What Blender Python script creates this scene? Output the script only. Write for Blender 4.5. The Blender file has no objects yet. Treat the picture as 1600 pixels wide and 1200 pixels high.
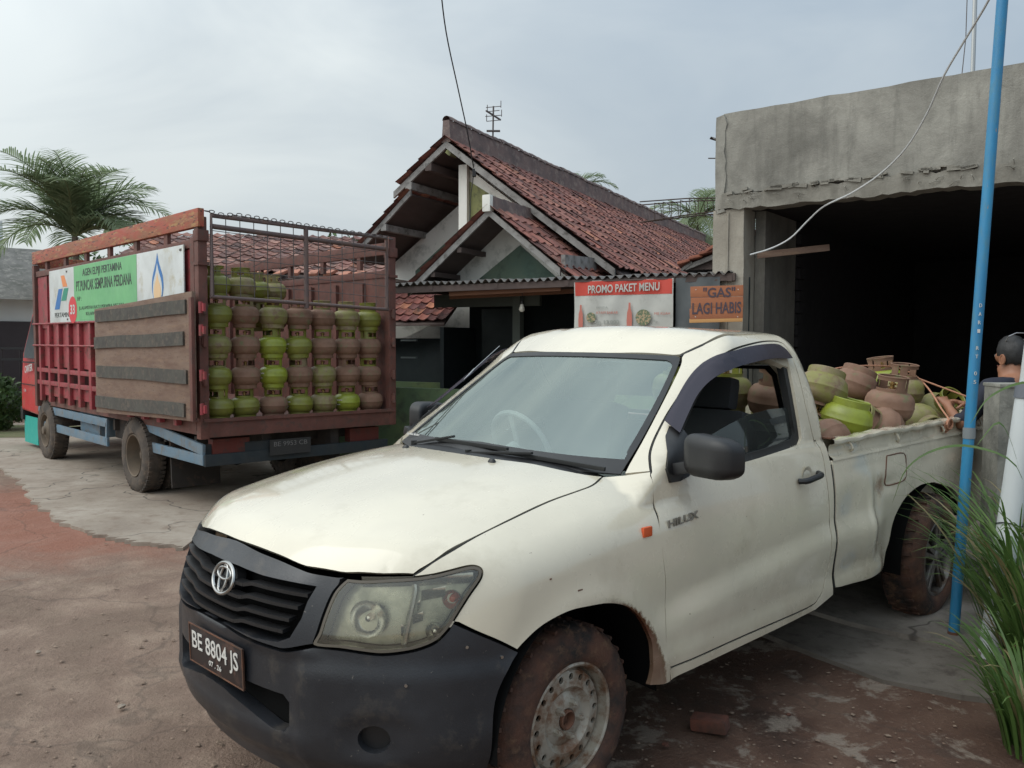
import bpy, bmesh, math, random
import numpy as np
from mathutils import Vector, Matrix, Euler
from mathutils.geometry import delaunay_2d_cdt
random.seed(7); rng = np.random.default_rng(7)
sc = bpy.context.scene
COL = sc.collection
R = math.radians
PI = math.pi

# ---------------------------------------------------------------- materials
def ramp(nt, src, stops):
    r = nt.nodes.new('ShaderNodeValToRGB'); nt.links.new(src, r.inputs[0])
    el = r.color_ramp.elements
    while len(el) < len(stops): el.new(0.5)
    for e, (p, c) in zip(el, stops):
        e.position = p; e.color = (c[0], c[1], c[2], 1) if len(c) == 3 else c
    return r.outputs[0]
def gray(v): return (v, v, v)
def coords(nt, scale=1, rnd=False, space='Object', stretch=None):
    tc = nt.nodes.new('ShaderNodeTexCoord'); o = tc.outputs[space]
    if rnd:
        oi = nt.nodes.new('ShaderNodeObjectInfo'); m = nt.nodes.new('ShaderNodeVectorMath'); m.operation = 'SCALE'
        c = nt.nodes.new('ShaderNodeCombineXYZ')
        for i in range(3): nt.links.new(oi.outputs['Random'], c.inputs[i])
        nt.links.new(c.outputs[0], m.inputs[0]); m.inputs['Scale'].default_value = 37.0
        a = nt.nodes.new('ShaderNodeVectorMath'); a.operation = 'ADD'
        nt.links.new(o, a.inputs[0]); nt.links.new(m.outputs[0], a.inputs[1]); o = a.outputs[0]
    if stretch:
        m = nt.nodes.new('ShaderNodeVectorMath'); m.operation = 'MULTIPLY'
        nt.links.new(o, m.inputs[0]); m.inputs[1].default_value = stretch; o = m.outputs[0]
    return o
def noise(nt, vec, scale, detail=6, rough=.6, dist=0):
    n = nt.nodes.new('ShaderNodeTexNoise'); n.inputs['Scale'].default_value = scale
    n.inputs['Detail'].default_value = detail; n.inputs['Roughness'].default_value = rough
    n.inputs['Distortion'].default_value = dist
    nt.links.new(vec, n.inputs['Vector']); return n.outputs['Fac']
def mixc(nt, fac, a, b, mode='MIX'):
    m = nt.nodes.new('ShaderNodeMix'); m.data_type = 'RGBA'; m.blend_type = mode
    for sock, v in ((m.inputs['Factor'], fac), (m.inputs['A'], a), (m.inputs['B'], b)):
        if sock.name == 'Factor': sock = m.inputs[0]
        elif sock.name == 'A': sock = m.inputs[6]
        else: sock = m.inputs[7]
        if hasattr(v, 'is_output'): nt.links.new(v, sock)
        elif isinstance(v, (int, float)): sock.default_value = v
        else: sock.default_value = (v[0], v[1], v[2], 1)
    return m.outputs[2]
def mathn(nt, op, a, b=None, clamp=False):
    m = nt.nodes.new('ShaderNodeMath'); m.operation = op; m.use_clamp = clamp
    for i, v in enumerate((a, b)):
        if v is None: continue
        if hasattr(v, 'is_output'): nt.links.new(v, m.inputs[i])
        else: m.inputs[i].default_value = v
    return m.outputs[0]
def newmat(name):
    m = bpy.data.materials.new(name); m.use_nodes = True; nt = m.node_tree
    b = nt.nodes['Principled BSDF']; return m, nt, b
def M(name, base, var=None, vs=3, vlo=.4, vhi=.65, dirt=None, ds=6, dlo=.5, dhi=.62, spots=None, ss=40, slo=.66, shi=.7,
      rough=.6, rvar=.1, metal=0, bump=0, bs=60, spec=.5, coat=0, rnd=False, stretch=None, attr=None, extra=None):
    m, nt, b = newmat(name)
    vec = coords(nt, rnd=rnd, stretch=stretch)
    c = base
    if attr:
        a = nt.nodes.new('ShaderNodeAttribute'); a.attribute_name = attr
        c = mixc(nt, 1.0, a.outputs['Color'], base, 'MULTIPLY')
    if var: c = mixc(nt, ramp(nt, noise(nt, vec, vs), [(vlo, gray(0)), (vhi, gray(1))]), c, var)
    if dirt: c = mixc(nt, ramp(nt, noise(nt, vec, ds, 9, .7), [(dlo, gray(0)), (dhi, gray(1))]), c, dirt)
    if spots: c = mixc(nt, ramp(nt, noise(nt, vec, ss, 3, .5), [(slo, gray(0)), (shi, gray(1))]), c, spots)
    if extra: c = extra(nt, vec, c)
    if hasattr(c, 'is_output'): nt.links.new(c, b.inputs['Base Color'])
    else: b.inputs['Base Color'].default_value = (*c, 1)
    if rvar: nt.links.new(ramp(nt, noise(nt, vec, vs * 2.3), [(.3, gray(max(0, rough - rvar))), (.7, gray(min(1, rough + rvar)))]), b.inputs['Roughness'])
    else: b.inputs['Roughness'].default_value = rough
    b.inputs['Metallic'].default_value = metal; b.inputs['Specular IOR Level'].default_value = spec
    b.inputs['Coat Weight'].default_value = coat; b.inputs['Coat Roughness'].default_value = .08
    if bump:
        bn = nt.nodes.new('ShaderNodeBump'); bn.inputs['Strength'].default_value = min(1, bump); bn.inputs['Distance'].default_value = .01 * max(1, bump)
        nt.links.new(noise(nt, vec, bs, 8, .65), bn.inputs['Height']); nt.links.new(bn.outputs[0], b.inputs['Normal'])
    return m

# ---------------------------------------------------------------- objects
def empty(name, loc=(0, 0, 0), rz=0, label=None, cat=None, group=None, kind=None):
    o = bpy.data.objects.new(name, None); COL.objects.link(o); o.location = loc; o.rotation_euler = (0, 0, rz)
    o.empty_display_size = .1
    return tag(o, label, cat, group, kind)
def tag(o, label=None, cat=None, group=None, kind=None):
    if label: o['label'] = label
    if cat: o['category'] = cat
    if group: o['group'] = group
    if kind: o['kind'] = kind
    return o
def mesh_obj(name, verts, faces, mat, parent=None, smooth=None, loc=None, rot=None):
    me = bpy.data.meshes.new(name); me.from_pydata([tuple(map(float, v)) for v in verts], [], [tuple(map(int, f)) for f in faces]); me.update()
    if mat: me.materials.append(mat)
    if smooth is not None:
        bm = bmesh.new(); bm.from_mesh(me)
        for f in bm.faces: f.smooth = True
        th = R(smooth)
        for e in bm.edges:
            if len(e.link_faces) == 2 and e.calc_face_angle(0) > th: e.smooth = False
        bm.to_mesh(me); bm.free()
    o = bpy.data.objects.new(name, me); COL.objects.link(o)
    if parent: o.parent = parent
    if loc is not None: o.location = loc
    if rot is not None: o.rotation_euler = rot
    return o
class MB:
    def __init__(s): s.v = []; s.f = []
    def add(s, vs, fs):
        n = len(s.v); s.v += [tuple(v) for v in vs]; s.f += [tuple(i + n for i in f) for f in fs]; return s
    def box(s, c, size, rot=None, ch=0):
        hx, hy, hz = [q / 2 for q in size]; ch = min(ch, hx * .9, hy * .9, hz * .9)
        Rm = rot if isinstance(rot, Matrix) else (Euler(rot).to_matrix() if rot else Matrix.Identity(3))
        c = Vector(c)
        if ch <= 0:
            vs = [Vector((x * hx, y * hy, z * hz)) for x in (-1, 1) for y in (-1, 1) for z in (-1, 1)]
            fs = [(0, 1, 3, 2), (4, 6, 7, 5), (0, 4, 5, 1), (2, 3, 7, 6), (0, 2, 6, 4), (1, 5, 7, 3)]
            return s.add([c + Rm @ v for v in vs], fs)
        bm = bmesh.new(); bmesh.ops.create_cube(bm, size=1)
        for v in bm.verts: v.co = Vector((v.co.x * 2 * hx, v.co.y * 2 * hy, v.co.z * 2 * hz))
        bmesh.ops.bevel(bm, geom=list(bm.edges), offset=ch, segments=2, profile=.7, affect='EDGES')
        bm.verts.index_update()
        s.add([c + Rm @ v.co for v in bm.verts], [tuple(v.index for v in f.verts) for f in bm.faces]); bm.free(); return s
    def bar(s, p0, p1, w, h, up=(0, 0, 1), ch=0):
        p0 = Vector(p0); p1 = Vector(p1); d = p1 - p0; L = d.length; x = d.normalized(); up = Vector(up)
        y = up.cross(x)
        if y.length < 1e-4: y = Vector((0, 1, 0)).cross(x)
        y.normalize(); z = x.cross(y)
        return s.box((p0 + p1) / 2, (L, w, h), Matrix((x, y, z)).transposed(), ch)
    def cone(s, p0, p1, r0, r1=None, n=16, caps=True):
        if r1 is None: r1 = r0
        p0 = Vector(p0); p1 = Vector(p1); z = (p1 - p0).normalized(); a = Vector((1, 0, 0)) if abs(z.x) < .9 else Vector((0, 1, 0))
        x = z.cross(a).normalized(); y = z.cross(x)
        vs = []
        for p, r in ((p0, r0), (p1, r1)):
            for i in range(n):
                t = 2 * PI * i / n; vs.append(p + (x * math.cos(t) + y * math.sin(t)) * r)
        fs = [(i, (i + 1) % n, n + (i + 1) % n, n + i) for i in range(n)]
        if caps: fs += [tuple(range(n - 1, -1, -1)), tuple(range(n, 2 * n))]
        return s.add(vs, fs)
    def tube(s, pts, r, n=8, closed=False, caps=True):
        pts = [Vector(p) for p in pts]; m = len(pts); rs = r if hasattr(r, '__len__') else [r] * m
        vs = []; prev = None
        for i, p in enumerate(pts):
            if closed: t = pts[(i + 1) % m] - pts[i - 1]
            else: t = pts[min(i + 1, m - 1)] - pts[max(i - 1, 0)]
            if t.length < 1e-9: t = Vector((0, 0, 1))
            t.normalize()
            if prev is None:
                a = Vector((0, 0, 1)) if abs(t.z) < .9 else Vector((1, 0, 0)); x = t.cross(a).normalized()
            else: x = (prev - t * prev.dot(t)).normalized()
            prev = x; y = t.cross(x)
            for k in range(n):
                q = 2 * PI * k / n; vs.append(p + (x * math.cos(q) + y * math.sin(q)) * rs[i])
        fs = []
        for i in range(m if closed else m - 1):
            j = (i + 1) % m
            for k in range(n): fs.append((i * n + k, i * n + (k + 1) % n, j * n + (k + 1) % n, j * n + k))
        if caps and not closed: fs += [tuple(range(n - 1, -1, -1)), tuple(range((m - 1) * n, m * n))]
        return s.add(vs, fs)
    def lathe(s, prof, n=32, mat=None, a0=0, a1=2 * PI, close=True):
        """profile of (r, z) about Z"""
        full = abs(a1 - a0 - 2 * PI) < 1e-6; cnt = n if full else n + 1; vs = []
        for r, z in prof:
            for i in range(cnt):
                t = a0 + (a1 - a0) * i / n; v = Vector((r * math.cos(t), r * math.sin(t), z)); vs.append(mat @ v if mat else v)
        fs = []
        for j in range(len(prof) - 1):
            for i in range(n):
                k = (i + 1) % cnt; fs.append((j * cnt + i, j * cnt + k, (j + 1) * cnt + k, (j + 1) * cnt + i))
        return s.add(vs, fs)
    def prism(s, poly, O, U, V, N, depth, back=True):
        """poly (u,v) extruded from O along -N by depth"""
        O = Vector(O); U = Vector(U); V = Vector(V); N = Vector(N); n = len(poly)
        a = [O + U * u + V * v for u, v in poly]; b = [p - N * depth for p in a]
        fs = [tuple(range(n))] + [(i, n + i, n + (i + 1) % n, (i + 1) % n) for i in range(n)]
        if back: fs.append(tuple(range(2 * n - 1, n - 1, -1)))
        return s.add(a + b, fs)
    def build(s, name, mat, parent=None, smooth=35, **k): 
        return mesh_obj(name, s.v, s.f, mat, parent, smooth, **k)
def kids(o): return [c for c in bpy.data.objects if c.parent == o]
_tree = {}
def copy_tree(o, parent=None):
    key = o.name
    if key not in _tree: _tree[key] = kids(o)
    c = o.copy(); COL.objects.link(c)
    if parent: c.parent = parent
    for ch in _tree[key]: copy_tree(ch, c)
    return c
def text(name, s, mat, parent, O, U, V, h, w=None, ext=.002, align='CENTER', bold=0, smooth=None):
    """text baseline origin O, U reading direction, V up; h cap height"""
    cu = bpy.data.curves.new(name, 'FONT'); cu.body = s; cu.size = 1; cu.align_x = 'LEFT'; cu.extrude = 0; cu.offset = bold
    cu.resolution_u = 3
    to = bpy.data.objects.new(name, cu); COL.objects.link(to); dg = bpy.context.evaluated_depsgraph_get(); dg.update()
    me = bpy.data.meshes.new_from_object(to.evaluated_get(dg)); bpy.data.objects.remove(to)
    co = np.array([v.co[:] for v in me.vertices]) if len(me.vertices) else np.zeros((1, 3))
    x0, x1 = co[:, 0].min(), co[:, 0].max(); cap = .70
    sy = h / cap; sx = (w / (x1 - x0)) if w else sy
    off = {'CENTER': (x0 + x1) / 2, 'LEFT': x0, 'RIGHT': x1}[align]
    O = Vector(O); U = Vector(U).normalized(); V = Vector(V).normalized(); N = U.cross(V).normalized()
    n = len(me.vertices); V0 = [O + U * ((v.co.x - off) * sx) + V * (v.co.y * sy) for v in me.vertices]
    faces = [tuple(p.vertices) for p in me.polygons]
    ed = {}
    for f in faces:
        for a, b in zip(f, f[1:] + f[:1]): ed[(a, b)] = 1
    side = [(a, b) for (a, b) in ed if (b, a) not in ed]
    vs = [v + N * ext for v in V0] + V0
    fs = faces + [(b, a, a + n, b + n) for a, b in side]
    bpy.data.meshes.remove(me)
    return mesh_obj(name, vs, fs, mat, parent)
def crom(pts, n=6):
    P = [np.array(p, float) for p in pts]
    if len(P) < 3:
        return [P[0] + (P[1] - P[0]) * i / n for i in range(n)] + [P[-1]]
    Q = [2 * P[0] - P[1]] + P + [2 * P[-1] - P[-2]]; out = []
    for i in range(1, len(Q) - 2):
        for k in range(n):
            t = k / n; a, b, c, d = Q[i - 1], Q[i], Q[i + 1], Q[i + 2]
            out.append(.5 * (2 * b + (c - a) * t + (2 * a - 5 * b + 4 * c - d) * t * t + (3 * b - a - 3 * c + d) * t ** 3))
    out.append(P[-1]); return out

# ---------------------------------------------------------------- camera, world, light
CAMZ = 1.609
cam = bpy.data.cameras.new('camera'); cam_o = bpy.data.objects.new('camera', cam); COL.objects.link(cam_o); sc.camera = cam_o
Rwc = np.array([[9.99992505e-01, 1.96041912e-04, 3.86681037e-03], [3.87177671e-03, -5.06331996e-02, -9.98709812e-01], [0, 9.98717298e-01, -5.06335791e-02]])
cam_o.matrix_world = Matrix(((Rwc[0, 0], -Rwc[1, 0], -Rwc[2, 0], 0), (Rwc[0, 1], -Rwc[1, 1], -Rwc[2, 1], 0), (Rwc[0, 2], -Rwc[1, 2], -Rwc[2, 2], CAMZ), (0, 0, 0, 1)))
cam.sensor_width = 36; cam.lens = 1305.73 / 1600 * 36; cam.clip_start = .05; cam.clip_end = 2000
sc.render.resolution_x = 1024; sc.render.resolution_y = 768
sc.view_settings.view_transform = 'Standard'; sc.view_settings.look = 'None'; sc.view_settings.exposure = .20; sc.view_settings.gamma = 1
SUN_EL, SUN_AZ = R(50), R(-112)      # azimuth measured from +Y towards +X
w = bpy.data.worlds.new('World'); sc.world = w; w.use_nodes = True; nt = w.node_tree
bg = nt.nodes['Background']; bg.inputs['Strength'].default_value = .1
sky = nt.nodes.new('ShaderNodeTexSky'); sky.sky_type = 'NISHITA'; sky.sun_disc = False; sky.sun_elevation = SUN_EL; sky.sun_rotation = SUN_AZ
sky.air_density = 1.2; sky.dust_density = 2.5; sky.ozone_density = 1
tc = nt.nodes.new('ShaderNodeTexCoord'); sep = nt.nodes.new('ShaderNodeSeparateXYZ'); nt.links.new(tc.outputs['Generated'], sep.inputs[0])
st = nt.nodes.new('ShaderNodeVectorMath'); st.operation = 'MULTIPLY'; nt.links.new(tc.outputs['Generated'], st.inputs[0]); st.inputs[1].default_value = (1, 1, 2.6)
n1 = noise(nt, st.outputs[0], 1.7, 5, .55, .6)
up = mathn(nt, 'MAXIMUM', sep.outputs[2], 0.0)
base = ramp(nt, mathn(nt, 'ADD', mathn(nt, 'MULTIPLY', sep.outputs[0], -.42), mathn(nt, 'ADD', mathn(nt, 'MULTIPLY', n1, .70), .15), True),
            [(.28, (.30, .365, .43)), (.50, (.41, .465, .505)), (.74, (.60, .645, .65)), (1, (.64, .68, .675))])
gr = mathn(nt, 'ADD', 10.2, mathn(nt, 'MULTIPLY', mathn(nt, 'POWER', up, 1.6), 13.0))
gd = nt.nodes.new('ShaderNodeVectorMath'); gd.operation = 'DOT_PRODUCT'; nt.links.new(tc.outputs['Generated'], gd.inputs[0]); gd.inputs[1].default_value = (math.cos(R(35)) * math.sin(SUN_AZ), math.cos(R(35)) * math.cos(SUN_AZ), math.sin(R(35)))
glow = ramp(nt, gd.outputs['Value'], [(.15, gray(0)), (1, gray(1))])          # added sky glow on the sun side, lifts faces turned to the camera
gr = mathn(nt, 'MULTIPLY', gr, mathn(nt, 'ADD', 1.0, mathn(nt, 'MULTIPLY', glow, .6)))
cb = nt.nodes.new('ShaderNodeVectorMath'); cb.operation = 'SCALE'; nt.links.new(base, cb.inputs[0]); nt.links.new(gr, cb.inputs['Scale'])
mx = mixc(nt, .90, sky.outputs[0], cb.outputs[0]); nt.links.new(mx, bg.inputs['Color'])
sl = bpy.data.lights.new('sun', 'SUN'); so = bpy.data.objects.new('sun', sl); COL.objects.link(so)
sl.energy = .85; sl.angle = R(50); sl.color = (1, .97, .92)
sd = Vector((math.cos(SUN_EL) * math.sin(SUN_AZ), math.cos(SUN_EL) * math.cos(SUN_AZ), math.sin(SUN_EL)))
so.rotation_euler = sd.to_track_quat('Z', 'Y').to_euler()
# ground-plane helper: pixel of the 1600x1200 photograph -> metric position (used once to measure, kept as plain function)
def pray(u, v):
    return Rwc.T @ np.array([(u - 800) / 1305.73, (v - 600) / 1305.73, 1.0])
def at_y(u, v, y): d = pray(u, v); return Vector(np.array([0, 0, CAMZ]) + d * (y / d[1]))
def at_z(u, v, z=0): d = pray(u, v); return Vector(np.array([0, 0, CAMZ]) + d * ((z - CAMZ) / d[2]))
def at_pl(u, v, P0, n):
    d = pray(u, v); n = np.array(n, float); return Vector(np.array([0, 0, CAMZ]) + d * (((np.array(P0) - [0, 0, CAMZ]) @ n) / (d @ n)))
# ---------------------------------------------------------------- pickup body surface (truck space: X forward, Y to its left, Z up)
def smax(a,b,k):
    h=np.clip(.5+.5*(a-b)/k,0,1); return b+(a-b)*h+k*h*(1-h)
def sstep(a,b,x):
    t=np.clip((x-a)/(b-a),0,1); return t*t*(3-2*t)
def S_low(X,Z):
    s=.868-.055*np.clip((Z-.80)/.34,0,2)**2-.012*sstep(.80,.55,Z)+.010*sstep(.50,.42,Z)
    zc=.60+.08*np.clip(-X-.45,0,1.3)
    s=s+.022*sstep(zc+.07,zc-.05,Z)*sstep(-.25,-.6,X)*sstep(-2.45,-2.2,X)-.010*sstep(zc-.06,zc-.22,Z)*sstep(-.25,-.6,X)*sstep(-2.3,-2.0,X)
    t=np.clip(X-.05,0,2); s=s-.16*t**2-.10*t**4
    t=np.clip(-X-3.4,0,2); s=s-.02*t
    # arch flares
    for xc,zc in ((0,.34),(-3.085,.34)):
        r=np.hypot(X-xc,Z-zc); s=s+.015*np.exp(-((r-.40)/.06)**2)*(Z>.1)
    return s
DENTS=[(-2.02,.80,.16,.10,.013),(-2.16,.62,.10,.12,-.012),(-2.02,.50,.14,.05,.010),(-2.42,.86,.12,.04,.012),(-2.28,.78,.05,.14,.010),
 (-2.95,.93,.16,.05,.008),(-3.35,.90,.20,.07,-.006),(-2.20,.98,.25,.03,.005),(-3.75,.75,.2,.15,.012),(-2.22,.70,.035,.16,-.012),(-2.30,.46,.06,.05,-.012)]
def dents(X,Z):
    d=0
    for a,b,sa,sb,h in DENTS: d=d+h*np.exp(-((X-a)/sa)**2-((Z-b)/sb)**2)
    return d
def H(X,Y):
    t=np.clip(X+.3,-.3,2); z=1.165-.04*t-.125*t*t
    return z-.045*(Y/.65)**2-.035*np.abs(Y/.70)**6
def Fr(Y,Z):
    a=np.abs(Y)
    return .90-.08*(a/.5)**2-.12*(a/.7)**4-.9*np.clip(Z-.62,0,1)**2-.35*np.clip(.34-Z,0,1)
def low(P):
    X,Y,Z=P[...,0],P[...,1],P[...,2]
    top=Z-np.where(X>-.6,H(np.maximum(X,-.6),Y),1.155)
    f=smax(smax(np.abs(Y)-S_low(X,Z)+dents(X,Z)*(Y>0),top,.06),X-Fr(Y,Z),.07)
    return f
def S_g(X,Z):
    return .807-.09*(Z-1.12)-.42*(np.clip(Z-1.15,0,1))**2
def green(P):
    X,Y,Z=P[...,0],P[...,1],P[...,2]
    side=np.abs(Y)-S_g(X,Z)
    roof=Z-(1.69-.030*(Y/.55)**2-.10*np.clip(X+1.25,0,1)**2-.03*np.clip(-1.3-X,0,1)**2)
    a=np.abs(Y)
    wx=-.142-(Z-1.08)*1.555-.40*a**2  # windshield x at (y,z)
    ws=(X-wx)*.59
    rear=(-1.80+.20*np.clip(Z-1.14,0,1)**1.3)-X
    f=smax(smax(side,roof,.08),rear,.04)
    return smax(f,ws,.03)
def body(P):
    return np.minimum(low(P),green(P))
def cast(O,D,field=body,t0=0,t1=1,n=500,side=1):
    """first zero crossing (outside->inside) along O+D*t"""
    O=np.atleast_2d(O).astype(float);D=np.atleast_2d(D).astype(float)
    O,D=np.broadcast_arrays(O,D)
    ts=np.linspace(t0,t1,n);hit=np.full(len(O),np.nan);best=np.full(len(O),1e9);tb=np.zeros(len(O))
    prev=None
    for t in ts:
        v=field(O+D*t)
        m=(v<best);m&=np.isnan(hit);best[m]=v[m];tb[m]=t
        m=np.isnan(hit)&(v<=0)
        hit[m]=t
    miss=np.isnan(hit);hi=np.where(miss,tb,hit);lo=hi-(ts[1]-ts[0])
    for _ in range(30):
        mid=(lo+hi)/2;v=field(O+D*mid[:,None]);ins=v<=0
        hi=np.where(ins&~miss,mid,hi);lo=np.where(~ins&~miss,mid,lo)
    return O+D*hi[:,None],miss,best
def ncast(*a,**k): return cast(*a,**k)[0]
TR = {
    'hood_side': [(0.577,0.673,0.907),(0.5,0.7,0.953),(0.359,0.704,0.996),(0.208,0.699,1.026),(0.01,0.687,1.059),(-0.14,0.683,1.076),(-0.24,0.674,1.086),(-0.335,0.64,1.102)],
    'lamp': [(0.708,0.523,0.894),(0.673,0.574,0.894),(0.626,0.628,0.9),(0.579,0.673,0.904),(0.531,0.711,0.911),(0.485,0.74,0.921),(0.443,0.761,0.929),(0.42,0.775,0.929),(0.407,0.788,0.92),(0.41,0.795,0.905),(0.424,0.796,0.885),(0.457,0.789,0.848),(0.495,0.778,0.795),(0.519,0.769,0.758),(0.55,0.751,0.725),(0.588,0.725,0.706),(0.628,0.691,0.695),(0.675,0.647,0.689),(0.715,0.6,0.693),(0.752,0.55,0.698),(0.797,0.475,0.699),(0.785,0.484,0.739),(0.768,0.49,0.791),(0.744,0.498,0.847),(0.725,0.509,0.875)],
    'fb_seam': [(0.506,0.773,0.781),(0.452,0.81,0.745),(0.381,0.841,0.704),(0.319,0.861,0.664)],
    'arch': [(0.319,0.861,0.666),(0.248,0.873,0.709),(0.184,0.881,0.731),(0.101,0.887,0.743),(0.008,0.888,0.737),(-0.082,0.887,0.726),(-0.163,0.886,0.702),(-0.22,0.884,0.67),(-0.28,0.88,0.619),(-0.319,0.88,0.563),(-0.342,0.88,0.511),(-0.345,0.882,0.452),(-0.34,0.88,0.405),(-0.331,0.876,0.371)],
    'sill': [(-0.34,0.879,0.365),(-0.566,0.878,0.356),(-0.906,0.878,0.361),(-1.301,0.878,0.357),(-1.613,0.878,0.392),(-1.763,0.878,0.4)],
    'door_low': [(-0.453,0.771,1.127),(-0.436,0.787,1.109),(-0.418,0.813,1.052),(-0.418,0.834,0.981),(-0.398,0.861,0.918),(-0.411,0.868,0.813),(-0.434,0.864,0.703),(-0.429,0.877,0.516),(-0.423,0.891,0.421),(-0.502,0.878,0.403),(-1.519,0.878,0.395),(-1.624,0.878,0.417),(-1.685,0.873,0.461),(-1.739,0.873,0.561),(-1.739,0.867,0.788),(-1.726,0.853,0.975),(-1.728,0.831,1.079),(-1.707,0.805,1.146)],
    'door_up': [(-1.707,0.805,1.146),(-1.689,0.804,1.153),(-1.655,0.783,1.294),(-1.655,0.748,1.426),(-1.655,0.713,1.522),(-1.643,0.685,1.583),(-1.627,0.666,1.607),(-1.569,0.658,1.616),(-1.444,0.662,1.613),(-1.248,0.679,1.592),(-1.08,0.687,1.557),(-0.998,0.658,1.519),(-0.927,0.648,1.476),(-0.813,0.658,1.4),(-0.707,0.671,1.327),(-0.623,0.689,1.267),(-0.557,0.707,1.218),(-0.505,0.732,1.176),(-0.453,0.771,1.127)],
    'window': [(-0.479,0.811,1.071),(-1.027,0.82,1.112),(-1.568,0.805,1.145),(-1.551,0.8,1.193),(-1.552,0.77,1.346),(-1.574,0.731,1.476),(-1.578,0.707,1.535)],
    'visor_out': [(-0.646,0.703,1.277),(-0.743,0.682,1.347),(-0.853,0.661,1.425),(-0.932,0.658,1.477),(-1.014,0.673,1.524),(-1.118,0.695,1.562),(-1.296,0.683,1.587),(-1.48,0.675,1.598),(-1.572,0.677,1.595),(-1.606,0.692,1.571),(-1.614,0.711,1.526)],
    'ditch': [(-0.989,0.519,1.555),(-1.045,0.547,1.583),(-1.095,0.58,1.606),(-1.152,0.622,1.626),(-1.294,0.625,1.641),(-1.416,0.605,1.65)],
    'ws': [(-0.991,-0.54,1.551),(-0.89,0.112,1.558),(-0.979,0.516,1.55),(-0.979,0.546,1.542),(-0.771,0.61,1.389),(-0.557,0.661,1.234),(-0.385,0.688,1.114),(-0.2,0.271,1.152),(-0.413,-0.721,1.12),(-0.576,-0.707,1.231),(-0.804,-0.686,1.385),(-0.908,-0.625,1.472),(-0.987,-0.555,1.544)],
    'fuel': [(-2.437,0.846,1.013),(-2.672,0.848,1.002),(-2.655,0.866,0.867),(-2.579,0.865,0.851),(-2.409,0.854,0.859),(-2.376,0.859,0.931)],
    'bumprear': [(0.319,0.861,0.662),(0.374,0.848,0.59),(0.421,0.851,0.526),(0.464,0.867,0.448),(0.483,0.875,0.361)],
    'bed': [(-1.808,0.807,1.132),(-1.763,0.878,0.403),(-1.851,0.878,0.425),(-2.132,0.882,0.399),(-2.251,0.888,0.414),(-2.378,0.871,0.434),(-2.483,0.856,0.551),(-2.531,0.861,0.664),(-2.659,0.867,0.756),(-2.861,0.869,0.804),(-3.057,0.88,0.794),(-3.283,0.883,0.726),(-3.5,0.858,0.616)],
    'crease': [(-1.83,0.841,1.04),(-2.578,0.84,1.045),(-3.592,0.834,1.051)],
    'groove': [(-1.693,0.617,1.645),(-1.709,0.669,1.607),(-1.726,0.702,1.533),(-1.729,0.763,1.375),(-2.638,0.37,1.155),(-1.765,0.801,1.178)],
    'visor_in': [(-0.631,0.775,1.238),(-0.729,0.754,1.311),(-0.828,0.734,1.382),(-0.926,0.731,1.442),(-1.049,0.726,1.487),(-1.184,0.719,1.506),(-1.419,0.71,1.528),(-1.614,0.711,1.526)],
    'glass_top': [(-0.882,0.793,1.242),(-1.017,0.787,1.274),(-1.194,0.78,1.307),(-1.364,0.777,1.32),(-1.516,0.777,1.319)],
    'hood_front_r': [(0.803,0.033,0.936),(0.799,0.16,0.93),(0.788,0.266,0.923),(0.779,0.329,0.916),(0.772,0.375,0.905),(0.755,0.422,0.902),(0.72,0.492,0.905),(0.686,0.545,0.908),(0.638,0.609,0.906),(0.577,0.673,0.907)],
}
def normal(P, field):
    e = 1e-3; g = np.stack([field(P + d) - field(P - d) for d in (np.array([e, 0, 0]), np.array([0, e, 0]), np.array([0, 0, e]))], -1)
    return g / (np.linalg.norm(g, axis=-1, keepdims=True) + 1e-12)
class Chart:
    def __init__(s, kind, c=(0, 0, .75)): s.k = kind; s.c = c
    def uv(s, P):
        P = np.asarray(P, float)
        if s.k == 'cylx': return np.stack([P[:, 0], np.arctan2(P[:, 2] - s.c[2], P[:, 1]) * .8], 1)
        if s.k == 'cylz': return np.stack([np.arctan2(P[:, 1], P[:, 0] - s.c[0]) * 1.0, P[:, 2]], 1)
        if s.k == 'top': return P[:, :2].copy()
        if s.k == 'front' or s.k == 'rear': return P[:, 1:].copy()
        if s.k == 'side': return P[:, [0, 2]].copy()
    def rays(s, q):
        n = len(q); z = np.zeros(n)
        if s.k == 'cylx':
            t = q[:, 1] / .8; d = np.stack([z, np.cos(t), np.sin(t)], 1); o = np.stack([q[:, 0], z, z + s.c[2]], 1); return o + d * 1.4, -d, 1.39
        if s.k == 'cylz':
            t = q[:, 0]; d = np.stack([np.cos(t), np.sin(t), z], 1); o = np.stack([z + s.c[0], z, q[:, 1]], 1); return o + d * 1.8, -d, 1.75
        if s.k == 'top': return np.stack([q[:, 0], q[:, 1], z + 1.9], 1), np.array([[0, 0, -1.0]]) + np.zeros((n, 3)), 1.3
        if s.k == 'front': return np.stack([z + 1.2, q[:, 0], q[:, 1]], 1), np.array([[-1.0, 0, 0]]) + np.zeros((n, 3)), 2.4
        if s.k == 'rear': return np.stack([z - 2.6, q[:, 0], q[:, 1]], 1), np.array([[1.0, 0, 0]]) + np.zeros((n, 3)), 1.6
        if s.k == 'side': return np.stack([q[:, 0], z + 1.5, q[:, 1]], 1), np.array([[0, -1.0, 0]]) + np.zeros((n, 3)), 1.45
def inpoly(q, poly):
    x, y = q[:, 0], q[:, 1]; c = np.zeros(len(q), bool); n = len(poly)
    for i in range(n):
        x1, y1 = poly[i - 1]; x2, y2 = poly[i]
        if y1 == y2: continue
        m = ((y1 > y) != (y2 > y)) & (x < (x2 - x1) * (y - y1) / (y2 - y1) + x1); c ^= m
    return c
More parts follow.
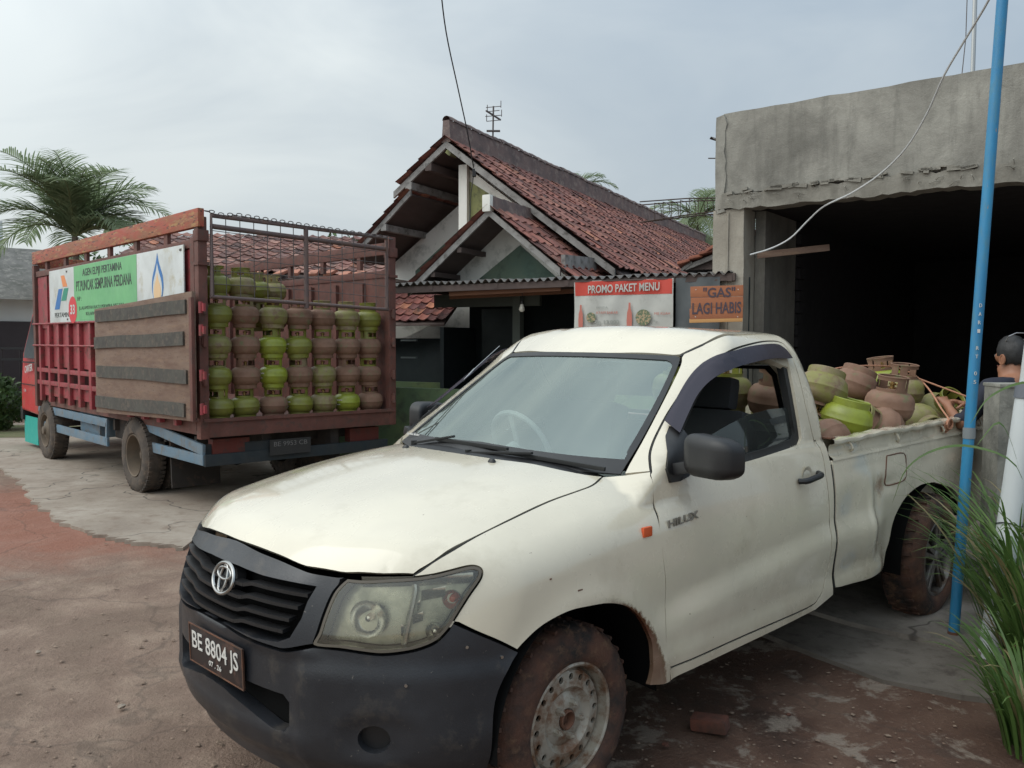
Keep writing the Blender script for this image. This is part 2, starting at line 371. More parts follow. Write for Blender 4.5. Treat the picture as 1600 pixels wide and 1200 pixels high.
def densify(q, h):
    out = []
    for i in range(len(q)):
        a, b = q[i - 1], q[i]; n = max(1, int(np.ceil(np.linalg.norm(b - a) / h)))
        for k in range(n): out.append(a + (b - a) * k / n)
    return np.array(out)
def area(q): return .5 * np.sum(q[:, 0] * np.roll(q[:, 1], -1) - q[:, 1] * np.roll(q[:, 0], -1))
def shrink(q, g):
    if area(q) < 0: g = -g
    a = q - np.roll(q, 1, 0); b = np.roll(q, -1, 0) - q
    a /= np.linalg.norm(a, axis=1, keepdims=True) + 1e-9; b /= np.linalg.norm(b, axis=1, keepdims=True) + 1e-9
    t = a + b; t /= np.linalg.norm(t, axis=1, keepdims=True) + 1e-9
    n = np.stack([-t[:, 1], t[:, 0]], 1); return q + n * g
def dedupe(q, e=2e-3):
    out = [q[0]]
    for p in q[1:]:
        if np.linalg.norm(p - out[-1]) > e: out.append(p)
    if np.linalg.norm(out[0] - out[-1]) < e: out.pop()
    return np.array(out)
def panel(name, outline, chart, mat, parent, holes=(), off=0., res=.03, gap=.0034, lip=.02, field=body, mirror=False, thick=0, inner_smooth=None):
    """sheet of body surface inside a closed outline, with turned-in edges"""
    loops = []
    for i, L in enumerate([outline] + list(holes)):
        q = dedupe(chart.uv(np.array(L, float))); q = shrink(q, gap if i == 0 else -gap); loops.append(densify(q, res))
    lo = loops[0].min(0); hi = loops[0].max(0)
    gx, gy = np.meshgrid(np.arange(lo[0], hi[0], res), np.arange(lo[1], hi[1], res * .87)); gx = gx + (np.arange(gy.shape[0]) % 2)[:, None] * res * .5
    G = np.stack([gx.ravel(), gy.ravel()], 1); m = inpoly(G, loops[0])
    for h in loops[1:]: m &= ~inpoly(G, h)
    G = G[m]
    B = np.concatenate(loops)
    d = np.min(np.linalg.norm(G[:, None] - B[None], axis=2), axis=1) if len(G) else np.zeros(0); G = G[d > res * .45]
    pts = np.concatenate([B, G]); edges = []; k = 0
    for L in loops:
        n = len(L); edges += [(k + i, k + (i + 1) % n) for i in range(n)]; k += n
    vs, es, fs, ov, oe, of = delaunay_2d_cdt([Vector(p) for p in pts], edges, [], 0, 1e-6)
    q = np.array([v[:] for v in vs]); fs = [tuple(f) for f in fs]
    cen = np.array([q[list(f)].mean(0) for f in fs]); m = inpoly(cen, loops[0])
    for h in loops[1:]: m &= ~inpoly(cen, h)
    fs = [f for f, k in zip(fs, m) if k]
    O, D, T = chart.rays(q); P, miss = cast(O, D, field, 0, T, 260)[0:2][0], None
    N = normal(P, field); o = off(P) if callable(off) else off
    P = P + N * (np.asarray(o)[..., None] if np.ndim(o) else o)
    if callable(off):   # recompute normals from the displaced sheet
        N2 = np.zeros_like(P)
        for f in fs:
            c = np.cross(P[f[1]] - P[f[0]], P[f[2]] - P[f[0]])
            for i in f: N2[i] += c
        N2 /= np.linalg.norm(N2, axis=1, keepdims=True) + 1e-12; s = np.sign(np.sum(N2 * N, 1)); N2 *= s[:, None]; Nf = N2
    else: Nf = N
    f0 = fs[0]; cr = np.cross(P[f0[1]] - P[f0[0]], P[f0[2]] - P[f0[0]])
    flips = []
    for f in fs:
        cr = np.cross(P[f[1]] - P[f[0]], P[f[2]] - P[f[0]]); flips.append(f if cr @ N[f[0]] >= 0 else f[::-1])
    fs = flips
    # boundary
    ed = {}
    for f in fs:
        for a, b in zip(f, f[1:] + f[:1]): ed[(a, b)] = 1
    bd = [(a, b) for a, b in ed if (b, a) not in ed]
    V = list(P); NN = list(Nf); idx = {}
    r = .003 if lip > .004 else 0
    def dup(a, dz, nn):
        V.append(P[a] - N[a] * dz); NN.append(nn); return len(V) - 1
    bn = {}
    for a, b in bd:
        t = P[b] - P[a]; o_ = np.cross(t, N[a]); o_ /= np.linalg.norm(o_) + 1e-12
        for i in (a, b): bn[i] = bn.get(i, 0) + o_
    top = {}; bot = {}
    for i, o_ in bn.items():
        o_ = o_ / (np.linalg.norm(o_) + 1e-12); top[i] = dup(i, 0, o_); bot[i] = dup(i, lip, o_)
    F = list(fs)
    for a, b in bd: F.append((b, a, top[a], top[b])[:0] or (top[b], top[a], bot[a], bot[b]))
    V = np.array(V); NN = np.array(NN)
    obs = []
    for sgn in ((1, -1) if mirror else (1,)):
        v = V * [1, sgn, 1]; nn = NN * [1, sgn, 1]; ff = F if sgn == 1 else [f[::-1] for f in F]
        me = bpy.data.meshes.new(name); me.from_pydata([tuple(p) for p in v], [], ff); me.materials.append(mat); me.update()
        me.polygons.foreach_set('use_smooth', [True] * len(me.polygons))
        me.normals_split_custom_set_from_vertices([tuple(x) for x in nn])
        ob = bpy.data.objects.new(name, me); COL.objects.link(ob); ob.parent = parent; obs.append(ob)
    return obs if mirror else obs[0]
def sym(pts):
    """right half (Y>=0) from the centre outwards -> full open curve from -Y to +Y"""
    a = [(p[0], -p[1], p[2]) for p in pts[::-1] if p[1] > 1e-4]; return a + list(pts)
CX = Chart('cylx', (0, 0, .75)); CZ = Chart('cylz', (-.25, 0, 0)); CT = Chart('top'); CF = Chart('front'); CR = Chart('rear'); CS = Chart('side')

# ---- materials
def mudfx(nt, vec, c):
    """rust and mud flung behind the front wheel arch, dust along the sills"""
    def dist(cx, cz, ex=1):
        v = nt.nodes.new('ShaderNodeVectorMath'); v.operation = 'DISTANCE'
        m = nt.nodes.new('ShaderNodeVectorMath'); m.operation = 'MULTIPLY'; nt.links.new(vec, m.inputs[0]); m.inputs[1].default_value = (1, 0, 1)
        nt.links.new(m.outputs[0], v.inputs[0]); v.inputs[1].default_value = (cx, 0, cz); return v.outputs['Value']
    n = noise(nt, vec, 38, 6, .7)
    f = mathn(nt, 'ADD', mathn(nt, 'MULTIPLY', dist(-.34, .37), -7.0), mathn(nt, 'ADD', mathn(nt, 'MULTIPLY', n, 1.3), .08))
    c = mixc(nt, ramp(nt, f, [(.45, gray(0)), (1, gray(.8))]), c, (.17, .06, .022))
    f = mathn(nt, 'ADD', mathn(nt, 'MULTIPLY', dist(-.02, .34), -16.0), mathn(nt, 'ADD', mathn(nt, 'MULTIPLY', n, 1.0), 6.05))
    sx = nt.nodes.new('ShaderNodeSeparateXYZ'); nt.links.new(vec, sx.inputs[0])
    m = ramp(nt, mathn(nt, 'MULTIPLY', sx.outputs[0], -3), [(.15, gray(0)), (.6, gray(1))])
    f = mathn(nt, 'MULTIPLY', ramp(nt, f, [(.0, gray(0)), (.25, gray(1))]), m)
    c = mixc(nt, f, c, (.10, .035, .018))
    f = mathn(nt, 'ADD', mathn(nt, 'MULTIPLY', dist(-2.33, .865), -11.0), mathn(nt, 'ADD', mathn(nt, 'MULTIPLY', n, 1.2), .25))
    c = mixc(nt, ramp(nt, f, [(.1, gray(0)), (.7, gray(.8))]), c, (.22, .11, .05))
    # dust low down, broken up by noise
    g = mathn(nt, 'ADD', mathn(nt, 'MULTIPLY', sx.outputs[2], -3.0), mathn(nt, 'ADD', mathn(nt, 'MULTIPLY', noise(nt, vec, 5, 6, .6), 1.5), 1.15))
    c = mixc(nt, mathn(nt, 'MULTIPLY', ramp(nt, g, [(.1, gray(0)), (1, gray(1))]), .55), c, (.34, .27, .19))
    return c
PAINT = M('cream_paint', (.66, .60, .47), var=(.60, .545, .43), vs=2.2, spots=(.12, .08, .05), ss=60, slo=.755, shi=.77, dirt=(.53, .475, .36), ds=3.5, dlo=.56, dhi=.75, rough=.26, rvar=.08, coat=1.0, extra=mudfx)
DGREY = M('bumper_plastic', (.018, .0195, .0235), var=(.030, .032, .037), vs=3, dirt=(.075, .065, .055), ds=7, dlo=.54, dhi=.76, spots=(.12, .11, .10), ss=70, slo=.72, shi=.75, rough=.38, rvar=.1, bump=.12, bs=180)
BLACK = M('black_plastic', (.012, .012, .013), rough=.45, rvar=.08, bump=.05, bs=200)
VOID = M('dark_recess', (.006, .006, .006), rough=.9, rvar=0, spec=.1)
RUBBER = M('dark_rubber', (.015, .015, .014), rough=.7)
CHROME = M('chrome', (.42, .42, .41), rough=.24, rvar=.08, metal=1)
SATIN = M('satin_badge', (.35, .34, .32), rough=.3, metal=1)
ORANGE = M('orange_lens', (.62, .10, .03), rough=.25)
WHITE = M('white_lettering', (.62, .60, .56), rough=.6)
TYRE = M('muddy_tyre', (.020, .017, .015), var=(.10, .045, .028), vs=7, vlo=.38, vhi=.62, dirt=(.15, .085, .05), ds=16, dlo=.52, dhi=.68, rough=.85, bump=.5, bs=90)
RIMM = M('worn_silver_rim', (.40, .375, .32), var=(.29, .25, .195), vs=8, dirt=(.17, .09, .05), ds=11, dlo=.46, dhi=.62, rough=.45, metal=.35, bump=.1)
ALLOY = M('dusty_alloy', (.20, .19, .18), dirt=(.10, .07, .05), ds=9, dlo=.45, dhi=.62, rough=.45, metal=.6)
RUST = M('rusty_steel', (.16, .07, .04), var=(.08, .045, .03), vs=20, rough=.8)
FABRIC = M('seat_fabric', (.05, .05, .052), rough=.9)
def glassmat(name, tint, gloss, fac, rough=.03, dark=None):
    m = bpy.data.materials.new(name); m.use_nodes = True; nt = m.node_tree; nt.nodes.clear()
    out = nt.nodes.new('ShaderNodeOutputMaterial'); t = nt.nodes.new('ShaderNodeBsdfTransparent'); t.inputs[0].default_value = (*tint, 1)
    g = nt.nodes.new('ShaderNodeBsdfGlossy'); g.inputs['Color'].default_value = (*gloss, 1); g.inputs['Roughness'].default_value = rough
    fr = nt.nodes.new('ShaderNodeFresnel'); fr.inputs[0].default_value = 1.5
    f = mathn(nt, 'ADD', fr.outputs[0], fac, True)
    a = nt.nodes.new('ShaderNodeMixShader'); nt.links.new(f, a.inputs[0]); nt.links.new(t.outputs[0], a.inputs[1]); nt.links.new(g.outputs[0], a.inputs[2])
    if dark:
        d = nt.nodes.new('ShaderNodeBsdfDiffuse'); d.inputs[0].default_value = (*dark[0], 1)
        b = nt.nodes.new('ShaderNodeMixShader'); vec = coords(nt)
        nt.links.new(ramp(nt, noise(nt, vec, 4, 5), [(.3, gray(dark[1] * .7)), (.7, gray(dark[1] * 1.3))]), b.inputs[0])
        nt.links.new(a.outputs[0], b.inputs[1]); nt.links.new(d.outputs[0], b.inputs[2]); a = b
    nt.links.new(a.outputs[0], out.inputs[0]); return m
WSGLASS = glassmat('filmed_windshield', (.70, .79, .77), (.80, .91, .87), .17, .012, ((.45, .52, .49), .07))
DGLASS = glassmat('door_glass', (.13, .18, .17), (.85, .9, .88), .03, .02, ((.30, .33, .31), .08))
RGLASS = glassmat('rear_glass', (.85, .87, .84), (.9, .9, .9), .0, .02)
VISOR = glassmat('smoked_acrylic', (.035, .030, .04), (.62, .60, .68), .05, .12, ((.06, .055, .068), .5))
LENS = glassmat('hazed_lens', (.93, .92, .84), (1, 1, .98), .05, .06, ((.50, .48, .38), .05))

pk = empty('pickup_truck', (-.34389, 3.35425, 0), R(-136.12088), 'cream white single cab pickup with dark grey bumper, dented bed full of gas cylinders', 'pickup truck')
T = {k: v for k, v in TR.items()}
def seg(*ls):
    o = []
    for l in ls:
        l = crom(l, 4)
        o += [tuple(p) for p in l]
    return o
def uv3_(ps, d=.0075):
    q = CX.uv(np.array(ps, float)); O, D, T_ = CX.rays(q); P = cast(O, D, body, 0, T_, 260)[0]; return list(P - normal(P, body) * d)
# ---- hood
hf = [(.806, 0, .94), (.799, .16, .93), (.788, .266, .923), (.776, .345, .913), (.760, .40, .905), (.72, .492, .905), (.686, .545, .908), (.638, .609, .906), (.577, .673, .907)]
hr = [(-.095, 0, 1.15), (-.12, .256, 1.146), (-.18, .42, 1.14), (-.259, .575, 1.117), (-.335, .64, 1.10)]
hs = T['hood_side']
o = [p for p in crom(sym(hf), 3)] + [p for p in crom(hs, 4)][1:] + [p for p in crom(sym(hr)[::-1], 3)][1:] + [p * np.array([1, -1, 1]) for p in crom(hs[::-1], 4)][1:-1]
def hoodoff(P):
    a = np.abs(P[:, 1]); return .006 * sstep(.50, .36, a + .10 * (P[:, 0] - .2)) * sstep(.80, .55, P[:, 0])
HOODF = low
hood = panel('hood', o, CT, PAINT, pk, off=hoodoff, res=.028, field=low)
for p in ((-.083, -.25, 1.150), (-.083, .30, 1.148)):
    j = MB(); j.lathe([(0, .012), (.008, .011), (.013, .004), (.015, -.004)], 12, Matrix.Translation(p) @ Matrix.Scale(1.3, 4, (0, 1, 0))); j.build('washer_jet', BLACK, hood)
# ---- cowl under the windshield
cw = [(p[0] + .004, p[1], p[2]) for p in sym(hr)] + [(-.39, .70, 1.11)] + [(-.36, .55, 1.12), (-.22, 0, 1.15), (-.36, -.55, 1.12)] + [(-.39, -.70, 1.11)]
panel('cowl', cw, CT, BLACK, pk, off=-.012, res=.04, field=low)
# ---- fender (left and mirrored right)
lamp = T['lamp']
lt = [(.579, .673, .904)] + lamp[4:14] + [(.506, .773, .776)]
fen = seg(hs[::-1]) + seg(lt)[1:] + seg(T['fb_seam'])[1:] + seg(T['arch'])[1:] + [(-.45, .878, .357), (-.447, .88, .41)] + seg([(-.433, .88, .516), (-.437, .865, .703), (-.416, .868, .813), (-.405, .861, .918), (-.412, .834, .981), (-.424, .813, 1.052), (-.440, .787, 1.109)])[0:] + [(-.453, .771, 1.122), (-.39, .70, 1.108)]
fenders = panel('fender', fen, CX, PAINT, pk, mirror=True, res=.026, field=body)
mk = MB(); mk.box((0, 0, 0), (.050, .014, .036), ch=.005)
for sg, f in zip((1, -1), fenders): mk.build('side_marker', ORANGE, f, loc=(-.322, .860 * sg, .932))
for (x, z, l) in ((.18, .86, .008), (.05, .80, .022)):
    q = MB(); q.box((x, S_low(np.array(x), np.array(z)) + .0005, z), (l, .002, .004)); q.build('paint_chip', RUST, fenders[0])
# ---- windshield
wsr = [(-.39, .690, 1.112), (-.557, .661, 1.234), (-.771, .61, 1.389), (-.93, .563, 1.50), (-.979, .540, 1.542)]
wst = [(-.885, 0, 1.562), (-.90, .2, 1.561), (-.94, .36, 1.557), (-.975, .50, 1.552), (-.989, .519, 1.550)]
wsb = [(-.2, 0, 1.118), (-.3, .45, 1.112), (-.39, .690, 1.112)]
wl = [tuple(p) for p in crom(sym(wsb), 4)] + seg(wsr)[1:] + [tuple(p) for p in crom(sym(wst)[::-1], 3)] + [(x, -y, z) for x, y, z in seg(wsr)[::-1]][:-1]
def inset(pts, f):
    return [f(p) for p in pts]
def wsin(p):
    x, y, z = p; y2 = y * .955; z2 = z - .022 * sstep(1.50, 1.55, np.array(z)) + .066 * (1 - sstep(1.11, 1.20, np.array(z))) * (1 - .25 * abs(y) / .69); return (x, y2, float(z2))
wi = inset(wl, wsin)
panel('windshield', wl, CF, WSGLASS, pk, off=-.004, gap=.006, lip=.003, res=.05, field=green)
panel('windshield_seal', wl, CF, BLACK, pk, holes=[wi], off=.0, gap=.002, lip=.006, res=.03, field=green)
text('sticker', 'London Action', WHITE, pk, (-.385, -.60, 1.152), (.18, .98, .03), (-.55, .12, .82), .013, .13)
# ---- side frame (A-pillar, drip rail, B-pillar, sill) left and right
dt = [(-.989, .530, 1.552), (-1.045, .560, 1.583), (-1.10, .59, 1.606), (-1.17, .612, 1.626), (-1.294, .622, 1.641), (-1.45, .615, 1.65), (-1.66, .590, 1.658)]
cr_ = [(-1.672, .60, 1.655), (-1.70, .65, 1.63), (-1.722, .70, 1.577), (-1.735, .74, 1.503), (-1.752, .77, 1.398), (-1.77, .79, 1.25), (-1.785, .80, 1.146)]
cr2 = [(-1.785, .80, 1.146), (-1.79, .84, 1.05), (-1.79, .86, .9), (-1.79, .87, .7), (-1.785, .873, .56), (-1.775, .878, .40)]
dlow = [(-.453, .771, 1.122)] + T['door_low'][1:]
dup_ = T['door_up'][:-1] + [(-.453, .771, 1.122)]
door = seg(dlow[:9]) + seg([dlow[8], dlow[9], (-1.0, .878, .400), dlow[10], dlow[11], dlow[12], dlow[13]])[1:] + seg(dlow[13:])[1:] + seg(dup_)[1:-1]
sf = seg(wsr[::-1][::-1])[0:0] + [(-.453, .771, 1.122), (-.392, .695, 1.112)] + seg(wsr)[1:] + seg(dt)[1:] + seg(cr_)[1:] + seg(cr2)[1:] + seg([(-1.6, .88, .366), (-1.3, .88, .360), (-.9, .88, .358), (-.45, .88, .357)]) + [(-.447, .88, .407)]
dd = seg([dlow[8], dlow[9], (-1.0, .878, .400), dlow[10], dlow[11], dlow[12], dlow[13]])[1:] + seg(dlow[13:])[1:] + seg(dup_)[1:-1]
sides = panel('cab_side', sf + dd, CX, PAINT, pk, mirror=True, res=.026, field=body, lip=.05)
# ---- doors with window openings
wb = [(-.53, .80, 1.095), (-.80, .815, 1.100), (-1.1, .815, 1.112), (-1.35, .81, 1.128), (-1.55, .805, 1.142)]
wr = [(-1.572, .80, 1.165), (-1.566, .77, 1.30), (-1.58, .73, 1.42), (-1.595, .711, 1.50), (-1.596, .69, 1.55)]
wt = [(-1.585, .685, 1.572), (-1.55, .675, 1.583), (-1.48, .675, 1.586), (-1.296, .683, 1.575), (-1.118, .695, 1.548), (-1.02, .673, 1.51), (-.94, .658, 1.463), (-.861, .661, 1.411), (-.751, .682, 1.333), (-.65, .703, 1.25), (-.56, .74, 1.17), (-.515, .77, 1.125)]
win = seg(wb) + seg(wr) + seg(wt)
for sg in (1, -1):  # dark rubber tubes added in the panel gaps to stand for their shade
    q = MB(); dl = uv3_(door); q.tube([(p[0], p[1] * sg, p[2]) for p in dl], .0052, 6, closed=True); q.build('door_gap_shade', RUBBER, sides[0 if sg > 0 else 1])
    q = MB(); dl = uv3_(crom(hs, 4), .006); q.tube([(p[0], p[1] * sg, p[2]) for p in dl], .004, 6); q.build('hood_gap_shade', RUBBER, hood)
    q = MB(); dl = uv3_([(-1.800, .86, z) for z in np.linspace(.44, 1.03, 12)], .006); q.tube([(p[0], p[1] * sg, p[2]) for p in dl], .006, 6); q.build('cab_gap_shade', RUBBER, sides[0 if sg > 0 else 1])
doors = panel('door', door, CX, PAINT, pk, holes=[win], mirror=True, res=.026, lip=.03)
win2 = inset(win, lambda p: (p[0] + (.028 if p[0] < -1.3 else -.022) * (1 if abs(p[0] + 1.2) > .25 else 0), p[1], p[2] + (.022 if p[2] < 1.2 else (-.02 if p[2] > 1.5 else -.012))))
gt = [(-.882, .793, 1.242), (-1.017, .787, 1.274), (-1.194, .78, 1.307), (-1.364, .777, 1.32), (-1.56, .777, 1.319)]
gl = [(-.62, .80, 1.085), (-1.1, .8, 1.10), (-1.575, .8, 1.13), (-1.572, .79, 1.2)] + [tuple(p) for p in gt[::-1]] + [(-.76, .793, 1.195), (-.66, .79, 1.13)]
LT = Matrix(((1, 0, 0), (0, 1, 0), (0, 0, 1)))
for sg, dr in zip((1, -1), doors):
    ch = CX
    def mir(ob):
        if sg < 0:
            me = ob.data; 
            for v in me.vertices: v.co.y = -v.co.y
            me.flip_normals()
        return ob
    mir(panel('window_frame', win, ch, RUBBER, dr, holes=[win2], off=-.014, gap=-.003, lip=.035, res=.03))
    mir(panel('window_glass', gl if sg > 0 else win, ch, DGLASS, dr, off=-.03, gap=.004, lip=.004, res=.05))
    vo = [(p[0], p[1], p[2] + .004) for p in T['visor_out']]; vi = T['visor_in']
    vz = seg(vo) + seg(vi[::-1])[1:]
    mir(panel('rain_visor', vz, ch, VISOR, dr, off=lambda P: .006 + .030 * np.clip((1.59 - P[:, 2]) / .09 - np.clip((-.95 - P[:, 0]) * 0, 0, 0), 0, 1) * .8, gap=0, lip=.003, res=.02))
    # mirror foot in the window corner
    mir(panel('mirror_foot', [(-.505, .77, 1.115), (-.53, .77, 1.15), (-.60, .72, 1.225), (-.645, .70, 1.255), (-.665, .70, 1.235), (-.655, .79, 1.10), (-.60, .80, 1.075), (-.52, .80, 1.075)], ch, BLACK, dr, off=.012, gap=0, lip=.03, res=.02))
    mr = MB(); n0 = len(mr.v)
    bm = bmesh.new(); bmesh.ops.create_cube(bm, size=1)
    bmesh.ops.bevel(bm, geom=list(bm.edges), offset=.30, segments=6, profile=.5, affect='EDGES')
    bm.verts.index_update(); vv = []
    for v in bm.verts:
        x, y, z = v.co; k = 1 - .10 * (y + .5)
        p = Vector((x * .12 * (1 if x > 0 else .9) + .010 * z, y * .250, z * .164 * k + .006)); p.x += .02 * (1 - (2 * y) ** 2)
        vv.append(p)
    hd = mesh_obj('mirror', [Vector((v.x, v.y * sg, v.z)) for v in vv], [tuple(q.index for q in f.verts)[::sg] for f in bm.faces], BLACK, dr, 60); bm.free()
    hd.location = (-.555, .985 * sg, 1.186) if sg > 0 else (-.70, -.865, 1.20); hd.rotation_euler = (R(-1) * sg, R(-3), R(-14) if sg > 0 else R(-78))
    gm = MB(); gm.box((-.058, 0, 0), (.006, .17, .10), ch=.002); gm.build('mirror_glass', CHROME, hd)
    st_ = MB(); st_.bar((-.565, .80 * sg, 1.125), (-.565, .88 * sg, 1.145), .06, .045, ch=.008); st_.build('mirror_arm', BLACK, dr)
    # handle
    h = MB(); pts = [(-1.445, .858, .985), (-1.47, .888, .988), (-1.53, .893, .995), (-1.60, .889, 1.0), (-1.635, .858, 1.003)]
    h.tube([(x, y * sg, z) for x, y, z in crom(pts, 4)], [.013] * 3 + [.014] * 11 + [.013] * 3, 10)
    h.build('handle', BLACK, dr)
    cp = MB(); cp.lathe([(.048, .0), (.040, -.001), (.02, -.012), (0, -.016)], 24, Matrix.Translation((-1.545, (.8505) * sg, .995)) @ Matrix.Rotation(R(-90 * sg), 4, 'X') @ Matrix.Rotation(0, 4, 'Z')); 
    cp.build('handle_recess', PAINT, dr)
    if sg > 0:
        text('badge', 'HILUX', SATIN, dr, (-.452, .8585, .925), (-1, .012, .065), (0, -.10, 1), .028, .19, ext=.006, align='LEFT', bold=.012)
# ---- roof and cab back
rf = [tuple(p) for p in crom(sym(wst[:4]), 3)] + seg([(p[0], p[1] - .004, p[2]) for p in dt]) + [(-1.70, .40, 1.65), (-1.712, 0, 1.655), (-1.70, -.40, 1.65)] + [(x, -(y - .004), z) for x, y, z in seg(dt)[::-1]]
def roofoff(P): 
    a = np.abs(P[:, 1]); return -.005 * np.exp(-((a - .27) / .05) ** 2) * sstep(-1.02, -1.15, P[:, 0])
panel('roof', rf, CT, PAINT, pk, off=roofoff, gap=.004, lip=.02, res=.03, field=green)
for sg in (1, -1):
    g = MB(); g.tube([(p[0], p[1] * sg, p[2] - .006) for p in crom(dt[:5], 3)], .006, 6); g.build('drip_moulding', BLACK, pk)
cb_ = [(-1.79, y, 1.0) for y in (-.79, .79)] + [(-1.79, .785, 1.15), (-1.76, .755, 1.38), (-1.73, .70, 1.57), (-1.70, .60, 1.645), (-1.70, 0, 1.665), (-1.70, -.60, 1.645), (-1.73, -.70, 1.57), (-1.76, -.755, 1.38), (-1.79, -.785, 1.15)]
rw = [(-1.76, y, z) for y, z in ((-.60, 1.20), (.60, 1.20), (.62, 1.24), (.585, 1.46), (.55, 1.50), (-.55, 1.50), (-.585, 1.46), (-.62, 1.24))]
panel('cab_back', cb_, CR, PAINT, pk, holes=[rw], res=.04, field=green, lip=.03)
panel('rear_window', rw, CR, RGLASS, pk, off=-.01, res=.08, field=green, lip=.004)
rs = inset(rw, lambda p: (p[0], p[1] * .94, 1.35 + (p[2] - 1.35) * .84)); panel('rear_window_seal', rw, CR, RUBBER, pk, holes=[rs], off=.003, res=.04, field=green, lip=.02)
# ---- headlights
def shr(pts, k, c=None):
    c = np.mean(np.array(pts), 0) if c is None else c; return [tuple(c + (np.array(p) - c) * k) for p in pts]
lo_ = seg(lamp + [lamp[0]])[:-1]
lc = np.mean(np.array(lamp), 0)
lq = CZ.uv(np.array(lo_)); li = shrink(dedupe(lq), .014)
def uv3(q, ch, field=low):
    O, D, T_ = ch.rays(q); return cast(O, D, field, 0, T_, 260)[0]
lin = [tuple(p) for p in uv3(li, CZ)]
CHR2 = M('lamp_chrome', (.85, .83, .76), var=(.62, .60, .54), vs=6, rough=.22, rvar=.1, metal=.9)
OLIVE = M('lamp_housing', (.50, .48, .38), var=(.22, .22, .17), vs=9, rough=.30, metal=.8)
RIMB = M('lamp_surround', (.10, .085, .065), rough=.5)
heads = panel('headlight', lo_, CZ, RIMB, pk, holes=[lin], mirror=True, off=.006, gap=.003, lip=.05, res=.02, field=low)
for sg, hd in zip((1, -1), heads):
    def mir(ob):
        if sg < 0:
            for v in ob.data.vertices: v.co.y = -v.co.y
            ob.data.flip_normals()
        return ob
    mir(panel('lens', lin, CZ, LENS, hd, off=.004, gap=-.002, lip=.003, res=.025, field=low))
    mir(panel('housing', lin, CZ, OLIVE, hd, off=-.055, gap=-.002, lip=.01, res=.03, field=low))
    S_ = lambda q: [tuple(p) for p in uv3(np.array(q), CZ)]
    U = lambda p: CZ.uv(np.array([p]))[0]
    ph0 = U(lamp[0])[0]; ph1 = U(lamp[8])[0]; phm = .53 * ph0 + .47 * ph1
    # chrome divider and ribbed reflectors on the outer half
    b = MB()
    dv = uv3(np.array([[phm - .01, .71], [phm, .78], [phm + .012, .86], [phm + .01, .885]]), CZ); dv = dv - normal(dv, low) * .022
    b.tube([(p[0], p[1] * sg, p[2]) for p in crom(list(dv), 4)], .009, 8); b.build('divider', CHR2, hd)
    for k, (z0, z1, pa, pb, m_) in enumerate(((.875, .905, ph0 + .03, ph1 - .02, CHR2), (.835, .868, phm + .03, ph1 - .10, CHR2), (.80, .832, phm + .02, ph1 - .17, CHR2), (.765, .797, phm + .01, ph1 - .16, CHR2), (.72, .760, phm, ph1 - .22, CHR2))):
        qs = []
        for t in np.linspace(0, 1, 9): qs.append([pa + (pb - pa) * t, z1 + .012 * t])
        for t in np.linspace(1, 0, 9): qs.append([pa + (pb - pa) * t, z0 + .012 * t])
        mir(panel('reflector', S_(qs), CZ, m_, hd, off=lambda P, a=z0, c=z1: -.045 + .026 * np.clip((P[:, 2] - a) / (c - a), 0, 1), gap=.001, lip=.004, res=.012, field=low))
    for (ph, z, r_) in ((.62 * ph0 + .38 * phm, .79, .058), (.35 * phm + .65 * ph1, .845, .030), (.60 * phm + .40 * ph1, .748, .026)):
        c = uv3(np.array([[ph, z]]), CZ)[0]; n = normal(c[None], low)[0]; c = c - n * .052
        fw_ = Vector((.86, .5 * sg, -.03)).normalized(); mt = Matrix.Translation((c[0], c[1] * sg, c[2])) @ fw_.to_track_quat('Z', 'Y').to_matrix().to_4x4()
        q = MB(); q.lathe([(r_, .030), (r_ * .93, .018), (r_ * .7, .004), (r_ * .35, -.004), (.012, -.008)], 24, mt); q.build('bulb_bowl', CHR2, hd)
        q = MB(); q.lathe([(.0, .03), (.009, .027), (.012, .015), (.012, -.008)], 12, mt); q.build('bulb', ORANGE if r_ == .030 else CHR2, hd)
# ---- grille
gt_ = [(.806, 0, .934), (.799, .16, .924), (.788, .266, .917), (.776, .345, .907), (.760, .40, .899), (.74, .455, .897), (.714, .515, .895)]
gr_ = lamp[::-1][:5]        # lamp inner edge, top to bottom
gr_ = [(.722, .510, .889)] + [lamp[24], lamp[23], lamp[22], lamp[21], lamp[20]]
gb_ = [(.797, .47, .697), (.837, .39, .673), (.854, .342, .672), (.879, .232, .677), (.892, .096, .690), (.895, 0, .692)]
go = [tuple(p) for p in crom(sym(gt_), 3)] + [(p[0], p[1] - .004, p[2]) for p in seg(gr_)] + [(p[0], p[1], p[2] + .004) for p in seg(gb_)] + [(x, -y, z + .004) for x, y, z in seg(gb_)[::-1]] + [(x, -(y - .004), z) for x, y, z in seg(gr_)[::-1]]
gi_r = [(.845, 0, .868), (.842, .10, .868), (.828, .236, .862), (.79, .36, .862), (.766, .44, .862), (.783, .425, .82), (.801, .420, .77), (.826, .398, .714), (.845, .36, .696), (.87, .271, .690), (.888, .1, .700), (.895, 0, .703)]
gi = gi_r[:-1] + [gi_r[-1]] + [(x, -y, z) for x, y, z in gi_r[::-1][1:-1]]
gro = panel('grille', go, CZ, DGREY, pk, holes=[gi], off=lambda P: .004 + .010 * sstep(.90, .875, P[:, 2]) * sstep(.46, .38, np.abs(P[:, 1])), gap=.003, lip=.07, res=.02, field=low)
panel('grille_backing', gi, CZ, VOID, gro, off=-.06, gap=-.02, lip=.002, res=.04, field=low)
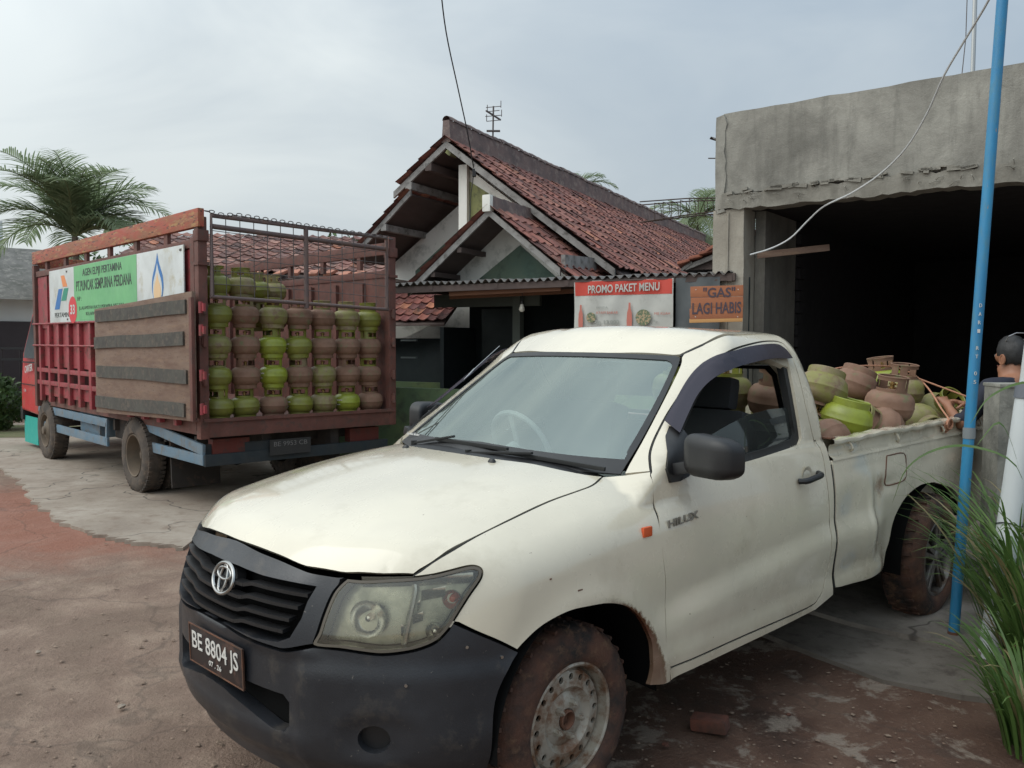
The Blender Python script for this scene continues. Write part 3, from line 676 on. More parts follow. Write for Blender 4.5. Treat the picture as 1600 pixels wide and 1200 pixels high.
for k, z in enumerate((.838, .800, .762, .726)):
    for (dz, r_) in ((0, .0085),):
        hw = .425 - .02 * k if k < 3 else .37
        pts = []
        for y in np.linspace(-hw, hw, 41):
            a = abs(y); dip = -.012 * sstep(.20, .14, np.array(a)) ; z_ = z + float(dip)
            x = float(Fr(np.array(y), np.array(z_))) - .006; pts.append((x, y, z_))
        q = MB()
        for i in range(40):
            q.bar(pts[i], pts[i + 1], .034, .011)
        q.build('slat', BLACK, gro, smooth=60)
em = MB()
def ell(c, a, b, n=40, t0=0, t1=2 * PI): return [(0, c[0] + a * math.cos(t0 + (t1 - t0) * i / n), c[1] + b * math.sin(t0 + (t1 - t0) * i / n)) for i in range(n)]
em.tube(ell((0, 0), .070, .050), .0065, 8, closed=True); em.tube(ell((0, .0), .024, .044), .005, 8, closed=True); em.tube(ell((0, .016), .046, .019), .005, 8, closed=True)
em.build('emblem', CHROME, gro, loc=(.872, .030, .825), rot=(0, R(-17), 0))
q = MB(); q.lathe([(0, .012), (.03, .010), (.062, 0), (.066, -.03)], 32, Matrix.Rotation(R(90), 4, 'Y') @ Matrix.Scale(.74, 4, (1, 0, 0))); q.build('emblem_backing', BLACK, gro, loc=(.856, .030, .825), rot=(0, R(-17), 0))
# ---- bumper
def bumpoff(P):
    y = np.abs(P[:, 1]); z = P[:, 2]; o_ = .001 + 0 * z - .035 * sstep(.44, .27, z)
    o_ = o_ + .010 * sstep(.44, .40, z) * sstep(.50, .41, y)
    o_ = o_ + .012 * sstep(.40, .44, y) * sstep(.67, .60, z)            # side horns
    o_ = o_ + .010 * np.exp(-((z - .672) / .015) ** 2) * sstep(.52, .42, y)
    o_ = o_ - .020 * np.exp(-(((y - .635) / .085) ** 2 + ((z - .43) / .065) ** 2) ** 2)
    o_ = o_ - .012 * sstep(.35, .25, z)
    return o_
bt = [(.895, 0, .688), (.892, .096, .686), (.879, .232, .673), (.854, .342, .668), (.837, .39, .668), (.80, .472, .692)]
bl = [lamp[20]] + lamp[13:20][::-1]
bl = [(p[0], p[1], p[2] - .006) for p in bl]
bf = [(.506, .773, .772)] + [(p[0], p[1], p[2] - .006) for p in T['fb_seam'][1:]]
brr = [(.330, .861, .652), (.374, .848, .59), (.408, .851, .526), (.430, .867, .448), (.438, .875, .361), (.445, .872, .30)]
bb = [(.47, .85, .27), (.60, .74, .245), (.72, .60, .24), (.80, .45, .235), (.86, .2, .235), (.87, 0, .235)]
half = seg(bt) + seg(bl)[1:] + seg(bf)[0:] + seg(brr)[1:] + seg(bb)
bo = half + [(x, -y, z) for x, y, z in half[::-1]]
ir = [(.90, 0, .538), (.88, .234, .536), (.85, .375, .530), (.84, .395, .51), (.843, .395, .44), (.85, .382, .420), (.86, .336, .420), (.887, .20, .455), (.90, .08, .478), (.90, 0, .482)]
ih = ir + [(x, -y, z) for x, y, z in ir[::-1]]
def ring(c, r1, r2, n=20):
    c = np.array(c); u = CZ.uv(c[None])[0]; return uv3(np.array([[u[0] + r1 * math.cos(2 * PI * i / n), u[1] + r2 * math.sin(2 * PI * i / n)] for i in range(n)]), CZ)
fr_ = [tuple(p) for p in ring((.70, .635, .425), .042, .042)]
fl_ = [(x, -y, z) for x, y, z in fr_][::-1]
bump = panel('front_bumper', bo, CZ, DGREY, pk, holes=[ih, fr_, fl_], off=bumpoff, gap=.002, lip=.05, res=.018, field=low)
panel('intake_recess', ih, CZ, VOID, bump, off=-.05, gap=-.03, lip=.002, res=.04, field=low)
for f_ in (fr_, fl_):
    panel('fog_recess', f_, CZ, BLACK, bump, off=-.04, gap=-.02, lip=.002, res=.03, field=low)
q = MB()
for (ph, z) in ((.498, .70), (.395, .678), (.60, .60)): pass
for p in ((.475, .80, .700), (.375, .845, .655), (.655, .725, .600)):
    p = np.array(p); u = CZ.uv(p[None]); s_ = uv3(u, CZ)[0]; n = normal(s_[None], low)[0]; s_ = s_ + n * bumpoff(s_[None])[0]
    q = MB(); q.cone(s_ - n * .002, s_ + n * .004, .006, .005, 12); q.build('rivet', CHROME, bump)
pl = MB(); pl.box((0, 0, 0), (.004, .372, .136), ch=.001); PLM = M('plate_black', (.022, .014, .013), dirt=(.075, .04, .03), ds=14, dlo=.52, dhi=.62, rough=.55)
plo = pl.build('number_plate', PLM, bump, loc=(.905, .036, .577), rot=(0, R(2), R(2)))
pf = MB()
for s_ in (1, -1): pf.box((.001, 0, s_ * .0655), (.0065, .372, .004)); pf.box((.001, s_ * .184, 0), (.0065, .004, .127))
pf.build('plate_rim', RUST, plo)
text('plate_writing', 'BE 8804 JS', WHITE, plo, (.0035, 0, -.012), (0, 1, 0), (0, 0, 1), .058, .318, bold=.004)
text('plate_date', '07 . 26', WHITE, plo, (.0035, .0, -.046), (0, 1, 0), (0, 0, 1), .017, .085)
# ---- bed
lip_ = 1.045
ba = T['bed'][4:]
arch2 = [(-3.283, .88, .745), (-3.44, .87, .70), (-3.56, .86, .62), (-3.63, .86, .53), (-3.69, .86, .42)]
arch1 = [(-2.300, .88, .412), (-2.378, .871, .434), (-2.445, .86, .50), (-2.483, .856, .551), (-2.531, .861, .664), (-2.659, .867, .756), (-2.861, .869, .800), (-3.057, .88, .797)]
tb = [(-1.810 - .0 * i, .84, lip_) for i in range(1)] + [(x, .84, lip_ + .004 * math.sin(x * 5) - .004 * math.exp(-((x + 2.2) / .25) ** 2)) for x in np.linspace(-1.95, -4.30, 16)] + [(-4.36, .82, lip_)]
bo_ = tb[::-1] + [(-1.810, .86, .8), (-1.808, .87, .6), (-1.80, .878, .43)] + seg([(-1.85, .878, .422), (-2.132, .882, .402), (-2.300, .888, .412)]) + seg(arch1)[1:] + seg(arch2) + [(-3.9, .86, .44), (-4.34, .85, .46), (-4.36, .84, .6)]
beds = panel('bed_side', bo_, CX, PAINT, pk, mirror=True, res=.026, field=low)
for sg, bd_ in zip((1, -1), beds):
    # rail: step, groove, rolled top flange and inner wall
    prof = [(.846, 1.040), (.843, 1.052), (.826, 1.062), (.820, 1.075), (.820, 1.108), (.826, 1.118), (.846, 1.121), (.850, 1.128), (.848, 1.140), (.838, 1.145), (.785, 1.145), (.776, 1.138), (.774, 1.10), (.772, .62)]
    xs = np.linspace(-1.812, -4.36, 60); V = []; F = []
    for i, x in enumerate(xs):
        wob = .004 * math.sin(x * 9 + 1) + .003 * math.sin(x * 23); wz = .003 * math.sin(x * 7) + .003 * math.sin(x * 31)
        for (y, z) in prof:
            k = 1 if z > 1.11 and y > .78 else .3
            V.append((x, (y + wob * k) * sg, z + wz * (1 if z > 1.06 else 0)))
    m_ = len(prof)
    for i in range(59):
        for j in range(m_ - 1): F.append((i * m_ + j, (i + 1) * m_ + j, (i + 1) * m_ + j + 1, i * m_ + j + 1)[::sg])
    mesh_obj('bed_rail', V, F, PAINT, bd_, 40)
    for x in (-2.02, -2.60, -3.28, -3.95):
        q = MB(); q.tube([(x, .822 * sg, 1.118), (x, .838 * sg, 1.105), (x - .008, .843 * sg, 1.085), (x - .022, .836 * sg, 1.072), (x - .03, .824 * sg, 1.07)], .0065, 8); q.build('rope_hook', PAINT, bd_)
    for x in (-1.9, -2.0, -2.9): pass
cap = MB(); cap.box((-1.83, .81, 1.149), (.05, .05, .008), ch=.002); cap.build('rail_cap', RUST, beds[0])
fu = [(-2.437, .846, 1.008), (-2.66, .848, 1.002), (-2.668, .86, .93), (-2.655, .866, .875), (-2.60, .865, .855), (-2.409, .865, .857), (-2.398, .865, .93)]
panel('fuel_door', fu, CX, PAINT, beds[0], off=.003, gap=.002, lip=.004, res=.02, field=low)
fg = MB(); s_ = [uv3(CX.uv(np.array([p])), CX)[0] + np.array([0, .0015, 0]) for p in seg(fu)]; fg.tube(s_, .0035, 6, closed=True); fg.build('fuel_door_gap', RUST, beds[0])
BEDM = M('worn_bed_paint', (.40, .37, .32), dirt=(.16, .09, .06), ds=5, dlo=.42, dhi=.6, rough=.6)
bf_ = MB(); bf_.box((-3.09, 0, .60), (2.54, 1.548, .03)); bf_.box((-1.835, 0, .87), (.03, 1.548, .55)); bf_.build('bed_floor', BEDM, pk)
tg = MB(); tg.box((-4.375, 0, .86), (.028, 1.60, .55), ch=.008); tg.build('tailgate', PAINT, pk)
rb = MB(); rb.box((-4.45, 0, .42), (.10, 1.5, .12), ch=.02); rb.build('rear_bumper', BLACK, pk)
tl = MB(); tl.box((0, 0, 0), (.04, .12, .26), ch=.015)
for s_ in (1, -1): tl.build('tail_light', ORANGE, pk, loc=(-4.385, .80 * s_, .90))
# ---- dark structure inside and below, with an added core box to block light
q = MB(); q.box((.12, 0, .66), (.95, 1.08, .46)); q.box((-2.1, .40, .37), (4.4, .12, .14)); q.box((-2.1, -.40, .37), (4.4, .12, .14)); q.box((-1.1, 0, .42), (1.34, 1.64, .06))
q.cone((-3.085, -.72, .335), (-3.085, .72, .335), .05, None, 14); q.cone((0, -.62, .30), (0, .62, .30), .04, None, 12); q.lathe([(0, -.12), (.10, -.1), (.14, 0), (.10, .1), (0, .12)], 16, Matrix.Translation((-3.085, .0, .335)))
q.box((-1.0, .0, .30), (1.2, .25, .12)); q.box((-3.1, 0, .56), (2.5, 1.5, .04)); q.build('chassis', VOID, pk)
for cx in (0, -3.085):
    for sg in (1, -1):
        q = MB(); mt = Matrix.Translation((cx - (.0 if cx < 0 else .0), .86 * sg, .36)) @ Matrix.Rotation(R(90 * sg), 4, 'X')
        q.lathe([(.435 if cx < 0 else .40, .006), (.43 if cx < 0 else .415, .10), (.43 if cx < 0 else .415, .34), (0, .34)], 30, mt, a0=R(-5), a1=R(185)); q.build('wheel_liner', VOID, pk)
# ---- wheels
def wheel(kind):
    t = empty('wheel'); t.parent = pk; r = .345; wd = .205
    prof = [(.212, wd / 2 - .012), (.222, wd / 2 + .0), (.25, wd / 2 + .008), (.285, wd / 2 + .006), (.312, wd / 2 - .004), (.333, wd / 2 - .020), (r, wd / 2 - .042)]
    prof = prof + [(a, -b) for a, b in prof[::-1]]
    n = 96; q = MB(); q.lathe(prof, n); V = q.v
    m = len(prof); 
    for j in range(m):
        for i in range(n):
            x, y, z = V[j * n + i]; a, b = prof[j]
            if a > .325:
                k = -.006 if (i % 4 < 1) else 0; rr = math.hypot(x, y); V[j * n + i] = (x * (rr + k) / rr, y * (rr + k) / rr, z)
    q.build('tyre', TYRE, t, 50)
    tb = MB()
    for i in range(0, n, 3):
        for s_ in (-1, 0, 1):
            a = 2 * PI * (i + (1.5 if s_ == 0 else 0)) / n; c = Vector((math.cos(a), math.sin(a), 0))
            tb.box(c * (r + .001) + Vector((0, 0, s_ * .052)), (.012, .0155, .044), Matrix.Rotation(a, 3, 'Z') @ Matrix.Rotation(R(12 * (s_ or .5)), 3, 'X'))
    tb.build('tread', TYRE, t)
    if kind == 'steel':
        q = MB(); q.lathe([(.214, .085), (.216, .096), (.208, .100), (.200, .094), (.198, .080), (.192, .045), (.186, .020), (.180, -.09)], 64); q.build('rim', RIMM, t, 40)
        # dished disc with round vent holes
        holes = 18; Vn = []; Fn = []; rings = [(r_, z_ + .034) for r_, z_ in [(.190, .012), (.178, .030), (.136, .040), (.122, .042), (.108, .026), (.098, .022), (.082, .030), (.062, .036), (.042, .036), (.034, .028)]]
        nn = holes * 8; q = MB(); q.lathe(rings, nn)
        # replace the ring between r=.176 and .136 by faces with holes
        keep = []; 
        for f in q.f:
            j = min(f) // nn
            if j == 1: continue
            keep.append(f)
        q.f = keep; base = len(q.v)
        for h in range(holes):
            ac = 2 * PI * (h + .5) / holes; c = np.array([.157 * math.cos(ac), .157 * math.sin(ac), .069]); ids = []
            er = np.array([math.cos(ac), math.sin(ac), 0]); et = np.array([-math.sin(ac), math.cos(ac), 0])
            for k in range(16):
                t_ = 2 * PI * k / 16; q.v.append(tuple(c + er * .0125 * math.cos(t_) + et * .0115 * math.sin(t_))); 
            for k in range(16):
                t_ = 2 * PI * k / 16; q.v.append(tuple(c + er * .0125 * math.cos(t_) + et * .0115 * math.sin(t_) - np.array([0, 0, .012])))
            b0 = base + h * 32
            for k in range(16): q.f.append((b0 + k, b0 + (k + 1) % 16, b0 + 16 + (k + 1) % 16, b0 + 16 + k))
            i0 = h * 8; out = []                      # outer loop around the hole, starting at outer radius centre
            O_ = lambda i: 1 * nn + (i0 + i) % nn; I_ = lambda i: 2 * nn + (i0 + i) % nn
            loop = [O_(4), O_(5), O_(6), O_(7), O_(8), I_(8), I_(7), I_(6), I_(4), I_(2), I_(1), I_(0), O_(0), O_(1), O_(2), O_(3)]
            loopA = [O_(4), O_(5), O_(6), O_(7), O_(8), I_(8), I_(7), I_(6), I_(4), I_(2), I_(1), I_(0), O_(0), O_(1), O_(2), O_(3)]
            for k in range(16):
                q.f.append((loopA[k], loopA[(k + 1) % 16], b0 + (k + 1) % 16, b0 + k))
            q.f.append((I_(4), I_(5), I_(6))); q.f.append((I_(2), I_(3), I_(4)))
        q.build('disc', RIMM, t, 30)
        q = MB(); q.lathe([(.036, .064), (.036, .078), (.031, .081), (.027, .076), (.025, .050), (0, .045)], 24); q.build('hub_bore', RUST, t)
        q = MB()
        for i in range(5):
            a = 2 * PI * i / 5 + .3; q.cone((.063 * math.cos(a), .063 * math.sin(a), .066), (.063 * math.cos(a), .063 * math.sin(a), .090), .0150, .0115, 6); q.cone((.063 * math.cos(a), .063 * math.sin(a), .090), (.063 * math.cos(a), .063 * math.sin(a), .100), .0075, .005, 8); q.build('lug_nut', RIMM, t); q = MB()
    else:
        q = MB(); q.lathe([(.216, .085), (.218, .098), (.206, .102), (.200, .090), (.192, .04), (.186, -.09)], 64); q.build('rim', ALLOY, t, 40)
        q = MB()
        for i in range(5):
            a = 2 * PI * i / 5 + .45; d = Vector((math.cos(a), math.sin(a), 0)); s_ = Vector((-math.sin(a), math.cos(a), 0))
            for k in (-1, 1): q.bar(d * .03 + s_ * k * .012 + Vector((0, 0, .078)), d * .198 + s_ * k * .030 + Vector((0, 0, .082)), .028, .022, (0, 0, 1), .006)
        q.lathe([(0, .098), (.03, .096), (.045, .085), (.055, .06), (.055, .03)], 24); q.build('spokes', ALLOY, t, 40)
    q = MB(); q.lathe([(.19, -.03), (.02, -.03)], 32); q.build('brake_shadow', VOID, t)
    return t
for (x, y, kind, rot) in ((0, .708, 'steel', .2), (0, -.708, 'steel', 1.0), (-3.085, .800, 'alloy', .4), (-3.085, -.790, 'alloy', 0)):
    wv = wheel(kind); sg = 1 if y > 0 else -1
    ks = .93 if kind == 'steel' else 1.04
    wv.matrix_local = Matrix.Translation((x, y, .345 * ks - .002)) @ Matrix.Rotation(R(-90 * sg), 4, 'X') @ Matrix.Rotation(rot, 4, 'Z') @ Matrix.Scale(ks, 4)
# ---- interior
q = MB()
q.v, q.f = [], []
dsh = []
for y in np.linspace(-.74, .74, 13):
    e = .03 * math.exp(-((y + .37) / .16) ** 2)
    dsh.append([( -.30, y, 1.04), (-.45, y, 1.075 + e), (-.62, y, 1.08 + e), (-.74, y, 1.045 + e), (-.80, y, .95), (-.74, y, .75)])
V = [p for r_ in dsh for p in r_]; F = []
for i in range(12):
    for j in range(5): F.append((i * 6 + j, i * 6 + j + 1, (i + 1) * 6 + j + 1, (i + 1) * 6 + j))
DASH = M('dashboard_vinyl', (.26, .27, .26), rough=.6); mesh_obj('dashboard', V, F, DASH, pk, 60)
q = MB(); mt = Matrix.Translation((-.90, -.37, 1.08)) @ Matrix.Rotation(R(-65), 4, 'Y'); ring_ = [mt @ Vector((.19 * math.cos(a), .19 * math.sin(a), 0)) for a in np.linspace(0, 2 * PI, 33)[:-1]]
q.tube(ring_, .014, 8, closed=True)
for a in (R(0), R(120), R(240)): q.bar(mt @ Vector((0, 0, -.02)), mt @ Vector((.185 * math.cos(a), .185 * math.sin(a), 0)), .03, .012)
q.cone((-.86, -.37, 1.07), (-.70, -.37, 1.0), .04, None, 12); q.build('steering_wheel', M('wheel_vinyl', (.36, .37, .36), rough=.5), pk)
SEAT = M('seat_cover', (.16, .165, .155), rough=.8)
for y in (-.40, .36):
    q = MB(); q.box((-1.10, y, .66), (.50, .50, .16), ch=.05); q.box((-1.38, y, .98), (.14, .50, .62), (0, R(-14), 0), ch=.05)
    q.box((-1.50, y, 1.36), (.09, .27, .16), (0, R(-10), 0), ch=.035); q.build('seat', FABRIC if y < 0 else FABRIC, pk, 60)
q = MB(); q.box((-1.1, 0, .50), (1.3, 1.56, .03)); q.box((-1.76, 0, .95), (.02, 1.5, .42)); q.box((-1.36, 0, 1.56), (.50, .94, .01)); q.build('cab_lining', FABRIC, pk)
q = MB(); q.bar((-.95, .06, 1.47), (-.94, .06, 1.44), .02, .02); q.box((-.945, .08, 1.462), (.02, .19, .055), (0, R(-10), 0), ch=.012); q.build('rear_view_mirror', BLACK, pk)
# ---- wipers, aerial
def wiper(a, b, c, d_):
    q = MB(); q.bar(a, b, .018, .010, ch=.003); q.bar(c, d_, .014, .016, ch=.003); q.cone(Vector(a) - Vector((0, 0, .01)), Vector(a) + Vector((0, 0, .012)), .014, None, 10); q.build('wiper', RUBBER, pk)
def onws(y, z, o=.012):
    x = -.142 - (z - 1.08) * 1.555 - .40 * y * y; return (x + o * .55, y, z + o * .83)
wiper((-.285, -.46, 1.135), (-.285, -.17, 1.190), (-.290, -.30, 1.168), (-.262, .20, 1.170))
wiper((-.205, .02, 1.145), (-.262, .34, 1.168), (-.250, .20, 1.160), (-.345, .645, 1.130))
q = MB(); q.tube([(-.78, -.688, 1.40), (-.86, -.685, 1.465)], .004, 6); q.tube([(-.86, -.685, 1.465), (-1.055, -.700, 1.585)], .0022, 6); q.build('aerial', CHROME, pk)
# ---------------------------------------------------------------- gas cylinders
GREEN = M('green_cylinder_paint', (.195, .205, .030), var=(.16, .16, .038), vs=9, dirt=(.20, .14, .09), ds=12, dlo=.56, dhi=.74, rough=.42, bump=.06, bs=60, rnd=True)
LIME = M('bright_green_cylinder_paint', (.255, .30, .030), var=(.20, .225, .035), vs=9, dirt=(.22, .17, .10), ds=14, dlo=.62, dhi=.78, rough=.35, bump=.05, bs=60, rnd=True)
OLV = M('faded_olive_cylinder_paint', (.20, .188, .055), var=(.23, .18, .10), vs=9, vlo=.45, vhi=.6, dirt=(.16, .09, .06), ds=12, dlo=.52, dhi=.66, rough=.6, bump=.12, bs=60, rnd=True)
BRN = M('dusty_brown_cylinder_paint', (.215, .122, .080), var=(.165, .088, .056), vs=10, dirt=(.15, .14, .07), ds=14, dlo=.55, dhi=.66, rough=.75, bump=.15, bs=60, rnd=True)
BRASS = M('brass_valve', (.35, .22, .08), rough=.4, metal=.8)
COLORS = {'g': GREEN, 'l': LIME, 'o': OLV, 'b': BRN}
CNAME = {'g': 'green', 'l': 'bright green', 'o': 'faded olive', 'b': 'dusty brown'}
def cyl_mesh():
    r = .139; prof = [(0, .022), (.06, .018), (.10, .026), (.125, .05), (.136, .08), (r, .102), (r + .0025, .106), (r + .0025, .110), (r, .114), (.1385, .14), (.130, .165), (.112, .186), (.08, .199), (.05, .204), (.03, .206), (.024, .212), (0, .213)]
    q = MB(); q.lathe(prof, 36); return q
def foot_mesh():
    q = MB(); q.lathe([(.098, .034), (.096, -.004), (.100, -.008), (.104, -.004), (.105, .036)], 32); return q
def collar_mesh():
    """raised guard ring with two hand holes"""
    q = MB(); R_ = .086; z = [.190, .214, .236, .262, .276, .283]; n = 48
    for rr, flip in ((R_, 0), (R_ - .004, 1)):
        b = len(q.v)
        for zz in z:
            for i in range(n):
                a = 2 * PI * i / n; e = .003 if zz > .28 else 0; q.v.append(((rr + e) * math.cos(a), (rr + e) * math.sin(a), zz))
        for j in range(5):
            for i in range(n):
                hole = j in (1, 2) and ((i % 24) < 14)
                if hole: continue
                if j > 0 and (i % 24) == 19: continue
                f = (b + j * n + i, b + j * n + (i + 1) % n, b + (j + 1) * n + (i + 1) % n, b + (j + 1) * n + i); q.f.append(f[::-1] if flip else f)
    b = len(q.v)
    q.lathe([(R_ + .003, .283), (R_ + .004, .287), (R_ - .003, .289), (R_ - .007, .285), (R_ - .004, .281)], n); return q
def valve_mesh():
    q = MB(); q.lathe([(.022, .206), (.022, .216), (.014, .218), (.013, .232), (.020, .235), (.020, .246), (.011, .248), (.010, .254), (0, .255)], 14); q.cone((.0, 0, .240), (.026, 0, .240), .006, None, 8); return q
_cyl = {}
def gas_cylinder(body_c, collar_c, label, group, marks=False):
    key = (body_c, collar_c, marks)
    if key not in _cyl:
        t = empty('gas_cylinder')
        b = cyl_mesh().build('body', COLORS[body_c], t, 50); collar_mesh().build('collar', COLORS[collar_c], t, 50); foot_mesh().build('foot_ring', COLORS[body_c], t); valve_mesh().build('valve', BRASS, t)
        if marks:
            rr = random.Random(4)
            for row, zz in enumerate((.135, .088)):
                q = MB(); a = -.45
                while a < .45 - row * .15:
                    w_ = rr.uniform(.02, .06); rad = .1405 if zz < .12 else .1398
                    q.box((rad * math.cos(a), rad * math.sin(a), zz + rr.uniform(-.002, .002)), (.0015, w_ * .13, .009 + rr.uniform(0, .004)), Matrix.Rotation(a, 3, 'Z')); a += w_ + .02
                q.build('faded_lettering', WHITE, b)
        _cyl[key] = t; 
    else:
        t = copy_tree(_cyl[key])
    return tag(t, label, 'gas cylinder', group)

# ---------------------------------------------------------------- cargo truck (own space: X forward from the rear edge, Y left)
CTX, CTY, CTA = -2.04, 8.27, R(133.6)
ct = empty('cargo_truck', (CTX, CTY, 0), CTA, 'red stake body cargo truck with open cage back stacked with gas cylinders', 'cargo truck')
CRED = M('faded_red_steel', (.27, .036, .045), var=(.33, .06, .066), vs=2.5, dirt=(.14, .06, .045), ds=7, dlo=.50, dhi=.66, spots=(.10, .05, .035), ss=30, slo=.64, shi=.7, rough=.55, bump=.1)
CBRN = M('rust_brown_steel', (.115, .045, .034), var=(.16, .065, .05), vs=4, dirt=(.09, .05, .04), ds=12, dlo=.5, dhi=.62, rough=.7, bump=.2)
CORG = M('scraped_red_beam', (.36, .075, .045), var=(.27, .11, .055), vs=5, stretch=(.6, 3, 3), dirt=(.38, .22, .09), ds=7, dlo=.52, dhi=.62, spots=(.10, .04, .03), ss=16, slo=.60, shi=.66, rough=.6, bump=.15)
CBLU = M('dusty_blue_guard', (.11, .19, .26), var=(.16, .21, .25), vs=4, dirt=(.16, .14, .12), ds=9, dlo=.5, dhi=.68, rough=.6, bump=.1)
CABR = M('red_cab_paint', (.50, .035, .035), dirt=(.40, .08, .06), ds=4, rough=.35, coat=.2)
WOOD = M('weathered_board', (.20, .135, .10), var=(.15, .09, .065), vs=3, stretch=(1, 1, 5), dirt=(.23, .15, .10), ds=5, dlo=.5, dhi=.68, spots=(.09, .06, .045), ss=20, slo=.62, shi=.7, rough=.8, bump=.25, bs=40)
STRIP = M('worn_rubber_strip', (.075, .072, .060), var=(.055, .05, .045), vs=6, dirt=(.12, .10, .08), ds=14, dlo=.5, dhi=.66, rough=.85, bump=.25)
WIRE = M('grey_wire', (.10, .085, .08), rough=.6)
MUD = M('mudflap_rubber', (.03, .025, .022), dirt=(.08, .05, .035), ds=6, rough=.85)
L_, W_ = 5.32, 1.05
zf, zt = .73, 2.76
q = MB(); q.box((L_ / 2, 0, .80), (L_, 2 * W_ - .06, .13)); q.build('deck', CBRN, ct)
q = MB(); q.bar((.02, -W_ - .02, .795), (.02, W_ + .02, .805), .06, .165, ch=.01); q.bar((-.015, -W_, .87), (-.015, W_, .882), .03, .03); q.build('rear_sill', CBRN, ct)
for y in (W_ - .015, -W_ + .015):
    q = MB(); q.box((.03, y, (zf + zt) / 2 - .03), (.09, .085, zt - zf - .02), ch=.012)
    q.box((.02, y - .0, 2.30), (.11, .105, .03)); q.box((.02, y, 2.55), (.11, .105, .10), ch=.01)
    for z in (1.0, 1.25, 1.6, 1.9): q.cone((-.035, y + .0, z - .05), (-.035, y + .0, z + .05), .02, None, 8); q.box((-.01, y, z), (.05, .05, .06))
    q.build('corner_post', CBRN, ct)
# cage gate over the opening: frame of tubes and welded mesh
cg = empty('upper_gate'); cg.parent = ct
q = MB(); yl, yr = .955, -.955
q.tube([(-.02, yl, 2.0), (-.02, yl, 2.735), (-.02, yr, 2.70), (-.02, yr, 1.955)], .022, 8); q.tube([(-.02, .0, 1.93), (-.02, .0, 2.72)], .024, 8)
q.tube([(-.01, yl, 2.64), (.0, yr, 2.585)], .024, 8); q.tube([(-.025, yl + .02, 2.005), (-.02, yr - .02, 1.945)], .018, 8); q.build('gate_frame', M('grey_brown_tube', (.12, .085, .08), dirt=(.16, .10, .08), ds=9, rough=.6), cg, 60)
q = MB()
for i in range(1, 14):
    y = yl + (yr - yl) * i / 14.0
    if abs(y) < .05: continue
    q.cone((-.02, y, 1.97), (-.02, y, 2.72), .0042, None, 5, False)
for k in range(1, 6):
    z = 2.0 + .12 * k; q.tube([(-.022, yl, z), (-.024, .3, z - .012 + .01 * math.sin(k)), (-.022, yr, z - .05)], .0035, 5, caps=False)
for s_ in ((.8, 2.38, .35, 2.62), (.2, 2.40, -.1, 2.6), (.55, 2.3, .1, 2.55), (-.2, 2.45, -.8, 2.56)): q.tube([(-.01, s_[0], s_[1]), (-.01, s_[2], s_[3])], .003, 5)
q.build('welded_mesh', WIRE, cg)
q = MB()
cp_ = [(-.04, 1.0 - 2.0 * i / 46, 2.765 - .075 * (i / 46) + (.012 if i % 2 else 0) - .02 * math.sin(PI * min(1, i / 6)) * (i < 6)) for i in range(47)]
for i, p in enumerate(cp_):
    mt = Matrix.Translation(p) @ Matrix.Rotation(R(90 * (i % 2)), 4, 'Y') @ Matrix.Rotation(R(5), 4, 'X')
    q.tube([mt @ Vector((.013 * math.cos(a), .026 * math.sin(a), 0)) for a in np.linspace(0, 2 * PI, 11)[:-1]], .0045, 5, closed=True)
q.build('chain', WIRE, cg)
# far (right) and front walls of the cage
q = MB()
q.box((L_ / 2, -W_ + .02, 1.55), (L_, .03, 1.50)); q.box((L_ - .02, 0, 1.6), (.03, 2 * W_ - .05, 1.6))
for x in np.arange(.5, L_, .55): q.box((x, -W_ + .055, 1.5), (.06, .04, 1.5))
q.build('inner_boards', CBRN, ct)
q = MB(); q.box((L_ / 2, -W_ + .02, 2.60), (L_, .05, .13), ch=.01); q.box((L_ / 2, -W_ + .02, 2.33), (L_, .05, .08), ch=.01)
for x in np.arange(.6, L_, .78): q.box((x, -W_ + .02, 2.5), (.07, .04, .2))
q.build('far_top_rail', CBRN, ct)
q = MB(); q.box((L_ - .02, 0, 2.65), (.05, 2 * W_ - .05, .15), ch=.01); q.build('front_top_rail', CORG, ct)
# near (left) side
q = MB(); q.box((L_ / 2 - .02, W_ + .01, 2.705), (L_ + .06, .06, .165), ch=.012); q.build('top_rail', CORG, ct)
q = MB(); q.box((L_ / 2, W_ + .0, 2.485), (L_, .05, .075), ch=.01)
for x in np.arange(.75, L_, .8): q.box((x, W_, 2.57), (.09, .035, .12))
q.box((L_ - .05, W_ + .01, 1.66), (.10, .07, 1.9), ch=.01); q.box((.12, W_ + .0, 1.66), (.09, .06, 1.75), ch=.01)
q.build('side_rail', CBRN, ct)
q = MB(); q.box((L_ / 2, W_ - .02, 1.86), (L_, .02, 1.2)); q.box((4.98, W_ + .0, 2.1), (.42, .018, .68)); q.box((.30, W_ + .0, 2.1), (.18, .018, .68)); q.build('side_panel', CRED, ct)
q = MB()
for x in np.arange(.55, L_ - .2, .41):
    q.box((x, W_ + .012, 1.31), (.085, .055, 1.02), ch=.01)
for z in (1.21, 1.045): q.box((L_ / 2, W_ + .016, z), (L_ - .2, .04, .055), ch=.006)
q.tube([(L_, W_ + .05, 1.82), (L_ / 2, W_ + .045, 1.815), (.2, W_ + .045, 1.90)], .012, 6); q.tube([(L_, W_ + .05, 1.535), (2.6, W_ + .045, 1.54), (.2, W_ + .045, 1.60)], .012, 6)
q.build('side_ribs', CRED, ct)
q = MB(); q.box((L_ / 2, W_ - .01, .94), (L_ - .2, .02, .13)); q.build('lower_side_panel', CRED, ct)
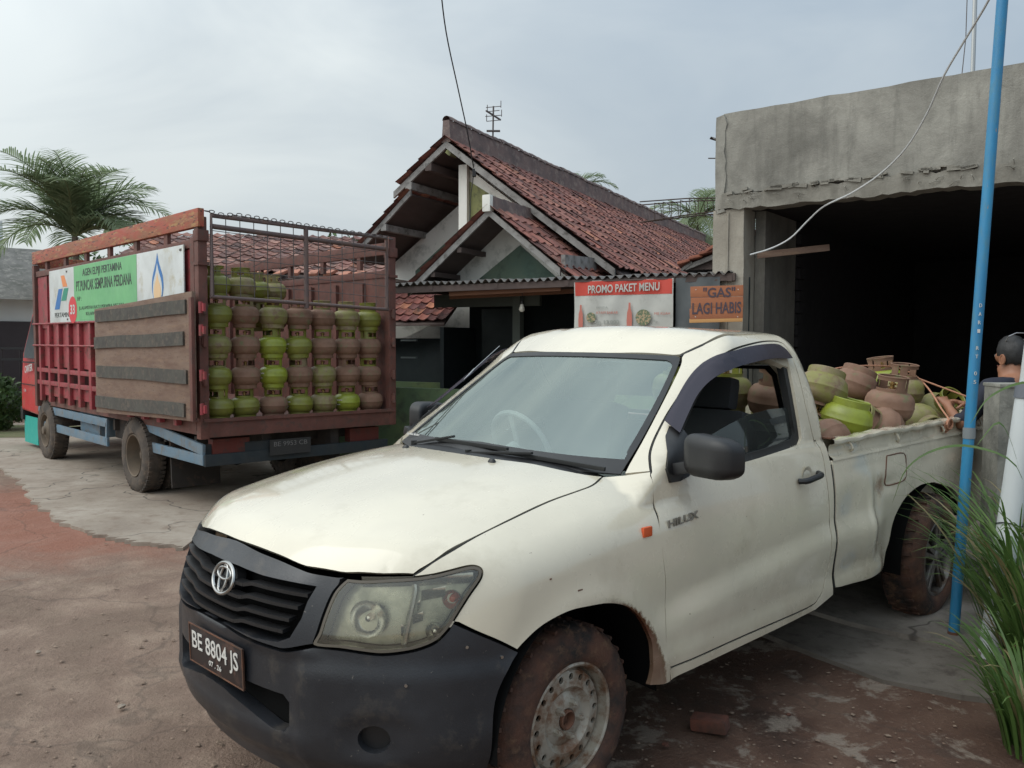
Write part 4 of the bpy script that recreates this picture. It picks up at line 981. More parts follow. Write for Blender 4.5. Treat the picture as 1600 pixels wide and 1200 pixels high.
# banner board on the side
BWHT = M('banner_white', (.62, .65, .64), var=(.50, .52, .50), vs=3, dirt=(.42, .38, .26), ds=4, dlo=.56, dhi=.74, rough=.5); BGRN = M('banner_green', (.17, .46, .20), var=(.14, .40, .18), vs=3, rough=.5)
BBLU = M('banner_blue', (.03, .16, .42), rough=.5); BTEAL = M('banner_dark_green', (.03, .26, .17), rough=.5); BORG = M('banner_orange', (.75, .26, .09), rough=.5); BBLK = M('banner_black', (.03, .04, .035), rough=.5); BREDM = M('banner_red', (.62, .04, .05), rough=.5); PEACH = M('banner_peach', (.72, .50, .28), rough=.5)
bn = MB(); y0 = W_ + .05; bn.box((2.53, y0, 2.155), (4.24, .012, .655), ch=.002); bo = bn.build('side_banner', BWHT, ct); bo.location = (-.17, 0, 0)
U_ = (-1, 0, 0); V_ = (0, 0, 1); N_ = (0, 1, 0); yf = y0 + .0065
def BX(x): return 4.65 - x        # metres from the left (front) end of the banner
def plate(poly, mat, name, d=.002, off=0): q = MB(); q.prism(poly, (4.65, yf + d + off, 1.83), U_, V_, (0, -1, 0) if 0 else (0, 1, 0), d); return q.build(name, mat, bo, None)
plate([(1.02, .003), (3.07, .003), (3.07, .65), (1.02, .65)], BGRN, 'green_panel')
plate([(.42, .50), (.60, .50), (.72, .40), (.56, .36)], BORG, 'orange_flag') if 0 else plate([(.50, .57), (.64, .57), (.76, .43), (.58, .43)], BORG, 'orange_flag')
plate([(.40, .41), (.56, .41), (.42, .16), (.22, .16)], BBLU, 'blue_flag'); plate([(.62, .41), (.80, .41), (.70, .26), (.50, .26)], BTEAL, 'green_flag')
text('banner_line', 'PERTAMINA', BBLK, bo, (BX(.55), yf, 1.89), U_, V_, .058, .66)
text('banner_line', 'AGEN ELPIJI PERTAMINA', BBLK, bo, (BX(2.00), yf + .002, 2.352), U_, V_, .082, 1.30, bold=.01)
text('banner_line', 'PT.PUNCAK SEMPURNA PERDANA', BBLK, bo, (BX(2.02), yf + .002, 2.185), U_, V_, .118, 1.82, bold=.01)
text('banner_line', 'HP :', BBLK, bo, (BX(1.22), yf + .002, 2.07), U_, V_, .05, .16)
text('banner_line', 'JL.ALAMSYAH RATU PERWIRA NEGARA', BBLK, bo, (BX(1.95), yf + .002, 1.965), U_, V_, .038, 1.5)
text('banner_line', 'KELAPA TUJUH', BBLK, bo, (BX(1.75), yf + .002, 1.895), U_, V_, .038, .6)
q = MB(); q.lathe([(0, 0), (.16, 0)], 28, Matrix.Translation((BX(.96), yf + .004, 1.97)) @ Matrix.Rotation(R(-90), 4, 'X')); q.build('red_roundel', BREDM, bo, None)
text('roundel_number', '33', BWHT, bo, (BX(.96), yf + .005, 1.92), U_, V_, .11, .17, bold=.02)
def flame(s, y, c, m): 
    pts = [(.0, .36), (.035, .26), (.10, .14), (.115, .02), (.08, -.08), (.03, -.14), (-.03, -.14), (-.08, -.08), (-.115, .02), (-.10, .14), (-.035, .26)]
    pts = [tuple(p) for p in crom([(a, b, 0) for a, b in pts] + [(0, .36, 0)], 3)][:-1]; return plate([(3.62 + a * s * 1.25, c + b * s) for a, b, _ in pts], m, 'flame_mark', off=y)
flame(1.0, 0, .26, BBLU); flame(.80, .002, .235, BWHT); flame(.62, .004, .21, PEACH)
q = MB()
for k in range(5): q.tube([(BX(3.42 + .08 * k), yf + .003, 1.925 + .012 * abs(k - 2)), (BX(3.50 + .08 * k), yf + .003, 1.925 + .012 * abs(k - 1))], .006, 5)
q.build('flame_base', BBLK, bo)
text('banner_line', 'ELPIJI', BBLK, bo, (BX(3.62), yf, 1.845), U_, V_, .06, .42, bold=.02)
q = MB()
for x in (.74, 4.18):
    for z in (1.86, 2.44): q.box((BX(x), yf, z), (.04, .01, .02))
q.build('screw', WIRE, bo)
# opened side flap hanging outside
fl = MB(); fl.box((1.53, W_ + .10, 1.42), (2.72, .035, 1.06), ch=.004); fo = fl.build('opened_flap', WOOD, ct); fo.location = (-.24, 0, 0); fo.scale = (.965, 1, 1)
me = fo.data
for v in me.vertices:      # slight shear seen in the photo: bottom edge level, top rising to the rear
    t_ = (v.co.z - .89) / 1.06; v.co.z += .05 * (1.0 - v.co.x / 2.9) * 2 * t_ - .09 * (v.co.x / 2.9 - .05) * (1 - t_)
for k, z in enumerate((1.88, 1.595, 1.285, .985)):
    q = MB(); n = 16
    for i in range(n):
        x0 = .28 + .06 * (k % 2) + (2.86 - .34) * i / n; x1 = .28 + .06 * (k % 2) + (2.86 - .34) * (i + 1) / n; dz = .004 * math.sin(i * .5 + k * 2); dz1 = .004 * math.sin((i + 1) * .5 + k * 2)
        sl = lambda x: .035 * (1 - x / 2.9) * (1 if z > 1.4 else 0) - .06 * (x / 2.9) * (1 if z < 1.2 else .3)
        q.bar((x0, W_ + .128, z + dz + sl(x0)), (x1, W_ + .128, z + dz1 + sl(x1)), .018, .125, (0, 0, 1))
    q.build('rubber_strip', STRIP, fo)
q = MB(); q.box((.16, W_ + .125, 1.44), (.06, .03, 1.10), ch=.006); q.tube([(2.88, W_ + .09, .83), (.14, W_ + .09, .90)], .016, 6); q.build('flap_frame', CBRN, fo)
for z in (1.0, 1.3, 1.7, 1.9): 
    q = MB(); q.cone((.09, W_ + .07, z - .05), (.09, W_ + .07, z + .05), .02, None, 10); q.box((.07, W_ + .06, z), (.08, .02, .07)); q.build('hinge', CRED, fo)
# blue side guards and rear underrun bar
def guard(x0, x1, y, z0, z1, par):
    q = MB(); q.bar((x0, y, z1), (x1, y, z1 + .01), .03, .10, ch=.006); q.bar((x0, y, z0), (x1, y, z0 + .01), .03, .10, ch=.006)
    q.bar((x0 + .04, y, z0), (x0 - .02 + .04, y, z1), .03, .05); q.build('side_guard', CBLU, par)
guard(2.70, 5.50, 1.0, .44, .66, ct); 
q = MB(); q.bar((1.50, 1.0, .72), (.10, 1.0, .60), .03, .10, ch=.006); q.bar((1.50, 1.0, .51), (.10, 1.0, .505), .03, .10, ch=.006); q.bar((1.46, 1.0, .50), (1.50, 1.0, .74), .03, .05); q.build('side_guard', CBLU, ct)
q = MB(); q.bar((.14, 1.0, .60), (.06, .1, .60), .03, .09); q.bar((.10, 1.0, .50), (.06, -1.0, .50), .05, .11, ch=.008); q.build('underrun_bar', M('grimy_blue_bar', (.018, .027, .033), var=(.03, .034, .035), vs=4, rough=.75), ct)
TLB = M('dull_red_lamp_box', (.12, .025, .018), dirt=(.06, .03, .025), ds=8, rough=.7)
for y in (.74, -.74):
    q = MB(); q.box((.14, y, .62), (.10, .36, .14)); q.build('tail_lamp_box', TLB, ct)
q = MB(); q.box((.03, .16, .575), (.012, .44, .15)); rp = q.build('number_plate', M('dim_plate', (.03, .03, .03), rough=.6), ct)
text('plate_writing', 'BE 9953 CB', M('dull_white', (.16, .155, .15), rough=.6), rp, (.023, .16, .585), (0, -1, 0), V_, .045, .36)
# chassis, mudflaps, tank
q = MB(); q.box((3.2, .38, .62), (6.2, .09, .20)); q.box((3.2, -.38, .62), (6.2, .09, .20))
for x in np.arange(.4, 6, .75): q.box((x, 0, .64), (.06, 1.9, .12))
q.cone((1.55, -.9, .40), (1.55, .9, .40), .07, None, 12); q.lathe([(0, -.2), (.16, -.14), (.2, 0), (.16, .14), (0, .2)], 16, Matrix.Translation((1.55, 0, .40))); q.cone((4.9, -.85, .38), (4.9, .85, .38), .05, None, 10)
q.build('chassis', M('chassis_grime', (.03, .026, .024), var=(.06, .05, .04), vs=5, rough=.8), ct)
q = MB(); q.box((3.6, .72, .60), (.75, .42, .34), ch=.05); q.build('fuel_tank', CBLU, ct); q = MB(); q.box((2.55, .75, .62), (.45, .3, .28), ch=.02); q.build('battery_box', MUD, ct)
for y in (.72, -.72):
    q = MB(); q.box((.96, y, .38), (.02, .50, .50), (0, R(4), 0)); q.build('mudflap', MUD, ct)
TTY = M('dusty_truck_tyre', (.05, .042, .036), var=(.095, .075, .06), vs=6, dirt=(.13, .095, .07), ds=10, dlo=.5, dhi=.65, rough=.9, bump=.3)
TRM = M('dusty_truck_rim', (.12, .095, .07), var=(.16, .12, .085), vs=6, rough=.8)
def twheel(x, y, dual):
    t = empty('wheel'); t.parent = ct; sg = 1 if y > 0 else -1
    for k in range(2 if dual else 1):
        q = MB(); r = .395; h = .105; prof = [(.225, h - .02), (.24, h), (.30, h + .008), (.35, h - .002), (.38, h - .022), (r, h - .045)]; prof += [(a, -b) for a, b in prof[::-1]]
        q.lathe(prof, 56, Matrix.Translation((0, 0, -k * .25)))
        for i in range(48):
            a = 2 * PI * i / 48; c = Vector((math.cos(a), math.sin(a), 0))
            for s_ in (-1, 1): q.box(c * (r - .004) + Vector((0, 0, s_ * .062 - k * .25)), (.02, .03, .05), Matrix.Rotation(a, 3, 'Z'))
        q.build('tyre', TTY, t, 45)
    q = MB(); q.lathe([(.225, .09), (.222, .105), (.212, .10), (.205, .04), (.19, -.06 if dual else .05), (.12, -.075 if dual else .07), (.10, -.05 if dual else .09), (.06, -.045 if dual else .10), (.05, .02 if dual else .13), (0, .03 if dual else .135)], 40); q.build('rim', TRM, t, 40)
    t.matrix_local = Matrix.Translation((x, y, .395)) @ Matrix.Rotation(R(-90 * sg), 4, 'X')
for (x, y, d) in ((1.70, .97, True), (1.70, -.97, True), (5.05, .95, False), (5.05, -.95, False)): twheel(x, y, d)
# cab
side = [(5.52, .62), (5.52, 2.10), (5.62, 2.22), (6.20, 2.20), (6.42, 2.08), (6.78, 1.40), (6.86, .95), (6.86, .55), (5.98, .52), (5.93, .66), (5.84, .80), (5.72, .88), (5.60, .80)]
yc = .93; n = len(side); V = []; 
for s_ in (1, -1):
    for k_, (ins, zz) in enumerate(((0, 0), (.05, 1))):
        pass
for (x, z) in side:
    tb = .10 * max(0, z - 1.35) / .85
    V.append((x, yc - tb - .03, z))
for (x, z) in side:
    tb = .10 * max(0, z - 1.35) / .85
    V.append((x, -(yc - tb - .03), z))
F = [tuple(range(n)), tuple(range(2 * n - 1, n - 1, -1))] + [(i, n + i, n + (i + 1) % n, (i + 1) % n) for i in range(n)]
cb = mesh_obj('cab', V, F, CABR, ct, 30); bv = cb.modifiers.new('b', 'BEVEL'); bv.width = .035; bv.segments = 2; bv.limit_method = 'ANGLE'
q = MB(); win_ = [(5.70, 1.42), (5.70, 2.0), (6.22, 2.02), (6.36, 1.95), (6.62, 1.42), (6.60, 1.34), (5.74, 1.34)]
q.prism([(x, z) for x, z in win_], (0, .885, 0), (1, 0, 0), (0, -.11, 1), (0, -1, 0), .03)
for i in range(len(q.v)): q.v[i] = (q.v[i][0], .908 + (.02 if i >= len(win_) else 0) - .12 * (q.v[i][2] - 1.35) - .012, q.v[i][2])
dwn = q.build('cab_window', M('dark_glass', (.03, .035, .04), rough=.1), cb)
q = MB(); q.bar((5.62, .902, .95), (6.80, .902, .95), .006, .012); q.bar((5.62, .905, 1.28), (6.74, .905, 1.28), .01, .02); q.bar((5.68, .905, 1.35), (6.66, .90, 1.35), .012, .02); q.build('door_trim', BLACK, cb)
text('cab_lettering', 'CANTER', BWHT, cb, (6.40, .905, 1.14), (-1, 0, .12), (0, 0, 1), .10, .42, bold=.02)
text('cab_lettering', 'Colt', BWHT, cb, (6.62, .905, .84), (-1, 0, 0), (0, 0, 1), .04, .12)
q = MB(); q.box((6.88, 0, .50), (.14, 1.8, .20), ch=.03); q.build('front_bumper', BLACK, ct)
TEAL = M('teal_flap', (.02, .36, .30), rough=.5); q = MB(); q.box((6.50, .86, .27), (.72, .012, .40)); q.build('mudflap', TEAL, ct)
q = MB(); q.lathe([(.40, -.02), (.41, .20)], 24, Matrix.Translation((5.5 - .48, .93, .40)) @ Matrix.Rotation(R(90), 4, 'X'), a0=R(10), a1=R(170)); q.build('wheel_arch', MUD, ct)

# stacked cylinders in the cage back
CB = Matrix.Translation((CTX, CTY, 0)) @ Matrix.Rotation(CTA, 4, 'Z')
grid = [  # bottom row first, left column to right (as seen from behind)
    [('g', 'g'), ('g', 'g'), ('b', 'g'), ('g', 'g'), ('o', 'g'), ('l', 'g'), ('b', 'b')],
    [('g', 'o'), ('b', 'b'), ('l', 'l'), ('b', 'o'), ('o', 'g'), ('b', 'b'), ('b', 'g')],
    [('o', 'g'), ('b', 'o'), ('l', 'g'), ('g', 'g'), ('b', 'g'), ('b', 'g'), ('b', 'g')],
    [('g', 'o'), ('b', 'o'), ('o', 'g'), ('b', 'b'), ('b', 'o'), ('o', 'o'), ('g', 'g')]]
ordn = ['leftmost', 'second', 'third', 'middle', 'fifth', 'sixth', 'rightmost']
rown = ['bottom row', 'second row up', 'third row up', 'fourth row up']
GRP = 'gas cylinders stacked in the cage of the cargo truck'
for j in range(4):
    for i in range(7):
        b, c = grid[j][i]; y = .835 - .281 * i; 
        lab = '%s gas cylinder in the %s column, %s of the truck stack' % (CNAME[b], ordn[i], rown[j])
        t = gas_cylinder(b, c, lab, GRP, marks=(b in 'gl'))
        p = CB @ Vector((.17 + random.uniform(-.012, .012), y + random.uniform(-.008, .008), .872 + .290 * j - .016 * i / 6))
        t.location = p; t.rotation_euler = (R(random.uniform(-1.2, 1.2)), R(random.uniform(-1.2, 1.2)), R(-72 - 52) + random.choice((0, 0, 0, PI, -.75, .6)) + random.uniform(-.25, .25))
top5 = [(.835, .17, 'g', 'g', 'leftmost'), (.56, .22, 'o', 'g', 'second'), (.27, .50, 'g', 'o', 'third'), (.02, .62, 'o', 'o', 'middle')]
for y, x, b, c, o_ in top5:
    t = gas_cylinder(b, c, '%s gas cylinder in the %s column, behind the wire mesh above the cross bar' % (CNAME[b], o_), GRP, marks=False)
    t.location = CB @ Vector((x, y, .872 + .290 * 4 - (.02 if x < .3 else .03))); t.rotation_euler = (R(2), R(-2), CTA + PI + random.uniform(-1, 1))
for y, x, b, o_ in ((.27, .50, 'o', 'third'), (.02, .62, 'b', 'middle')):
    t = gas_cylinder(b, b, '%s gas cylinder in the second layer behind the %s column' % (CNAME[b], o_), GRP, marks=False)
    t.location = CB @ Vector((x, y, .872 + .290 * 3 - .03)); t.rotation_euler = (0, 0, CTA)

# cylinders heaped in the pickup bed (pickup space)
PB = Matrix.Translation((-.34389, 3.35425, 0)) @ Matrix.Rotation(R(-136.12088), 4, 'Z')
GP = 'gas cylinders heaped in the pickup bed'
def heap(b, c, pos, axis, spin, lab, marks=False):
    t = gas_cylinder(b, c, lab, GP, marks); ax = Vector(axis).normalized()
    rot = Vector((0, 0, 1)).rotation_difference(ax).to_matrix() @ Matrix.Rotation(spin, 3, 'Z')
    m = PB @ (Matrix.Translation(pos) @ rot.to_4x4() @ Matrix.Translation((0, 0, -.108)))
    t.matrix_world = m; t.location, t.rotation_euler = m.to_translation(), m.to_euler(); return t
heap('l', 'l', (-2.486, .600, 1.184), (.10, -.22, -1), 2.7, 'shiny bright green gas cylinder upside down by the bed rail nearest the cab', True)
heap('b', 'b', (-3.02, .62, 1.235), (.02, .14, 1), 2.0, 'largest looking dusty brown gas cylinder upright in the middle of the pickup heap')
heap('o', 'b', (-3.72, .42, 1.29), (.05, .12, 1), .6, 'olive gas cylinder with rusty collar at the top right of the pickup heap')
heap('b', 'b', (-3.12, .36, 1.34), (.3, -.2, -.85), 2.6, 'dusty brown gas cylinder tilted on top of the heap behind the bright green one')
heap('l', 'b', (-3.95, .20, 1.33), (.1, -.1, 1), .4, 'small looking green gas cylinder between the two top ones of the heap')
heap('o', 'b', (-2.502, .45, 1.345), (.30, -.10, -.9), 1.0, 'olive gas cylinder turned bottom up beside the cab at the left of the heap')
heap('b', 'o', (-2.90, .62, 1.10), (.55, -.25, .35), .0, 'brown gas cylinder lying beside the bright green one, belly showing')
heap('b', 'g', (-2.25, .60, 1.065), (-.1, -.5, .35), .0, 'tan gas cylinder sunk low behind the cab corner with only its top showing')
heap('o', 'o', (-3.48, .62, 1.085), (-.3, -.6, .2), .0, 'grey dusty gas cylinder low under the rope by the bed rail')
heap('g', 'g', (-3.00, .44, 1.12), (.2, .9, .28), .3, 'gas cylinder lying with its yellow green collar and valve facing out of the heap')
heap('o', 'g', (-3.98, .56, 1.135), (.35, .70, .62), 1.2, 'olive gas cylinder lying at the tail end with its valve facing out')
heap('g', 'g', (-4.15, .22, 1.20), (.1, .45, .8), 2.2, 'green gas cylinder behind the tail end one, only its collar arc showing')
heap('o', 'o', (-3.55, .36, 1.11), (.2, .3, .9), .2, 'olive gas cylinder buried under the middle of the pickup heap')
heap('o', 'g', (-2.03, .12, 1.33), (0, 0, 1), .2, 'olive gas cylinder seen through the cab rear window, upper one')
heap('g', 'g', (-2.03, -.22, 1.33), (0, .1, 1), 1.4, 'green gas cylinder seen through the cab rear window, on the passenger side')
heap('b', 'b', (-2.05, .40, 1.30), (.1, .1, 1), 1.0, 'brown gas cylinder against the cab back beside the olive one')
heap('o', 'o', (-2.06, .02, 1.06), (0, 0, 1), 1.0, 'faded gas cylinder low against the cab back under the olive one')
for i, (x, y, b) in enumerate(((-2.35, .25, 'o'), (-2.62, .10, 'b'), (-2.95, .05, 'g'), (-3.3, .05, 'o'), (-3.6, -.05, 'b'))):
    heap(b, b, (x, y, 1.20), (.1, .1, 1), i * 1.1, ['olive gas cylinder in the core of the heap just behind the cab', 'brown gas cylinder in the core of the heap behind the bright green one', 'green gas cylinder in the core of the heap below the tilted brown one', 'olive gas cylinder in the core of the heap behind the largest brown one', 'brown gas cylinder in the core of the heap toward the tail'][i])
ROPE = M('salmon_rope', (.42, .20, .12), rough=.8)
q = MB(); q.tube([PB @ Vector(p) for p in crom([(-3.05, .15, 1.42), (-3.3, .25, 1.455), (-3.75, .32, 1.45), (-3.85, .44, 1.40), (-3.70, .60, 1.31), (-3.50, .75, 1.20), (-3.36, .84, 1.150), (-3.33, .85, 1.11), (-3.30, .84, 1.10)], 5)], .0055, 7)
q.tube([PB @ Vector(p) for p in [(-3.76, .52, 1.37), (-3.80, .70, 1.30), (-3.82, .82, 1.255)]], .0055, 7)
for k in range(3): q.tube([PB @ Vector((-3.33 + .045 * math.cos(a), .845 + .012 * k - .01, 1.10 + .03 * math.sin(a) + .01 * k)) for a in np.linspace(0, 2 * PI, 12)[:-1]], .007, 6, closed=True)
tag(q.build('rope', ROPE), 'salmon coloured rope tied over the pickup heap and down to the bed hook', 'rope')
# ---------------------------------------------------------------- ground
def gpt(u, v, z=0): p = at_z(u, v, z); return (p.x, p.y)
def ground_mat():
    m, nt, b = newmat('dirt_road'); vec = coords(nt)
    n1 = noise(nt, vec, .55, 7, .6, .4); n2 = noise(nt, vec, 3.2, 9, .68); n3 = noise(nt, vec, 42, 7, .7); n4 = noise(nt, vec, 1.3, 8, .62, .8)
    c = ramp(nt, n2, [(.30, (.165, .102, .072)), (.48, (.220, .145, .104)), (.62, (.285, .20, .145)), (.78, (.35, .265, .20))])
    c = mixc(nt, ramp(nt, n4, [(.42, gray(0)), (.60, gray(.7))]), c, (.165, .115, .085))
    sx = nt.nodes.new('ShaderNodeSeparateXYZ'); nt.links.new(vec, sx.inputs[0])
    # iron red earth patch beside the concrete pad
    v = nt.nodes.new('ShaderNodeVectorMath'); v.operation = 'DISTANCE'
    st_ = nt.nodes.new('ShaderNodeVectorMath'); st_.operation = 'MULTIPLY'; nt.links.new(vec, st_.inputs[0]); st_.inputs[1].default_value = (.62, 1.0, 1); nt.links.new(st_.outputs[0], v.inputs[0]); v.inputs[1].default_value = (-2.8, 7.5, 0)
    f = mathn(nt, 'ADD', mathn(nt, 'MULTIPLY', v.outputs['Value'], -.62), mathn(nt, 'ADD', mathn(nt, 'MULTIPLY', n4, 1.5), .72))
    c = mixc(nt, mathn(nt, 'MULTIPLY', ramp(nt, f, [(.12, gray(0)), (.9, gray(1))]), .7), c, (.30, .11, .068))
    # dark wet dirt with pale concrete showing through under and beside the pickup
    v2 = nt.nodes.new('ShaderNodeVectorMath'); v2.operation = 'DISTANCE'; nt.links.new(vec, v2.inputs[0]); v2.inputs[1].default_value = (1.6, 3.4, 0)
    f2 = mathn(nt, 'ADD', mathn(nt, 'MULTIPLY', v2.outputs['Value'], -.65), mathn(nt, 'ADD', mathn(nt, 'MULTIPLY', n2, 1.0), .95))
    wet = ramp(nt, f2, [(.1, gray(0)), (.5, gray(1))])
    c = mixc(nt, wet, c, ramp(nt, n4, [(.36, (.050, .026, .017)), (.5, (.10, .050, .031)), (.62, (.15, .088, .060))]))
    pv = mathn(nt, 'MULTIPLY', wet, ramp(nt, noise(nt, vec, 4.2, 6, .68, .35), [(.535, gray(0)), (.60, gray(.8))])); c = mixc(nt, pv, c, (.27, .22, .175))
    c = mixc(nt, ramp(nt, n3, [(.58, gray(0)), (.72, gray(.45))]), c, (.34, .26, .20)); c = mixc(nt, ramp(nt, n3, [(.28, gray(.6)), (.40, gray(0))]), c, (.09, .055, .038))
    # cracks
    vo = nt.nodes.new('ShaderNodeTexVoronoi'); vo.feature = 'DISTANCE_TO_EDGE'; vo.inputs['Scale'].default_value = .45
    wv = nt.nodes.new('ShaderNodeVectorMath'); wv.operation = 'ADD'; nz = nt.nodes.new('ShaderNodeTexNoise'); nz.inputs['Scale'].default_value = 3; nt.links.new(vec, nz.inputs['Vector'])
    sc_ = nt.nodes.new('ShaderNodeVectorMath'); sc_.operation = 'SCALE'; sc_.inputs['Scale'].default_value = .5; nt.links.new(nz.outputs['Color'], sc_.inputs[0]); nt.links.new(vec, wv.inputs[0]); nt.links.new(sc_.outputs[0], wv.inputs[1]); nt.links.new(wv.outputs[0], vo.inputs['Vector'])
    c = mixc(nt, mathn(nt, 'MULTIPLY', ramp(nt, vo.outputs['Distance'], [(.002, gray(1)), (.007, gray(0))]), .35), c, (.05, .035, .026))
    nt.links.new(c, b.inputs['Base Color']); nt.links.new(ramp(nt, n4, [(.35, gray(.55)), (.6, gray(.95))]), b.inputs['Roughness'])
    bn = nt.nodes.new('ShaderNodeBump'); bn.inputs['Strength'].default_value = 1.0; bn.inputs['Distance'].default_value = .03
    hh = mathn(nt, 'ADD', mathn(nt, 'MULTIPLY', n2, 1.0), mathn(nt, 'MULTIPLY', n3, .5)); nt.links.new(hh, bn.inputs['Height']); nt.links.new(bn.outputs[0], b.inputs['Normal'])
    return m
GM = ground_mat()
def conc_mat(name, a, b_, c_, dark=(.10, .085, .075), sc_=1.0, bump=.4, crack=False, rough=.8):
    m, nt, b = newmat(name); vec = coords(nt)
    n1 = noise(nt, vec, 1.1 * sc_, 8, .62, .5); n2 = noise(nt, vec, 6 * sc_, 9, .7); n3 = noise(nt, vec, 45 * sc_, 6, .7)
    c = ramp(nt, n1, [(.32, a), (.5, b_), (.66, c_)]); c = mixc(nt, ramp(nt, n2, [(.50, gray(0)), (.68, gray(.65))]), c, dark)
    c = mixc(nt, ramp(nt, n3, [(.62, gray(0)), (.72, gray(.5))]), c, [min(1, k * 1.35) for k in c_])
    if crack:
        vo = nt.nodes.new('ShaderNodeTexVoronoi'); vo.feature = 'DISTANCE_TO_EDGE'; vo.inputs['Scale'].default_value = .55
        wv = nt.nodes.new('ShaderNodeVectorMath'); wv.operation = 'ADD'; nz = nt.nodes.new('ShaderNodeTexNoise'); nz.inputs['Scale'].default_value = 2.2; nt.links.new(vec, nz.inputs['Vector']); nt.links.new(vec, wv.inputs[0]); nt.links.new(nz.outputs['Color'], wv.inputs[1]); nt.links.new(wv.outputs[0], vo.inputs['Vector'])
        c = mixc(nt, ramp(nt, vo.outputs['Distance'], [(.003, gray(.8)), (.009, gray(0))]), c, (.04, .032, .027))
    nt.links.new(c, b.inputs['Base Color']); b.inputs['Roughness'].default_value = rough
    bn = nt.nodes.new('ShaderNodeBump'); bn.inputs['Strength'].default_value = bump; bn.inputs['Distance'].default_value = .02
    nt.links.new(mathn(nt, 'ADD', n2, mathn(nt, 'MULTIPLY', n3, .35)), bn.inputs['Height']); nt.links.new(bn.outputs[0], b.inputs['Normal']); return m
def sheet(name, xs, ys, zf_, mat):
    V = [(x, y, zf_(x, y)) for y in ys for x in xs]; nx = len(xs); F = [(j * nx + i, j * nx + i + 1, (j + 1) * nx + i + 1, (j + 1) * nx + i) for j in range(len(ys) - 1) for i in range(nx - 1)]
    return mesh_obj(name, V, F, mat, None, 60)
def axis_pts(a, b, c0, c1, h):
    out = list(np.arange(c0, c1, h)); k = h
    x = c0
    while x > a: k *= 1.35; x -= k; out.insert(0, max(x, a))
    x = out[-1]; k = h
    while x < b: k *= 1.35; x += k; out.append(min(x, b))
    return out
def gzf(x, y):
    if abs(x) > 12 or y > 14 or y < -3: return -.012
    r = .006 * math.sin(x * 1.7 + y * .6) + .004 * math.sin(x * 4.3 - y * 3.1) + .0025 * math.sin(x * 11 + y * 7) - .012
    return r
g = sheet('ground', axis_pts(-110, 110, -9, 6, .14), axis_pts(-20, 150, .5, 13, .14), gzf, GM); tag(g, kind='structure')
# concrete pad under the cargo truck, ragged towards the road
PADM = conc_mat('pad_concrete', (.235, .19, .15), (.30, .25, .20), (.37, .32, .265), (.18, .125, .09), 1.0, .35, True)
edge = [gpt(*p) for p in ((-260, 640), (-120, 690), (-30, 722), (8, 738), (30, 752), (50, 782), (78, 806), (118, 826), (160, 838), (215, 848), (262, 853), (286, 858))]
ed2 = []
for i in range(len(edge) - 1):
    a, b = edge[i], edge[i + 1]; n = 8
    for k in range(n):
        t = k / n; j = random.uniform(-.045, .045); ed2.append((a[0] + (b[0] - a[0]) * t + j, a[1] + (b[1] - a[1]) * t + j * .6))
ed2 += [edge[-1], gpt(318, 833), (-1.2, 7.6), (-.2, 8.8), (1.6, 8.7), (1.6, 12), (-8, 16), (-16, 16)]
def slab(name, poly, z, th, mat, kind='structure'):
    n = len(poly); q = MB(); q.add([(x, y, z) for x, y in poly] + [(x, y, z - th) for x, y in poly], [tuple(range(n))] + [(i, (i + 1) % n, n + (i + 1) % n, n + i) for i in range(n)])
    bm = bmesh.new(); vs = [bm.verts.new(v) for v in q.v]
    for f in q.f: bm.faces.new([vs[i] for i in f])
    bmesh.ops.recalc_face_normals(bm, faces=bm.faces); bmesh.ops.triangulate(bm, faces=[f for f in bm.faces if len(f.verts) > 4]); me = bpy.data.meshes.new(name); bm.to_mesh(me); bm.free(); me.materials.append(mat)
    o = bpy.data.objects.new(name, me); COL.objects.link(o); return tag(o, kind=kind)
slab('concrete_pad', ed2, .012, .05, PADM)
APM = conc_mat('apron_concrete', (.12, .10, .085), (.20, .175, .15), (.27, .24, .21), (.08, .06, .05), 1.4, .4, True)
APM2 = conc_mat('strip_concrete', (.09, .075, .062), (.14, .12, .10), (.19, .165, .14), (.05, .035, .028), 1.6, .4)
slab('apron', [gpt(1120, 905, .035), gpt(1250, 948, .035), gpt(1330, 972, .035), gpt(1420, 992, .035), gpt(1490, 1008, .035), gpt(1610, 1040, .035), (4.6, 3.9), (9, 5), (7, 12), (2.2, 8.2), (1.2, 7.0)], .035, .10, APM)
slab('driveway_strip', [gpt(1150, 970, .008), gpt(1270, 1020, .008), gpt(1380, 1062, .008), gpt(1500, 1085, .008), gpt(1620, 1100, .008), gpt(1625, 1030, .008), gpt(1490, 990, .008), gpt(1330, 955, .008), gpt(1150, 900, .008)], .008, .05, APM2)
# ---------------------------------------------------------------- frames
nIn = Vector((.469, .883, 0)); dG = Vector((.883, -.469, 0)); A0 = Vector((-1.34, 9.8, 0))
def HP(s, y, z): return A0 + dG * s + nIn * y + Vector((0, 0, z))
hx = Matrix.Translation(A0) @ Matrix(((dG.x, nIn.x, 0, 0), (dG.y, nIn.y, 0, 0), (0, 0, 1, 0), (0, 0, 0, 1)))
fX = Vector((.797, -.604, 0)).normalized(); fY = Vector((.604, .797, 0)).normalized(); F0 = Vector((2.2, 8.0, 0))
H_RZ = math.atan2(dG.y, dG.x); B_RZ = math.atan2(fX.y, fX.x)
